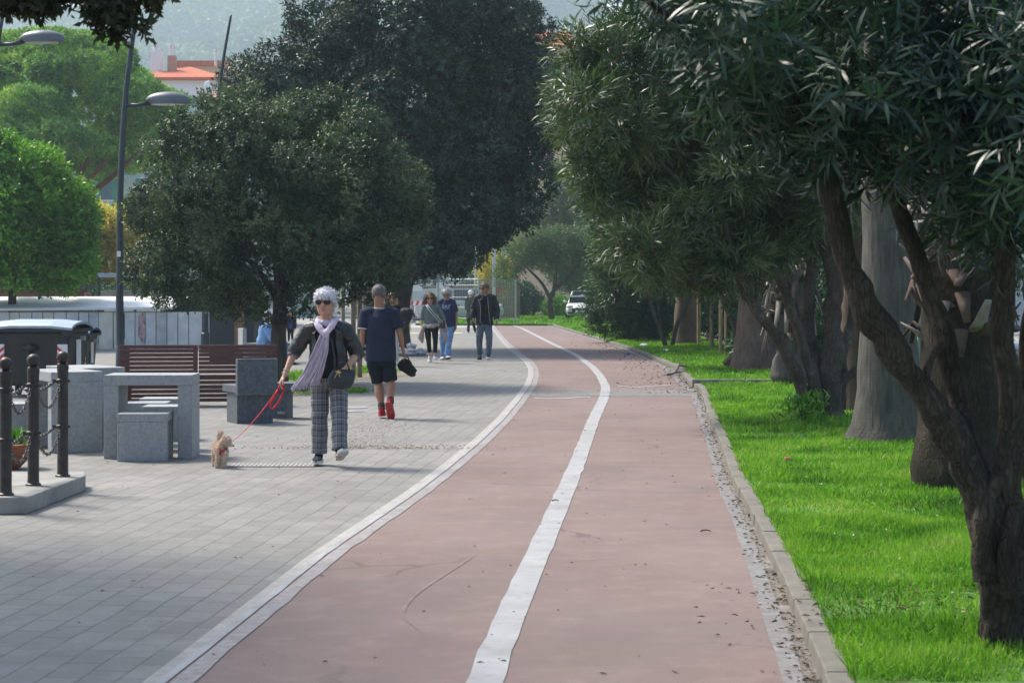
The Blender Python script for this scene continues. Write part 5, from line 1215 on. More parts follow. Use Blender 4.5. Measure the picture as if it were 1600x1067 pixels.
# ------------------------------------------------------------------ vehicles
def wheel(t, x, y, r, w_=.2):
    mb = MB(); prof = [(r*.62, -w_/2), (r*.9, -w_/2), (r, -w_*.35), (r, w_*.35), (r*.9, w_/2), (r*.62, w_/2)]; seg = 24; vs = []
    for rr, yy_ in prof:
        for k in range(seg): a = 2*math.pi*k/seg; vs.append((x+rr*math.cos(a), y+yy_, r+rr*math.sin(a)))
    fs = [(i*seg+k, i*seg+(k+1) % seg, (i+1)*seg+(k+1) % seg, (i+1)*seg+k) for i in range(5) for k in range(seg)]
    mb.add(vs, fs); wh = mb.build('tyre', m_black, None, smooth='auto'); wh.name = 'wheel'; wh.parent = t
    mb = MB(); s_ = 1 if y > 0 else -1
    for k in range(seg): pass
    mb.tube([(x, y-w_*.42, r), (x, y+w_*.42, r)], r*.2, 12)
    for k in range(5): a = k*2*math.pi/5+.3; mb.tube([(x, y+s_*w_*.4, r), (x+r*.62*math.cos(a), y+s_*w_*.4, r+r*.62*math.sin(a))], [r*.12, r*.1], 6)
    mb.tube([(x, y+s_*w_*.1, r), (x, y+s_*w_*.2, r)], r*.63, 20); mb.build('rim', m_metal, wh)
def car(label, loc_, rz, paint, L_=4.1, W_=1.75, H_=1.5, van=False, name='parked_car', cat='car'):
    t = thing(name, label, cat, loc_, rz); hw = W_/2
    if van: body = [(-.5, .5, 1.0, .93), (-.47, .3, 1.12, .98), (0, .3, 1.12, 1), (.28, .3, 1.1, 1), (.36, .3, 1.02, .98), (.46, .33, .88, .93), (.5, .42, .72, .84)]; cab = [(-.49, .95), (-.46, 1), (.1, 1), (.22, .97), (.37, .56)]; zb = 1.1
    else: body = [(-.5, .45, .80, .86), (-.47, .28, .90, .94), (-.3, .24, .92, 1), (.1, .24, .91, 1), (.22, .24, .89, .99), (.36, .26, .80, .96), (.46, .28, .70, .90), (.5, .40, .60, .78)]; cab = [(-.46, .62), (-.36, .93), (-.15, 1), (.05, .97), (.24, .60)]; zb = .88
    vs = []; 
    for x_, z0, z1, w_ in body:
        a = hw*w_; zm = (z0+z1)/2
        for yy_, zz_ in ((-a*.88, z0-.05), (-a*.98, z0+.06), (-a, zm), (-a*.97, z1-.06), (-a*.86, z1), (0, z1+.03), (a*.86, z1), (a*.97, z1-.06), (a, zm), (a*.98, z0+.06), (a*.88, z0-.05)): vs.append((x_*L_, yy_, zz_))
    m_ = 11; n_ = len(body); fs = [(i*m_+k, i*m_+(k+1) % m_, (i+1)*m_+(k+1) % m_, (i+1)*m_+k) for i in range(n_-1) for k in range(m_)]+[tuple(range(m_)), tuple((n_-1)*m_+k for k in range(m_))]
    mb = MB(); mb.add(vs, fs); mb.build('body', paint, t, smooth='auto')
    mb = MB(); vs = []
    for x_, h_ in cab:
        zr = zb-.05+(H_-.05-zb)*h_ if h_ < .99 else H_-.05; q_ = (zr-zb)/(H_-zb); a0 = hw*.86; a1 = hw*(.86-.16*q_)
        for yy_, zz_ in ((-a0, zb-.08), (-a1, zr), (0, zr+.02), (a1, zr), (a0, zb-.08)): vs.append((x_*L_, yy_, zz_))
    m_ = 5; n_ = len(cab); mb.add(vs, [(i*m_+k, i*m_+(k+1) % m_, (i+1)*m_+(k+1) % m_, (i+1)*m_+k) for i in range(n_-1) for k in range(m_)]+[tuple(range(m_)), tuple((n_-1)*m_+k for k in range(m_))]); mb.build('window_glass', m_glass, t, smooth='auto')
    mb = MB(); xr = [c_ for c_ in cab if c_[1] > .9]; x0_, x1_ = xr[0][0]*L_, xr[-1][0]*L_
    mb.box(((x0_+x1_)/2, 0, H_-.03), (x1_-x0_+.12, W_*.70, .05)); mb.build('roof', paint, t, bevel=.02)
    for s_ in (-1, 1):
        for pr in (([(x1_, s_*hw*.70, H_-.04), (cab[-1][0]*L_+.05, s_*hw*.85, zb+.0)], .035), ([((x0_+x1_)/2, s_*hw*.71, H_-.05), ((x0_+x1_)/2-.05, s_*hw*.865, zb-.03)], .035), ([(x0_, s_*hw*.71, H_-.05), (cab[0][0]*L_, s_*hw*.86, zb)], .05)): mb = MB(); mb.tube(pr[0], pr[1], 6); mb.build('pillar', paint, t)
        if van: mb = MB(); mb.box(((x0_-.1)/2-.2, s_*hw*.82, (zb+H_)/2-.03), (abs(x0_)*.95, .06, H_-zb-.05)); mb.build('side_panel', paint, t)
    for s_ in (-1, 1):
        for x_ in (-.31*L_, .31*L_): wheel(t, x_, s_*(hw-.1), .31 if not van else .34)
        mb = MB(); mb.ball((.47*L_, s_*hw*.66, .68 if not van else .85), (.10, .17, .09), 12, 8); mb.build('headlight', mat('lamp_glass', (.6, .63, .65), .1, .05, 3, 0), t, smooth=True)
        mb = MB(); mb.box((-.49*L_, s_*hw*.75, .75), (.06, .2, .14)); mb.build('tail_light', m_red, t)
        mb = MB(); mb.ball((.2*L_, s_*(hw+.09), zb+.07), (.06, .1, .07), 10, 8); mb.build('wing_mirror', paint, t, smooth=True)
    mb = MB(); mb.box((.498*L_, 0, .50), (.05, W_*.5, .20)); mb.build('grille', m_black, t, bevel=.01); mb = MB(); mb.box((.507*L_, 0, .36), (.05, W_*.75, .08)); mb.build('lower_grille', m_black, t); mb = MB(); mb.box((.512*L_, 0, .46), (.05, .5, .11)); mb.build('number_plate', m_white, t)
    return t
m_cw = mat('car_white', (.62, .64, .66), .25, .02, 2, 0, spec=.6); m_cd = mat('car_dark', (.035, .04, .045), .18, .02, 2, 0, spec=.7); m_cg = mat('car_silver', (.35, .37, .39), .25, .02, 2, 0, metal=.3); m_cr = mat('car_orange', (.6, .10, .03), .3, .02, 2, 0)
q = P(916, 503, 100); car('white parked car facing the viewer beyond the bend of the path', (q.x, 103, 0.1), R(-98), m_cw, 3.9, 1.72, 1.52)
q = P(722, 480, 108); v_ = car('white and orange van behind the metal fence', (q.x, 100.8, 0), R(6), m_cw, 4.6, 1.85, 1.72, True, 'parked_van', 'van'); mb = MB(); mb.box((-1.0, -.938, .8), (1.9, .01, .22)); mb.build('orange_stripe', m_cr, v_)
car('dark car parked on the road right of the lawn, seen behind the palms', (7.75, 34.2, .003), R(-90), m_cd, 4.3, 1.8, 1.5)
car('white van parked farther along the road behind the dark car', (8.7, 45.5, .003), R(-90), m_cw, 5.0, 1.95, 2.05, True, 'parked_van', 'van')
car('silver car parked along the road behind the staked saplings', (8.2, 62, .003), R(-90), m_cg)
car('white car parked on the road behind the narrow dark palm', (8.3, 74, .003), R(-90), m_cw)
q = G(1437, 606, .1); t = thing('grey_post', 'slim grey blue sign post at the road edge beside the dark car', 'post', (6.0, 28.2, .05)); mb = MB(); mb.tube([(0, 0, 0), (0, 0, 3.0)], .04, 10); mb.build('pole', mat('blue_grey_paint', (.2, .25, .32), .5, .1, 4, 0), t, smooth=True); mb = MB(); mb.box((0, -.05, 2.7), (.4, .02, .5)); mb.build('sign_plate', m_metal, t)
t = thing('orange_road_sign', 'orange and white road works sign across the road at the right', 'sign', (fx(1482, 48), 48, 0)); mb = MB(); mb.tube([(0, 0, 0), (0, 0, 2.2)], .035, 8); mb.build('pole', m_metal, t); mb = MB(); mb.box((0, -.05, 1.92), (1.1, .03, .3)); pb = mb.build('board', mat('orange_board', (.85, .28, .02), .5, .05, 3, 0), t); mb = MB()
for z_ in (1.98, 1.9, 1.83): mb.box((0, -.07, z_), (.85, .01, .025))
mb.build('lettering', m_black, pb); mb = MB(); mb.box((-.2, -.05, 2.2), (.7, .03, .22)); mb.build('upper_board', m_white, t); mb = MB(); mb.box((-.12, -.05, 1.68), (.28, .03, .16)); mb.build('lower_board', mat('orange_board2', (.85, .28, .02), .5, .05, 3, 0), t)
# ------------------------------------------------------------------ buildings
def windows(t, face_y, xs, zs, w_, h_, shut, glassm, shx=True):
    for z_ in zs:
        for x_ in xs:
            mb = MB(); mb.box((x_, face_y-.03, z_), (w_+.16, .08, h_+.16)); fr = mb.build('window', m_white, t); mb = MB(); mb.box((x_, face_y-.085, z_), (w_, .03, h_)); mb.build('pane', glassm, fr)
            if shut:
                [MB().box((x_+s_*(w_*.75), face_y-.08, z_), (w_*.5, .06, h_)).build('shutter', shut, fr) for s_ in (-1, 1)]
m_pale = mat('pale_green_render', (.42, .50, .44), .9, .08, .5, 0); m_sh = mat('green_shutter', (.07, .25, .20), .7, .1, 3, 0); m_shb = mat('blue_grey_pane', (.10, .17, .20), .3, .1, 3, 0)
q = P(88, 300, 118); q1 = P(205, 300, 118)
t = thing('apartment_building', 'pale green apartment block with shutters and balcony glimpsed under the umbrella pine', 'building', (0, 118, 0))
mb = MB(); mb.box((q.x+8, 5, 6.5), (16, 10, 13)); mb.build('wall', m_pale, t)
mb = MB(); mb.box((q.x-.01, 4.7, 6.5), (.9, 9, 13)); mb.build('side_wall', m_white, t)
windows(t, 0, [P(x_, 0, 118).x for x_ in (98, 119, 146)], [P(0, 296, 118).z, P(0, 252, 118).z, P(0, 205, 118).z], .55, 1.15, None, m_sh)
windows(t, 0, [P(x_, 0, 118).x for x_ in (166, 230, 275)], [P(0, 296, 118).z, P(0, 252, 118).z, P(0, 205, 118).z], .7, 1.3, m_sh, m_shb)
for py in (277, 232): q2 = P(165, py, 118); mb = MB(); mb.box((q2.x, -.6, q2.z), (2.6, 1.2, .14)); b_o = mb.build('balcony', m_white, t); mb = MB(); [mb.box((q2.x-1.25+.1*k, -1.15, q2.z+.5), (.03, .03, .9)) for k in range(26)]; mb.box((q2.x, -1.15, q2.z+.98), (2.6, .05, .05)); mb.build('railing', m_metal, b_o)
m_tile = mat('roof_tile', (.50, .13, .06), .85, .2, 3, .5, 8, sc3=(6, 1, 1)); m_ochre = mat('ochre_render', (.62, .45, .28), .9, .06, .5, 0)
def hip(x0, x1, y0, y1, z0, z1, ov=.8, ins=None):
    mb = MB(); ins = ins if ins is not None else (y1-y0)/2; ym = (y0+y1)/2
    mb.add([(x0-ov, y0-ov, z0), (x1+ov, y0-ov, z0), (x1+ov, y1+ov, z0), (x0-ov, y1+ov, z0), (x0+ins, ym, z1), (x1-ins, ym, z1), (x0-ov, y0-ov, z0-.2), (x1+ov, y0-ov, z0-.2), (x1+ov, y1+ov, z0-.2), (x0-ov, y1+ov, z0-.2)],
           [(0, 1, 5, 4), (1, 2, 5), (2, 3, 4, 5), (3, 0, 4), (9, 8, 7, 6), (6, 7, 1, 0), (7, 8, 2, 1), (8, 9, 3, 2), (9, 6, 0, 3)]); return mb
# red roofed house left, behind the pine
Yb = 150
q0, q1 = P(215, 122, Yb), P(345, 122, Yb)
t = thing('red_roofed_house', 'house with red tiled hip roof and clustered chimneys above the umbrella pine', 'house', (0, Yb, 0))
mb = MB(); mb.box(((q0.x+q1.x)/2, 5, q0.z/2), (q1.x-q0.x, 10, q0.z)); mb.build('wall', m_white, t)
rf = hip(q0.x, q1.x, 0, 10, q0.z, P(0, 93, Yb).z, .5, 3.2).build('roof', m_tile, t)
for px, py, cnt in ((245, 84, 3), (269, 92, 3)):
    q = P(px, py, Yb+3); mb = MB(); mb.box((q.x, 3, q.z-.6), (.65 if px > 250 else .9, .6, 1.6)); ch = mb.build('chimney', mat('chimney_brick', (.45, .25, .17), .9, .1, 4, .2), rf) if px > 250 else mb.build('chimney', m_white, rf)
for px, py in ((241, 78), (246, 77), (252, 83), (266, 79), (271, 79), (337, 86)):
    q = P(px, py, Yb+3); mb = MB(); mb.tube([(q.x, 3, q.z-.9), (q.x, 3, q.z+.3)], .10, 8); mb.tube([(q.x, 3, q.z+.3), (q.x, 3, q.z+.4)], .16, 8); mb.build('chimney_pot', m_white, rf)
windows(t, 0, [P(x_, 0, Yb).x for x_ in (265, 300, 330)], [q0.z-2.2, q0.z-5.2], .9, 1.4, m_sh, m_shb)
t = thing('ochre_house', 'ochre gabled house with red roof strip behind the red hip roof', 'house', (0, 172, 0))
q0, q1 = P(280, 97, 172), P(352, 97, 172); mb = MB(); mb.box(((q0.x+q1.x)/2, 3, (P(0, 103, 172).z)/2), (q1.x-q0.x, 6, P(0, 103, 172).z)); mb.build('wall', m_ochre, t)
mb = MB(); zr = P(0, 100, 172).z; mb.box(((q0.x+q1.x)/2, 3, zr), (q1.x-q0.x+.6, 7, .45)); mb.build('roof', m_tile, t)
t = thing('lower_red_house', 'lower house with brownish red roof and satellite dish beside the round oak top', 'house', (0, 138, 0))
q0, q1 = P(318, 153, 138), P(430, 153, 138); mb = MB(); mb.box(((q0.x+q1.x)/2, 4, q0.z/2), (q1.x-q0.x, 8, q0.z)); mb.build('wall', mat('cream_render', (.6, .58, .5), .9, .06, .5, 0), t); rf = hip(q0.x, q1.x, 0, 8, q0.z, P(0, 127, 138).z, .4, 1.5).build('roof', mat('roof_tile_brown', (.36, .13, .08), .85, .2, 3, .5, 8, sc3=(6, 1, 1)), t)
q = P(327, 134, 137); mb = MB(); mb.ball((q.x, -1.4, q.z), (.3, .1, .3), 14, 8); mb.build('satellite_dish', m_white, rf)
windows(t, 0, [P(x_, 0, 138).x for x_ in (345, 385)], [q0.z-2], .8, 1.3, m_sh, m_shb)
Yb = 190; q0, q1 = P(780, 72, Yb), P(905, 72, Yb)
t = thing('distant_red_roofed_building', 'building with red tiled roof in the sky gap between tall oak and oleander', 'building', (0, Yb, 0)); mb = MB(); mb.box(((q0.x+q1.x)/2, 6, q0.z/2), (q1.x-q0.x, 12, q0.z)); mb.build('wall', m_ochre, t); hip(q0.x, q1.x, 0, 12, q0.z, P(0, 50, Yb+6).z, .6, 1.0).build('roof', m_tile, t)
windows(t, 0, [P(x_, 0, Yb).x for x_ in (800, 825, 850, 880)], [q0.z-2.5], .9, 1.4, m_sh, m_shb)
t = thing('street_building', 'pale building across the road glimpsed behind the trees at the right', 'building', (fx(1430, 80), 80, 0)); mb = MB(); mb.box((1, 5, 4), (12, 8, 8)); mb.build('wall', m_panel, t); windows(t, 1, (-4, -1.5, 1, 3.5), (1.6, 4.6), 1.1, 1.5, None, m_shb)
# ------------------------------------------------------------------ people
m_skin = mat('skin', (.52, .29, .20), .5, .08, 20, .15, 200, sss=.1); m_skin_t = mat('skin_tanned', (.36, .18, .11), .5, .08, 20, .15, 200, sss=.1)
m_lips = mat('lips', (.42, .15, .12), .45, .05, 20, 0); m_eye = mat('eye_white', (.7, .68, .65), .2, .02, 5, 0); m_iris = mat('iris', (.03, .02, .015), .2, .02, 5, 0)
m_lens = mat('sunglass_lens', (.012, .012, .014), .08, .02, 5, 0, spec=.8); m_frame = mat('spectacle_frame', (.03, .02, .02), .3, .1, 5, 0)
def cloth(name, c, rough=.85, var=.15, b=.35, bs=160, spec=.25): return mat(name, c, rough, var, 14, b, bs, spec=spec)
def hairmat(name, c1, c2):
    m, n, b = newmat(name); g = n.nodes.new('ShaderNodeNewGeometry'); v = coords(n, 'Object', (1, 1, .3))
    n.links.new(mix(n, math_(n, 'MULTIPLY_ADD', g.outputs['Random Per Island'], .6, math_(n, 'MULTIPLY', nz(n, v, 60, 3), .5)), c1, c2), b.inputs['Base Color']); b.inputs['Roughness'].default_value = .5; bump(n, b, nz(n, v, 120, 3), .6, .004); return m
HR = [(-.50, .14, -.20, .10), (-.44, .23, -.15, .19), (-.32, .30, -.08, .30), (-.18, .335, -.035, .375), (-.03, .355, .0, .41), (.10, .365, .02, .435), (.22, .36, .03, .44), (.34, .315, .035, .40), (.43, .22, .04, .29), (.485, .11, .045, .16), (.50, .02, .045, .03)]
def head_verts(hh, gx=1.0, seg=22, grow=0.0):
    vs = []; fs = []
    for z, w_, yc, d_ in HR:
        for k in range(seg):
            a = 2*math.pi*k/seg; cx, cy = math.cos(a), math.sin(a)
            vs.append(Vector((cx*(w_+grow)*hh*gx, (yc+cy*(d_+grow))*hh, (z*(1+grow*1.6)+grow*.15)*hh)))
    n = len(HR)
    fs = [(i*seg+k, i*seg+(k+1) % seg, (i+1)*seg+(k+1) % seg, (i+1)*seg+k) for i in range(n-1) for k in range(seg)]
    return vs, fs, seg
def hand(mb, wr, hd, pn, k, thumb, curl=.5, spread=1.0):
    """palm and five separate bent fingers; wr wrist, hd a point along the hand, pn palm normal, thumb = direction of the thumb side"""
    d = (hd-wr).normalized(); pn = (pn-d*pn.dot(d)).normalized(); wv = pn.cross(d)
    if wv.dot(thumb) < 0: wv = -wv
    mb.tube([wr-d*.02*k, wr+d*.015*k, wr+d*.05*k, wr+d*.088*k], [(.028*k, .021*k), (.031*k, .019*k), (.040*k, .017*k), (.039*k, .013*k)], 10, side=wv)
    for i, (o_, ln, r_) in enumerate(((.030, .072, .0088), (.0105, .082, .0092), (-.0095, .076, .0088), (-.028, .060, .0078))):
        b_ = wr+d*(.082-abs(i-1)*.004)*k+wv*o_*k; pts = [b_]; dd = (d+wv*o_*2.2*spread).normalized(); c_ = curl*(.55+.15*i)
        for j, f_ in enumerate((.45, .30, .25)):
            an = c_*(j+.6)*.8; v_ = dd*math.cos(an)+pn*math.sin(an); pts.append(pts[-1]+v_*ln*f_*k)
        mb.tube(pts, [r_*k, r_*k, r_*.92*k, r_*.7*k], 7, side=wv)
    b_ = wr+d*.022*k+wv*.026*k; t1 = (d*.75+wv*.75+pn*.25).normalized(); t2 = (d*.95+wv*.25+pn*.45).normalized()
    mb.tube([b_-wv*.008*k, b_+t1*.034*k, b_+t1*.034*k+t2*.03*k, b_+t1*.034*k+t2*.054*k], [.013*k, .0115*k, .0102*k, .008*k], 8)
def shoe(t, an, fwd, m_up, m_sole, k=1.0, pitch=0., roll_up=0., label=None):
    """an = ankle point; pitch>0 lifts the toe, <0 lifts the heel"""
    f0 = Vector(fwd).normalized(); sd_ = f0.cross(Vector((0, 0, 1))).normalized(); fd = f0*math.cos(pitch)+Vector((0, 0, 1))*math.sin(pitch); ud = sd_.cross(fd)
    org = an-ud*.085*k
    rings = [(-.068, .016, .055), (-.058, .028, .082), (-.02, .036, .098), (.03, .037, .092), (.07, .040, .070), (.11, .046, .058), (.15, .045, .050), (.185, .033, .040), (.203, .012, .030)]
    up = MB(); n_ = 12; vs = []
    for u, w_, h_ in rings:
        for q in range(n_):
            a = 2*math.pi*q/n_; x_ = math.copysign(abs(math.cos(a))**.75, math.cos(a))*w_; z_ = .018+(h_-.018)*(.5+.5*math.copysign(abs(math.sin(a))**.8, math.sin(a)))
            vs.append(org+fd*u*k+sd_*x_*k+ud*z_*k)
    fs = [(i*n_+q, i*n_+(q+1) % n_, (i+1)*n_+(q+1) % n_, (i+1)*n_+q) for i in range(len(rings)-1) for q in range(n_)]+[tuple(range(n_)), tuple((len(rings)-1)*n_+q for q in range(n_))]
    up.add(vs, fs); up.tube([org+ud*.075*k-fd*.01*k, org+ud*.115*k-fd*.012*k], [(.040*k, .045*k), (.036*k, .042*k)], 12, side=sd_)
    sh = up.build('shoe', m_up, t, smooth='auto', label=label)
    so_ = MB(); outl = [(u, w_+.005) for u, w_, h_ in rings]; top = []; pts = [(u, w_) for u, w_ in outl]+[(u, -w_) for u, w_ in reversed(outl)]
    vs = [org+fd*u*k+sd_*w_*k+ud*0 for u, w_ in pts]+[org+fd*u*k+sd_*w_*k+ud*.028*k for u, w_ in pts]; n_ = len(pts)
    so_.add(vs, [tuple(reversed(range(n_))), tuple(range(n_, 2*n_))]+[(i, (i+1) % n_, n_+(i+1) % n_, n_+i) for i in range(n_)]); so_.build('sole', m_sole, sh)
def human(label, root, J, k=1.0, yaw=0., hyaw=0., hpitch=0., shw=.20, hip=.165, waist=.14, depth=.115, belly=0., skin=None, voxel=.0065, palm=None, thumbf=None, curl=(.5, .5), group=None, hh=.228, neckr=.055, calf=1.0):
    skin = skin or m_skin
    t = thing('person', label, 'person', root, 0, group)
    J = {a: b-root for a, b in J.items()}
    s = Vector((math.cos(yaw), math.sin(yaw), 0)); f = Vector((math.sin(yaw), -math.cos(yaw), 0)); U = Vector((0, 0, 1))
    pel = J['pel']; nk = (J['sl']+J['sr'])/2+U*.045*k; hd = J['head']; h = hh*k
    mb = MB(); bl = belly
    w1 = pel.lerp(nk, .32)+f*bl*.5; w2 = pel.lerp(nk, .62); w3 = pel.lerp(nk, .84)
    mb.tube([pel-U*.075*k, pel-U*.01*k, w1, w2, w3, nk, nk+U*.02*k], [(hip*.45*k, .05*k), (hip*.90*k, depth*.9*k), (waist*k+bl*.4, depth*.85*k+bl*.5), (shw*.80*k, depth*k), (shw*.76*k, depth*.86*k), (shw*.36*k, .065*k), (.06*k, .06*k)], 20, side=s)
    hb = hd-U*h*.30+Vector((math.sin(hyaw), -math.cos(hyaw), 0))*(-.035)*k
    mb.tube([nk-U*.03*k, nk.lerp(hb, .5), hb, hb+U*.05*k], [(neckr*1.35*k, neckr*1.25*k), (neckr*k, neckr*1.05*k), (neckr*.98*k, neckr*1.08*k), (neckr*.9*k, neckr*k)], 14, side=s)
    HM = Matrix.Rotation(hyaw, 3, 'Z') @ Matrix.Rotation(hpitch, 3, 'X')
    vs, fs, seg = head_verts(h); mb.add([hd+HM @ v for v in vs], fs+[tuple(range(seg)), tuple((len(HR)-1)*seg+q for q in range(seg))])
    HP = lambda x, y, z: hd+HM @ Vector((x*h, y*h, z*h))
    mb.tube([HP(0, -.41, .05), HP(0, -.445, -.02), HP(0, -.485, -.10), HP(0, -.42, -.14)], [.055*h, .062*h, .072*h, .05*h], 8)
    for s_ in (-1, 1):
        mb.ball(HP(s_*.05, -.43, -.115), .042*h, 8, 6); mb.ball(HP(s_*.17, -.30, -.12), (.11*h, .10*h, .10*h), 10, 8)
        mb.ball(HP(s_*.365, .04, -.03), (.035*h, .085*h, .135*h), 8, 8, HM); mb.tube([HP(s_*.05, -.41, .11), HP(s_*.2, -.37, .11)], .028*h, 6)
    mb.ball(HP(0, -.31, -.42), .085*h, 8, 6); mb.ball(HP(0, -.375, -.27), (.13*h, .05*h, .05*h), 10, 6, HM)
    for sd_, a, e, wr, hn in ((-1, 'sl', 'el', 'wl', 'hl'), (1, 'sr', 'er', 'wr', 'hr')):
        S, E, Wp, Hp = J[a], J[e], J[wr], J[hn]
        mb.tube([nk.lerp(S, .55)-U*.015*k, S-U*.005*k, S.lerp(E, .3), S.lerp(E, .75), E, E.lerp(Wp, .3), E.lerp(Wp, .75), Wp], [(.05*k, .05*k), (.052*k, .052*k), (.047*k, .05*k), (.040*k, .042*k), (.038*k, .038*k), (.040*k, .038*k), (.029*k, .026*k), (.025*k, .021*k)], 12, side=f)
        pnv = (palm or {}).get(sd_, s*-sd_); tf = (thumbf or {}).get(sd_, f)
        hand(mb, Wp, Hp, Vector(pnv), k, Vector(tf), curl[0 if sd_ < 0 else 1])
    for sd_, kn, an, tn in ((-1, 'kl', 'al', 'tl'), (1, 'kr', 'ar', 'tr')):
        Hj = pel+s*sd_*hip*.50*k-U*.04*k; K, A = J[kn], J[an]; fw = J[tn] if tn in J else f
        mb.tube([Hj+U*.05*k, Hj-U*.05*k, Hj.lerp(K, .5), Hj.lerp(K, .88), K, K.lerp(A, .25)-f*.012*k, K.lerp(A, .45)-f*.008*k, K.lerp(A, .85), A-U*.02*k], [(.068*k, .08*k), (.07*k, .08*k), (.056*k, .06*k), (.046*k, .048*k), (.045*k*min(calf, 1.1), .047*k*min(calf, 1.1)), (.055*calf*k, .058*calf*k), (.052*calf*k, .055*calf*k), (.034*k, .036*k), (.034*k, .036*k)], 14, side=s)
        fwd = (J.get(tn+'d') or f); pt = A-U*.055*k; mb.tube([pt-Vector(fwd)*.03*k, pt+Vector(fwd)*.05*k, pt+Vector(fwd)*.10*k], [(.026*k, .026*k), (.03*k, .022*k), (.028*k, .016*k)], 10)
    fuse(mb, 'body', skin, t, voxel, 0, smooth=3)
    ctx = dict(t=t, J=J, s=s, f=f, U=U, nk=nk, pel=pel, k=k, HM=HM, HP=HP, h=h, hd=hd, shw=shw, hip=hip, waist=waist, depth=depth, belly=belly, voxel=voxel, w1=w1, w2=w2, w3=w3)
    return ctx
def face(c, glasses=None, lips=True, brow=None):
    HP, h, HM, t = c['HP'], c['h'], c['HM'], c['t']
    if lips: mb = MB(); mb.ball(HP(0, -.418, -.262), (.085*h, .022*h, .016*h), 10, 6, HM); mb.ball(HP(0, -.414, -.29), (.07*h, .022*h, .018*h), 10, 6, HM); mb.build('lips', m_lips, t, smooth=True)
    for s_ in (-1, 1):
        if glasses != 'sun': mb = MB(); mb.ball(HP(s_*.155, -.365, .03), (.055*h, .035*h, .028*h), 10, 8, HM); e = mb.build('eye', m_eye, t, smooth=True); mb = MB(); mb.ball(HP(s_*.15, -.395, .03), (.024*h, .012*h, .024*h), 8, 6, HM); mb.build('iris', m_iris, e, smooth=True)
        if brow: mb = MB(); mb.tube([HP(s_*.06, -.435, .115), HP(s_*.16, -.43, .14), HP(s_*.26, -.36, .11)], [.010*h/.23*.2, .016*h, .008*h], 5); mb.build('eyebrow', brow, t)
    if glasses:
        gm = MB()
        if glasses == 'sun':
            for s_ in (-1, 1):
                vs = [HP(s_*.175+.135*math.cos(a)*1.0, -.475+.05*abs(math.cos(a)+s_)*.5, .02+.098*math.copysign(abs(math.sin(a))**.8, math.sin(a))) for a in [2*math.pi*q/16 for q in range(16)]]
                vs2 = [v+HM @ Vector((0, .03*h, 0)) for v in vs]; gm.add(vs+vs2, [tuple(range(16)), tuple(reversed(range(16, 32)))]+[(q, (q+1) % 16, 16+(q+1) % 16, 16+q) for q in range(16)])
            g = gm.build('sunglasses', m_lens, t)
        else:
            for s_ in (-1, 1):
                pts = [HP(s_*.17+.115*math.cos(a), -.465, .02+.085*math.sin(a)) for a in [2*math.pi*q/14 for q in range(15)]]; gm.tube(pts, .012*h, 5, cap=False)
            g = gm.build('spectacles', m_frame, t)
        mb = MB(); mb.tube([HP(-.06, -.50, .04), HP(.06, -.50, .04)], .018*h, 6)
        for s_ in (-1, 1): mb.tube([HP(s_*.31, -.43, .06), HP(s_*.385, -.2, .06), HP(s_*.385, .05, .05)], .015*h, 6)
        mb.build('temples', m_frame, g)
def hair(c, m, style='short', front=.27, back=-.30, grow=.045, n=900, ln=.035, seed=0, side_=-.02, frizz=.6):
    HP, h, HM, t, hd = c['HP'], c['h'], c['HM'], c['t'], c['hd']
    vs, fs, seg = head_verts(h, grow=grow); keep = []
    # hairline: high in front, over the ears at the side, low at the nape
    def line(y): y = y/h; return np.interp(y, [-.5, -.32, -.12, .06, .2, .5], [front+.02, front-.03, side_+.08, side_, back*.7, back])
    g = random.Random(seed)
    for fc in fs:
        cz = sum(vs[i].z for i in fc)/4/h; cy = sum(vs[i].y for i in fc)/4
        if cz > line(cy): keep.append(fc)
    used = sorted({i for fc in keep for i in fc}); ix = {a: b for b, a in enumerate(used)}
    mb = MB(); mb.add([hd+HM @ (vs[i]*(1+.03*noise.noise(vs[i]*40))) for i in used], [[ix[i] for i in fc] for fc in keep]); top = [vs[i] for i in used]
    o = mb.build('hair', m, t, smooth=True); sdf = o.modifiers.new('s', 'SOLIDIFY'); sdf.thickness = .012; sdf.offset = -1
    # locks
    idx = [g.randrange(len(top)) for _ in range(n)]; P0 = np.array([tuple(HM @ (top[i]+Vector((g.gauss(0, .008), g.gauss(0, .008), g.gauss(0, .006))))) for i in idx])
    nr = unit(P0-np.array(tuple(HM @ Vector((0, .02, -.0))))); dn = np.array([0, 0, -1.])+np.zeros_like(nr)
    back_ = np.array(tuple(HM @ Vector((0, 1, -.2))))
    tang = unit(dn-nr*np.sum(dn*nr, 1, keepdims=True)+back_*.5+rng.normal(size=nr.shape)*frizz); d = unit(tang+nr*(.35 if style == 'short' else .6))
    v, q = leaves_np(P0+np.array(tuple(hd)), d, nr+rng.normal(size=nr.shape)*.2, ln*(.6+.8*rng.random(n)), np.full(n, .007), 2, .3)
    link('hair_locks', npmesh('hair_locks', v, q, m), o)
    return o
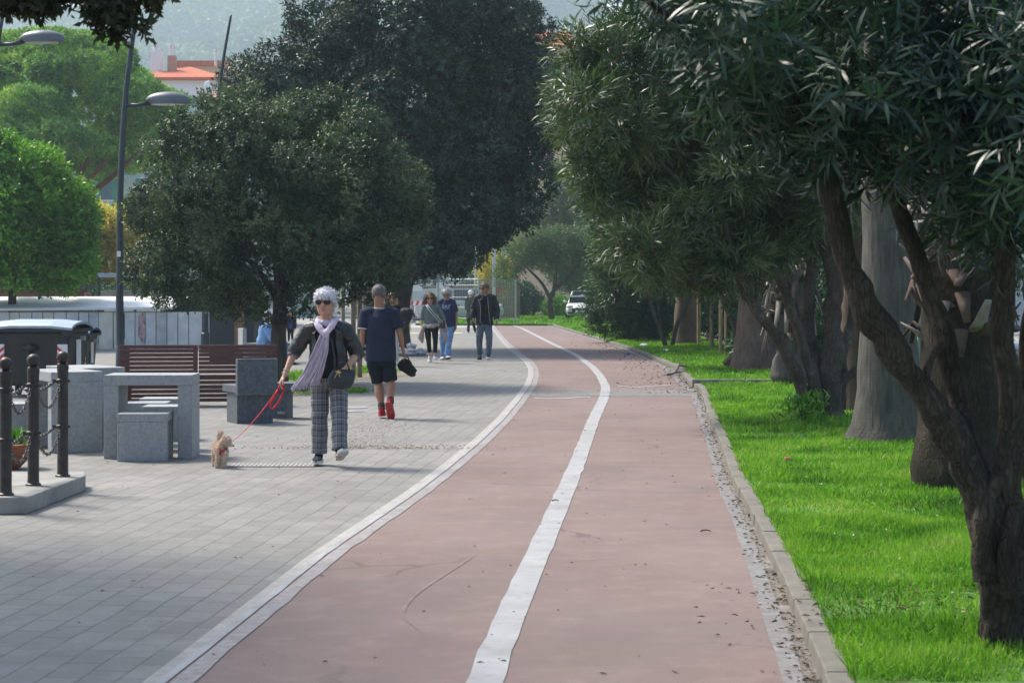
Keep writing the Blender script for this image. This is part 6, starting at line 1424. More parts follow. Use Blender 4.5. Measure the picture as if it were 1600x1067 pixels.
def longhair(c, m, blobs, n=2600, ln=.07, seed=0, curl=True):
    HP, h, t = c['HP'], c['h'], c['t']; b = np.array([[*HP(*x[:3]), x[3]*h, x[4]*h, x[5]*h] for x in blobs]); mb = MB()
    for x in b: mb.ball(x[:3], tuple(x[3:6]*.88), 14, 10)
    o = fuse(mb, 'hair', m, t, .008, .012, 30, 2)
    w_ = b[:, 3]*b[:, 5]; i = rng.choice(len(b), n, p=w_/w_.sum()); d = rdir(n); p = b[i, :3]+d*b[i, 3:6]*.86
    tg = unit(rng.normal(size=(n, 3))*(1.0 if curl else .25)+np.array([0, 0, -1.0])+d*(.5 if curl else .2))
    fr = np.array([c['HM'] @ Vector((0, -1, 0))][0]); ok = ~(((p-np.array(tuple(c['hd']))) @ fr > .30*h) & (p[:, 2] < c['hd'].z+.25*h))
    v, q = leaves_np(p[ok], tg[ok], d[ok]+rng.normal(size=(ok.sum(), 3))*.4, ln*(.6+.8*rng.random(ok.sum())), np.full(ok.sum(), .009), 3, .5 if curl else .1)
    link('hair_locks', npmesh('hair_locks', v, q, m), o); return o
def top(c, m, name='shirt', hem=-.06, sleeve=.5, grow=.014, wr=.006, neck=0.0, sleeves=(None, None), flare=1.0, label=None, hemw=None, loose=1.0):
    t, J, s, f, U, nk, pel, k = (c[x] for x in ('t', 'J', 's', 'f', 'U', 'nk', 'pel', 'k'))
    g = grow*k; mb = MB(); hw = (hemw or c['hip'])*k+g*1.2; bl = c['belly']
    z0 = pel+U*hem*k
    mb.tube([z0, pel+U*.05*k, c['w1'], c['w2'], c['w3'], nk-U*.004*k+U*neck], [(hw*flare, c['depth']*k*1.03+g), (hw*.99, c['depth']*k+g+bl*.2), (c['waist']*loose*k+bl*.4+g, c['depth']*.88*k+bl*.5+g), (c['shw']*.82*k+g, c['depth']*k+g), (c['shw']*.80*k+g, c['depth']*.88*k+g), (.078*k+g*.4, .072*k+g*.3)], 22, side=s)
    for sd_, a, e, w_ in ((-1, 'sl', 'el', 'wl'), (1, 'sr', 'er', 'wr')):
        S, E, Wp = J[a], J[e], J[w_]; sv = sleeves[0 if sd_ < 0 else 1]; sv = sleeve if sv is None else sv
        pts = [nk.lerp(S, .35)-U*.02*k, nk.lerp(S, .75)-U*.005*k, S]; r_ = [.058*k+g*.5, .058*k+g, .056*k+g]
        if sv <= 1: pts += [S.lerp(E, sv*.5), S.lerp(E, sv)]; r_ += [.055*k+g, .052*k+g*1.3]
        else: pts += [S.lerp(E, .5), E, E.lerp(Wp, (sv-1)*.5), E.lerp(Wp, sv-1)]; r_ += [.052*k+g, .044*k+g, .044*k+g, .034*k+g]
        mb.tube(pts, r_, 14, side=f)
    return fuse(mb, name, m, t, max(c['voxel'], .007), wr, 9, 3, label, (1, 1, .6))
def trousers(c, m, end=.97, grow=.012, wr=.004, top_=.10, name='trousers', rad=(.105, .085, .066, .056, .062), seg=24, hipg=1.0):
    t, J, s, f, U, pel, k = (c[x] for x in ('t', 'J', 's', 'f', 'U', 'pel', 'k')); mb = MB(); hip = c['hip']*k; D = c['depth']*k
    for sd_, kn, an in ((-1, 'kl', 'al'), (1, 'kr', 'ar')):
        Hj = pel+s*sd_*hip*.50-U*.04*k; K, A = J[kn], J[an]
        pts = [pel+U*top_*k+s*sd_*hip*.40, pel+U*.03*k+s*sd_*hip*.42, Hj]; R_ = [(hip*.54, D*.92), (hip*.57*hipg, D*.97), (hip*.57*hipg, D*1.02)]
        prof = [(.12, rad[0]*.96), (.3, rad[0]*.86), (.6, rad[1]*.95), (.85, rad[2]*1.08), (1., rad[2]), (1.15, rad[2]*.98), (1.4, rad[3]*1.05), (1.7, rad[3]), (1.0+end, rad[4])]
        for u, r_ in prof:
            if u > 1+end: continue
            q = Hj.lerp(K, u) if u <= 1 else K.lerp(A, u-1); pts.append(q); R_.append((r_*k, r_*1.05*k))
        if end < 0.0:
            pts = pts[:3]; R_ = R_[:3]; last = 1+end
            for u, r_ in prof:
                if u < last-.02: pts.append(Hj.lerp(K, u)); R_.append((r_*k, r_*1.05*k))
            pts.append(Hj.lerp(K, last)); R_.append((rad[4]*k, rad[4]*1.05*k))
        # resample densely for folds
        P2, R2 = [], []
        for i in range(len(pts)-1):
            for q in range(4): P2.append(pts[i].lerp(pts[i+1], q/4)); a_, b_ = R_[i], R_[i+1]; P2r = (a_[0]+(b_[0]-a_[0])*q/4, a_[1]+(b_[1]-a_[1])*q/4); R2.append(P2r)
        P2.append(pts[-1]); R2.append(R_[-1]); o0 = len(mb.v); mb.tube(P2, R2, seg, side=s)
        for i in range(o0, len(mb.v)):
            ring = (i-o0)//seg; p = Vector(mb.v[i]); cpt = P2[ring]; d = (p-cpt); 
            if d.length > 1e-5: p += d.normalized()*wr*(1.6*noise.noise(Vector((p.x*9, p.y*9, p.z*13+sd_*5)))+.8*noise.noise(Vector((p.x*20, p.y*14, p.z*30)))); mb.v[i] = tuple(p)
    mb.tube([pel+U*top_*k, pel+U*.03*k, pel-U*.04*k, pel-U*.10*k], [(hip*.93, D*.92), (hip*.97, D*.98), (hip*.96, D*1.02), (hip*.62, D*.72)], seg, side=s)
    return mb.build(name, m, t, smooth='auto')
def jacket(c, m, name='jacket', hem=.0, gap=.45, grow=.028, sleeve=1.95, lining=None, wr=.008, collar=True, flare=1.05, band=None, label=None):
    t, J, s, f, U, nk, pel, k = (c[x] for x in ('t', 'J', 's', 'f', 'U', 'nk', 'pel', 'k')); g = grow*k; mb = MB()
    z0 = pel+U*hem*k; base = -math.pi/2 if s.cross(U).dot(f) > 0 else math.pi/2
    pts = [z0, z0+U*.05*k, c['w1'], c['w2'], c['w3'], nk-U*.015*k]; hw = c['hip']*k
    R_ = [(hw+g*flare, c['depth']*k+g), (hw+g*flare*1.15, c['depth']*k+g*1.2), (c['waist']*k+g*1.5+c['belly']*.4, c['depth']*.9*k+g+c['belly']*.5), (c['shw']*.84*k+g, c['depth']*k+g), (c['shw']*.88*k+g*.9, c['depth']*.92*k+g), (.10*k+g*.2, .085*k)]
    P2, R2 = [], []
    for i in range(5):
        for q in range(5): P2.append(pts[i].lerp(pts[i+1], q/5)); R2.append(tuple(R_[i][j]+(R_[i+1][j]-R_[i][j])*q/5 for j in (0, 1)))
    P2.append(pts[-1]); R2.append(R_[-1])
    # find which tube angle points to the front
    tdir = (P2[1]-P2[0]).normalized(); a_ = (s-tdir*s.dot(tdir)).normalized(); b_ = tdir.cross(a_); fa = math.pi/2 if b_.dot(f) > 0 else -math.pi/2
    mb.tube(P2, R2, 34, side=s, arc=(fa+gap, fa+2*math.pi-gap), thick=.014, cap=False)
    for i in range(len(mb.v)):
        p = Vector(mb.v[i]); q = noise.noise(Vector((p.x*8, p.y*8, p.z*11)))*wr*1.6+noise.noise(Vector((p.x*17, p.y*17, p.z*24)))*wr*.8; d = Vector((p.x-nk.x, p.y-nk.y, 0)); mb.v[i] = tuple(p+d.normalized()*q if d.length > .02 else p)
    jb = mb.build(name, m, t, smooth='auto', label=label)
    for sd_, a, e, w_ in ((-1, 'sl', 'el', 'wl'), (1, 'sr', 'er', 'wr')):
        S, E, Wp = J[a], J[e], J[w_]; mb = MB(); pts = [nk.lerp(S, .3)-U*.03*k, nk.lerp(S, .75)-U*.006*k, S-U*.004*k, S.lerp(E, .35), S.lerp(E, .7), E]; r_ = [.055*k+g*.4, .064*k+g*.7, .062*k+g*.8, .060*k+g*.8, .056*k+g*.8, .054*k+g*.8]
        sv = sleeve-1
        if sv > 0: pts += [E.lerp(Wp, sv*.5), E.lerp(Wp, sv)]; r_ += [.050*k+g*.7, .036*k+g*.6]
        mb.tube(pts, r_, 16, side=f); fuse(mb, 'sleeve', m, jb, .008, wr*1.2, 14, 2, None, (1, 1, 1.6))
        if band: mb = MB(); q = pts[-1]; d_ = (pts[-1]-pts[-2]).normalized(); mb.tube([q-d_*.035, q+d_*.004], r_[-1]+.004, 16, side=f); mb.build('cuff', band, jb, smooth='auto')
    if collar:
        mb = MB(); R_ = .068*k; pts = []
        for q in range(15): an = fa+.5+(2*math.pi-1.0)*q/14; pts.append(nk+U*.005*k+a_*math.cos(an)*R_*1.15+b_*math.sin(an)*R_+U*.018*math.sin((q/14-.5)*math.pi+math.pi/2)*k)
        mb.tube(pts, [(.016, .022)]*15, 8, side=(0, 0, 1)); mb.build('collar', m, jb, smooth=True)
    return jb, fa
def ribbon(pts, w_, m, name, parent, side=(1, 0, 0), th=.003, cap=True, smooth=True):
    mb = MB(); mb.tube(pts, [(w_/2, th)]*len(pts) if not hasattr(w_, '__len__') else [(x/2, th) for x in w_], 8, side=side); return mb.build(name, m, parent, smooth=smooth)
def Jp(Y, **kw): return {a: P(v[0], v[1], Y+(v[2] if len(v) > 2 else 0)) for a, v in kw.items()}
# plaid
def plaid():
    m, n, b = newmat('plaid_wool'); uv = n.nodes.new('ShaderNodeUVMap'); sx = n.nodes.new('ShaderNodeSeparateXYZ'); n.links.new(uv.outputs[0], sx.inputs[0])
    def lines(src, per, a0, a1):
        fr = math_(n, 'FRACT', math_(n, 'DIVIDE', src, per)); return math_(n, 'MULTIPLY', math_(n, 'GREATER_THAN', fr, a0), math_(n, 'LESS_THAN', fr, a1))
    tot = None; X, Yv = sx.outputs[0], sx.outputs[1]
    c = (.30, .31, .33); col = None
    bandx = lines(X, .05, .0, .42); bandy = lines(Yv, .056, .0, .42)
    chk = math_(n, 'MULTIPLY', math_(n, 'ADD', bandx, bandy), .5)
    col = mix(n, chk, (.22, .225, .24), (.085, .09, .10))
    thin = math_(n, 'MAXIMUM', lines(X, .025, .44, .56), lines(Yv, .028, .44, .56)); col = mix(n, math_(n, 'MULTIPLY', thin, .75), col, (.02, .02, .025))
    wh = math_(n, 'MAXIMUM', lines(X, .10, .66, .72), lines(Yv, .112, .66, .72)); col = mix(n, math_(n, 'MULTIPLY', wh, .6), col, (.40, .41, .44))
    n.links.new(col, b.inputs['Base Color']); b.inputs['Roughness'].default_value = .9; bump(n, b, nz(n, coords(n), 200, 2), .3, .002); return m
# =============== woman with scarf and dog ===============
Y = 17.7; root = G(512, 725.5)
J = Jp(Y, head=(508.5, 473, 0), sl=(484, 514), sr=(538, 514), el=(461, 548, .05), wl=(444, 587, -.08), hl=(436, 602, -.10), er=(558, 553, .06), wr=(540, 575, -.16), hr=(531, 582, -.20),
       pel=(514, 590), kl=(500, 652, -.02), kr=(530, 651, -.16), al=(498.5, 708, .0), ar=(530.5, 702.5, -.27))
c = human('white haired woman in lilac scarf and plaid trousers walking a small dog', root, J, k=.95, yaw=R(-4), hyaw=R(-8), hpitch=0, shw=.175, hip=.178, waist=.16, depth=.13, voxel=.005, palm={-1: Vector((.9, .2, 0)), 1: Vector((.2, .3, -1))}, thumbf={1: Vector((-1, -.2, .3))}, curl=(1.5, .9), calf=.78, hh=.245, neckr=.06)
face(c, 'sun')
hm_w = hairmat('white_hair', (.50, .50, .55), (.78, .78, .82))
hair(c, hm_w, front=.22, back=-.28, grow=.055, n=2600, ln=.024, side_=-.06, frizz=.3)
trousers(c, plaid(), end=.99, wr=.006, rad=(.104, .090, .079, .074, .076), seg=30)
m_blk = cloth('black_knit', (.012, .012, .014)); top(c, m_blk, 'black_top', hem=-.0, sleeve=.6, grow=.012, wr=.003)
m_lea = cloth('black_leather', (.018, .019, .022), .38, .3, .4, 60, .6); m_den = cloth('grey_lining', (.14, .16, .19), .9, .3)
jacket(c, m_lea, hem=.005, gap=.62, grow=.026, sleeve=1.22, band=m_den, wr=.010, collar=False)
for a_, fw, pt in (('al', Vector((-.05, -1, 0)), 0.0), ('ar', Vector((.32, -1, 0)), .42)): shoe(c['t'], c['J'][a_]-Vector((0, 0, .0)), fw, cloth('navy_knit_shoe', (.02, .022, .035)), mat('white_sole', (.62, .62, .6), .7, .1, 20, .1), .96, pt)
m_sc = cloth('lilac_scarf', (.62, .53, .62), .9, .12, .6, 90)
def scarf_band(pts, w_, seed):
    """pleated hanging cloth with a fringed end"""
    mb = MB(); n_ = 26; m_ = 15; vs = []; pts = [Vector(p) for p in pts]
    def at(u): u *= len(pts)-1; i = min(int(u), len(pts)-2); return pts[i].lerp(pts[i+1], u-i)
    for i in range(n_+1):
        u = i/n_; p = at(u); w2_ = w_[0]+(w_[1]-w_[0])*u
        for j in range(m_): q = j/(m_-1)-.5; vs.append(p+Vector((q*w2_, -.012*math.sin(q*24+seed)-.012*math.sin(q*11+u*5), 0))+Vector((0, 0, q*w2_*.25)))
    mb.add(vs, [(i*m_+j, i*m_+j+1, (i+1)*m_+j+1, (i+1)*m_+j) for i in range(n_) for j in range(m_-1)])
    for j in range(m_*2): q = j/(m_*2-1)-.5; b_ = pts[-1]+Vector((q*w_[1], -.012*math.sin(q*24+seed), q*w_[1]*.25)); mb.tube([b_, b_+Vector((rnd.uniform(-.01, .01), 0, -.03-.015*rnd.random()))], [.003, .0015], 4)
    return mb
T = c['t']; L = lambda px, py, dy: P(px, py, Y+dy)-root
mb = MB(); nk = c['nk']; pts = []
for q in range(21): a = 2*math.pi*q/20; pts.append(nk+Vector((.088*math.cos(a), .085*math.sin(a)-.005, .03+.022*math.sin(a)+.004*math.sin(q*2.3))))
mb.tube(pts, [(.030+.005*math.sin(q*1.7), .024) for q in range(21)], 12, side=(0, 0, 1)); mb.tube([L(494, 503, -.10), L(500, 514, -.17), L(507, 521, -.19)], [(.03, .02), (.035, .022), (.028, .022)], 10); mb.tube([L(523, 500, -.10), L(518, 510, -.17), L(509, 521, -.19)], [(.03, .02), (.032, .022), (.028, .022)], 10); mb.ball(L(508, 522, -.195), (.034, .028, .04), 12, 8)
sc_ = fuse(mb, 'scarf', m_sc, T, .007, .008, 22, 1)
o = scarf_band([L(506, 522, -.20), L(497, 548, -.215), L(484, 580, -.20), L(468, 603, -.19)], (.06, .15), 1).build('hanging_end', m_sc, sc_, smooth=True); o.modifiers.new('s', 'SOLIDIFY').thickness = .005
o = scarf_band([L(510, 522, -.19), L(508, 550, -.205), L(500, 578, -.195), L(493, 596, -.19)], (.05, .085), 3).build('hanging_end', m_sc, sc_, smooth=True); o.modifiers.new('s', 'SOLIDIFY').thickness = .005
m_gold = mat('gold', (.7, .5, .2), .3, .1, 5, 0, metal=.9); m_silver = mat('silver', (.6, .6, .62), .3, .1, 5, 0, metal=.9)
for z_ in (.0, .12): w0 = c['J']['wl'].lerp(c['J']['el'], .08+z_); d_ = (c['J']['el']-c['J']['wl']).normalized(); mb = MB(); a_ = d_.cross(Vector((0, 1, 0))).normalized(); b_ = d_.cross(a_); mb.tube([w0+(a_*math.cos(x_*.524)+b_*math.sin(x_*.524))*.032 for x_ in range(13)], .003, 5, cap=False); mb.build('bracelet', m_silver, T)
# handbag (held: a thing of its own)
bq = P(533, 592, Y-.24); t = thing('handbag', 'black leather handbag with gold clasp hanging at the front of the woman with the scarf', 'handbag', bq)
mb = MB(); vs = []; prof = [(-.085, .085, .03), (-.075, .115, .055), (-.02, .125, .06), (.05, .115, .05), (.085, .10, .03), (.09, .09, .015)]
for z_, w_, d_ in prof:
    for q in range(20): a = 2*math.pi*q/20; vs.append(((math.copysign(abs(math.cos(a))**.5, math.cos(a)))*w_+z_*.15, math.copysign(abs(math.sin(a))**.6, math.sin(a))*d_, z_+.012*math.cos(a)))
mb.add(vs, [(i*20+q, i*20+(q+1) % 20, (i+1)*20+(q+1) % 20, (i+1)*20+q) for i in range(5) for q in range(20)]+[tuple(range(20)), tuple(100+q for q in range(20))]); mb.build('bag_body', m_lea, t, smooth='auto'); t.rotation_euler = (0, R(10), 0)
mb = MB(); mb.tube([(-.06, -.03, .08), (-.03, -.035, .15), (.03, -.035, .155), (.07, -.03, .085)], .007, 8); mb.build('handle', m_lea, t, smooth=True)
mb = MB(); mb.tube([(-.03, -.065, .07), (-.045, -.07, .03), (-.055, -.07, -.0)], .004, 6); mb.tube([(-.03, -.065, .07), (-.01, -.07, .02)], .004, 6); mb.ball((-.03, -.066, .07), .009, 8, 6); mb.box((-.03, -.066, .06), (.05, .006, .012)); mb.build('clasp', m_gold, t)
mb = MB(); o0 = bq; mb.tube([(-.07, -.02, .075), P(517, 560, Y-.2)-bq, P(509, 538, Y-.18)-bq, P(497, 520, Y-.13)-bq, P(486, 508, Y-.07)-bq, P(486, 506, Y+.02)-bq], [(.009, .003)]*6, 8, side=(1, 0, .3)); mb.build('shoulder_strap', m_lea, t, smooth=True)
# dog
root = G(344, 730.5); Yd = root.y
t = thing('dog', 'tiny apricot poodle in a red harness looking to the right, on a lead', 'dog', root)
D = lambda px, py, dy=0: P(px, py, Yd+dy)-root
mb = MB()
mb.tube([D(340, 697, .19), D(341, 699, .15), D(343, 701, .06), D(346, 703, -.02), D(348, 702, -.055)], [.035, .052, .050, .058, .04], 14, side=(1, 0, 0))   # trunk: deep chest, narrower loin
mb.tube([D(347, 702, -.02), D(349, 696, -.03), D(351, 690, -.045)], [.042, .038, .035], 12)
mb.ball(D(353, 688.5, -.05), (.043, .045, .043), 16, 12); mb.ball(D(352, 685, -.045), (.036, .038, .028), 14, 10)
mb.tube([D(355, 692, -.06), D(360, 694.5, -.085), D(364, 696.5, -.10)], [.026, .017, .012], 10)
mb.tube([D(347.5, 687, -.04), D(345.5, 692, -.05), D(346, 698, -.055)], [(.012, .02), (.016, .026), (.012, .02)], 10)
mb.tube([D(356, 686, -.075), D(357.5, 691, -.085), D(357, 695, -.08)], [(.010, .014), (.012, .016), (.008, .012)], 8)
for px, x2, dy in ((341.5, 340, -.045), (351, 350, -.06)): mb.tube([D(px+.5, 705, dy), D(px, 714, dy-.008), D(x2, 721, dy), D(x2, 727, dy), D(x2, 729.3, dy-.02)], [.030, .022, .0195, .021, .016], 12)
for px, dy in ((335.5, .14), (344.5, .15)): mb.tube([D(px+1.5, 702, dy), D(px+1, 711, dy-.03), D(px, 717, dy+.018), D(px-.5, 723, dy), D(px-1, 727.5, dy-.01)], [.034, .029, .020, .018, .018], 12)
mb.tube([D(341.5, 694, .18), D(341.3, 686, .20), D(342.5, 680, .20), D(345, 676, .19)], [.012, .013, .018, .022], 10)
mb.ball(D(344.5, 676.5, .19), .023, 10, 8)
dogm = mat('poodle_fur', (.70, .54, .40), .95, .12, 30, .5, 90, col2=(.56, .40, .28))
bd = fuse(mb, 'body', dogm, t, .005, .009, 42, 2)
me = bd.data; n_ = len(me.vertices); co2 = np.empty(n_*3); me.vertices.foreach_get('co', co2); no2 = np.empty(n_*3); me.vertices.foreach_get('normal', no2); co2 = co2.reshape(-1, 3); no2 = no2.reshape(-1, 3); ii = rng.choice(n_, 9000)
dd = unit(no2[ii]+rdir(9000)*.8+np.array([0, 0, -.3])); snout = np.linalg.norm(co2[ii]-np.array(tuple(D(363, 696, -.1))), axis=1) > .028
v, q = leaves_np(co2[ii][snout], dd[snout], rdir(9000)[snout], np.full(snout.sum(), .013), np.full(snout.sum(), .004), 2, .6)
link('fur', npmesh('fur', v, q, hairmat('poodle_curls', (.60, .44, .31), (.85, .74, .62))), t)
mb = MB(); mb.ball(D(365, 696.6, -.105), (.008, .007, .0065), 10, 8); mb.build('nose', m_black, t, smooth=True)
for px, dy in ((359, -.098), (354.5, -.094)): mb = MB(); mb.ball(D(px, 690.5, dy), .0045, 8, 6); mb.build('eye', m_iris, t, smooth=True)
m_harn = cloth('red_harness', (.42, .015, .02), .7); mb = MB(); hpts = []
mb.ball(D(348, 707.5, -.07), (.036, .020, .026), 14, 10); mb.tube([D(339.8, 703, -.02), D(342, 700, -.075), D(348, 706, -.098), D(353, 701, -.08), D(354.5, 700, -.04)], [(.008, .004)]*5, 8, side=(0, 0, 1))
mb.tube([D(334.5, 704, .05), D(337, 696, .05), D(343, 691.5, .04), D(350, 695, .03), D(352, 703, .03)], [(.009, .004)]*5, 8, side=(0, 1, 0)); hs = mb.build('harness', m_harn, t, smooth=True)
mb = MB(); mb.ball(D(347.5, 709, -.092), .006, 8, 6); mb.build('tag_disc', m_silver, hs)
# lead
m_lead = cloth('red_webbing', (.62, .02, .03), .6); a0 = P(438, 602, 17.6); t = thing('dog_lead', 'red lead running from the hand of the woman with the scarf to the small poodle', 'lead', a0)
dl = D(352.5, 697, -.06)+root
pts = [Vector((0, 0, 0))]+[(a0.lerp(dl, u)-a0)-Vector((0, 0, .22*u*(1-u))) for u in (.1, .25, .4, .55, .7, .85, 1)]
mb = MB(); mb.tube(pts, [(.006, .002)]*4+[(.004, .002)]*4, 8, side=(1, 0, .5)); mb.build('webbing', m_lead, t, smooth=True)
Lp = [P(x_, y_, 17.58)-a0 for x_, y_ in ((438, 600), (433, 612), (425, 626), (422.5, 635), (427, 637.5), (434, 630), (441, 617), (443.5, 606), (441, 600))]
mb = MB(); out = []; limb(mb, Lp, .0085, .0085, 8); mb.build('hand_loop', m_lead, t, smooth=True)
# =============== man in navy polo, from behind ===============
Y = 24.25; root = G(602, 653)
J = Jp(Y, head=(592, 459.5, 0), sl=(571.5, 489), sr=(614.5, 489), el=(566.5, 523, -.03), wl=(567, 548, .02), hl=(568.5, 558, .03), er=(625, 522, -.02), wr=(630, 549, .05), hr=(634, 560, .07),
       pel=(595, 561), kl=(591, 597, .06), kr=(611, 596, -.04), al=(597, 639, -.10), ar=(610, 628.5, -.22))
# yaw 180 turns the person's own side vector round, so the picture-left joints are his left hand side here
def swap(J):
    o = dict(J)
    for a, b in (('sl', 'sr'), ('el', 'er'), ('wl', 'wr'), ('hl', 'hr'), ('kl', 'kr'), ('al', 'ar')): o[a], o[b] = J[b], J[a]
    return o
c = human('man in navy polo shirt, dark cropped trousers and red trainers walking away', root, swap(J), k=.98, yaw=R(180), hyaw=R(176), shw=.205, hip=.172, waist=.172, depth=.13, voxel=.0055, skin=m_skin_t, curl=(1.6, 1.0), hh=.232, neckr=.062, calf=1.2,
          palm={1: Vector((1, 0, 0)), -1: Vector((-1, 0, 0))}, thumbf={-1: Vector((0, 1, 0)), 1: Vector((0, 1, 0))})
face(c)
hair(c, hairmat('grey_dark_hair', (.05, .045, .045), (.16, .15, .15)), front=.25, back=-.30, grow=.03, n=700, ln=.014, side_=.0, frizz=.3)
m_navy = cloth('navy_pique', (.022, .027, .055)); trousers(c, cloth('navy_cotton', (.010, .012, .022)), end=-.02, wr=.005, rad=(.112, .10, .084, .075, .084), name='cropped_trousers')
sh = top(c, m_navy, 'polo_shirt', hem=-.025, sleeve=.72, grow=.026, wr=.007, hemw=.168, loose=1.0)
nk = c['nk']
mb = MB(); mb.tube([nk+Vector((.072*math.cos(a*.3307), .066*math.sin(a*.3307)-.004, .012)) for a in range(20)], [(.020, .008)]*20, 8, side=(0, 0, 1), cap=False); mb.build('collar', m_navy, sh, smooth=True)
mb = MB(); mb.tube([nk+Vector((.081*math.cos(a*.3307), .075*math.sin(a*.3307)-.004, .018)) for a in range(20)], [(.0045, .003)]*20, 6, side=(0, 0, 1), cap=False); mb.tube([nk+Vector((.081*math.cos(a*.3307), .075*math.sin(a*.3307)-.004, .002)) for a in range(20)], [(.002, .002)]*20, 6, side=(0, 0, 1), cap=False); mb.build('collar_stripe', m_white, sh)
for a_, e_ in (('sr', 'er'), ('sl', 'el')):
    q = c['J'][a_].lerp(c['J'][e_], .70); d_ = (c['J'][e_]-c['J'][a_]).normalized(); mb = MB(); mb.tube([q, q+d_*.012], .0775, 18); mb.build('sleeve_trim', m_white if a_ == 'sr' else m_navy, sh)
w0 = c['J']['wr'].lerp(c['J']['er'], .12); d_ = (c['J']['er']-c['J']['wr']).normalized(); mb = MB(); mb.tube([w0-d_*.02, w0+d_*.02], .034, 14); mb.build('wristwatch', m_black, c['t'])
m_redsh = cloth('red_mesh_shoe', (.30, .012, .025), .7, .3); m_reds = mat('red_sole', (.42, .03, .04), .6, .2, 20, .1)
shoe(c['t'], c['J']['ar'], Vector((-.08, 1, 0)), m_redsh, m_reds, 1.02, 0.0); shoe(c['t'], c['J']['al'], Vector((.22, 1, 0)), m_redsh, m_reds, 1.02, -.95)
for a_, b_ in (('ar', 'kr'), ('al', 'kl')): mb = MB(); A_, K_ = c['J'][a_], c['J'][b_]; mb.tube([A_-Vector((0, 0, .01)), A_.lerp(K_, .2)], [.046, .045], 14); mb.build('sock', m_black, c['t'])
hq = P(635, 573, Y+.08); t = thing('black_bag', 'folded black bag carried by the man in the polo shirt', 'bag', hq)
mb = MB(); mb.ball((-.02, 0, .02), (.095, .06, .085), 16, 12); mb.tube([(-.08, 0, .07), (0, 0, .0), (.10, -.01, -.09)], [(.05, .045), (.08, .06), (.06, .02)], 12, side=(.7, 0, .7)); mb.ball((.045, 0, -.065), (.085, .07, .05), 12, 8, Matrix.Rotation(R(35), 3, 'Y')); fuse(mb, 'bag_body', cloth('black_nylon', (.010, .010, .012), .6), t, .006, .006, 20, 2)
mb = MB(); mb.tube([(-.03, 0, .09), (-.012, 0, .125), (.02, 0, .12), (.05, 0, .05), (.075, 0, -.0)], .008, 8); mb.build('strap', m_black, t, smooth=True)
# =============== curly haired woman ===============
Y = 42.9; root = G(675.5, 566.5)
def Pd(Y, ox, oy, fz): return lambda **kw: {a: P(ox+v[0]/fz, oy+v[1]/fz, Y+(v[2] if len(v) > 2 else 0)) for a, v in kw.items()}
Q6 = lambda Y: Pd(Y, 640, 430, 7.1125)
J = Q6(Y)(head=(226, 262, 0), sl=(165, 352), sr=(307, 352), el=(140, 455, 0), wl=(130, 560, -.02), hl=(134, 610, -.03), er=(365, 455, .05), wr=(402, 560, -.1), hr=(420, 600, -.13), pel=(240, 580), kl=(212, 740, 0), kr=(287, 745, -.1), al=(225, 893, .15), ar=(281, 905, -.12))
c = human('woman with curly brown hair in grey green top and black leggings', root, J, k=.92, yaw=R(4), hyaw=R(0), shw=.19, hip=.175, waist=.155, depth=.12, voxel=.007, curl=(.9, .6), calf=.78, hh=.24)
face(c, 'sun'); m_cur = hairmat('curly_brown_hair', (.05, .022, .012), (.20, .09, .045))
longhair(c, m_cur, [(0, .08, .28, .50, .45, .38), (-.38, .05, .0, .26, .32, .38), (.38, .05, .0, .26, .32, .38), (-.42, .05, -.32, .24, .28, .28), (.42, .05, -.34, .25, .28, .28), (0, .3, -.2, .42, .25, .42)], 2400, .06)
trousers(c, cloth('black_leggings', (.008, .008, .010)), end=.72, wr=.002, rad=(.092, .076, .058, .050, .043), name='leggings')
top(c, cloth('sage_jersey', (.13, .175, .17)), 'long_sleeved_top', hem=-.02, sleeve=1.45, grow=.012, wr=.005)
m_beige = cloth('beige_jersey', (.36, .31, .28)); L = lambda x_, y_, dy: P(640+x_/7.1125, 430+y_/7.1125, Y+dy)-root
mb = MB(); mb.tube([L(160, 555, -.12), L(200, 570, -.16), L(245, 560, -.19), L(300, 555, -.16), L(345, 545, -.10), L(340, 560, .1), L(245, 560, .16), L(150, 560, .08), L(158, 556, -.1)], [(.04, .02)]*9, 10, side=(0, 0, 1)); mb.tube([L(225, 555, -.2), L(260, 580, -.2)], [.035, .03], 8)
mb.tube([L(160, 560, -.1), L(140, 620, -.06), L(125, 690, -.04), L(145, 755, -.04)], [(.03, .05), (.05, .06), (.075, .05), (.02, .03)], 10, side=(1, 0, 0)); mb.tube([L(335, 550, -.08), L(365, 620, -.05), L(392, 690, -.04), L(398, 760, -.04)], [(.03, .05), (.06, .05), (.075, .05), (.02, .03)], 10, side=(1, 0, 0)); fuse(mb, 'jersey_tied_round_waist', m_beige, c['t'], .009, .014, 14, 2)
t = thing('crossbody_bag', 'black crossbody bag on striped strap worn by the curly haired woman', 'bag', root+L(362, 545, -.1)); o_ = L(362, 545, -.1)
mb = MB(); mb.box((0, 0, 0), (.15, .07, .18), taper=.9); mb.build('bag_body', m_lea, t, bevel=.015)
sp = [L(362, 530, -.14)-o_, L(320, 490, -.20)-o_, L(255, 420, -.22)-o_, L(205, 355, -.17)-o_, L(188, 325, -.09)-o_]
ribbon(sp, .055, m_white, 'strap', t, (1, 0, .8), .004); ribbon([p+Vector((0, -.006, 0)) for p in sp], .030, m_black, 'strap_band', t, (1, 0, .8), .004)
m_wsh = cloth('white_trainer', (.55, .56, .55), .7); m_ws = mat('white_rubber', (.66, .66, .64), .6, .05, 10, 0)
shoe(c['t'], c['J']['al'], Vector((.0, -1, 0)), m_wsh, m_ws, .95, -.5); shoe(c['t'], c['J']['ar'], Vector((.05, -1, 0)), m_wsh, m_ws, .95, .05)
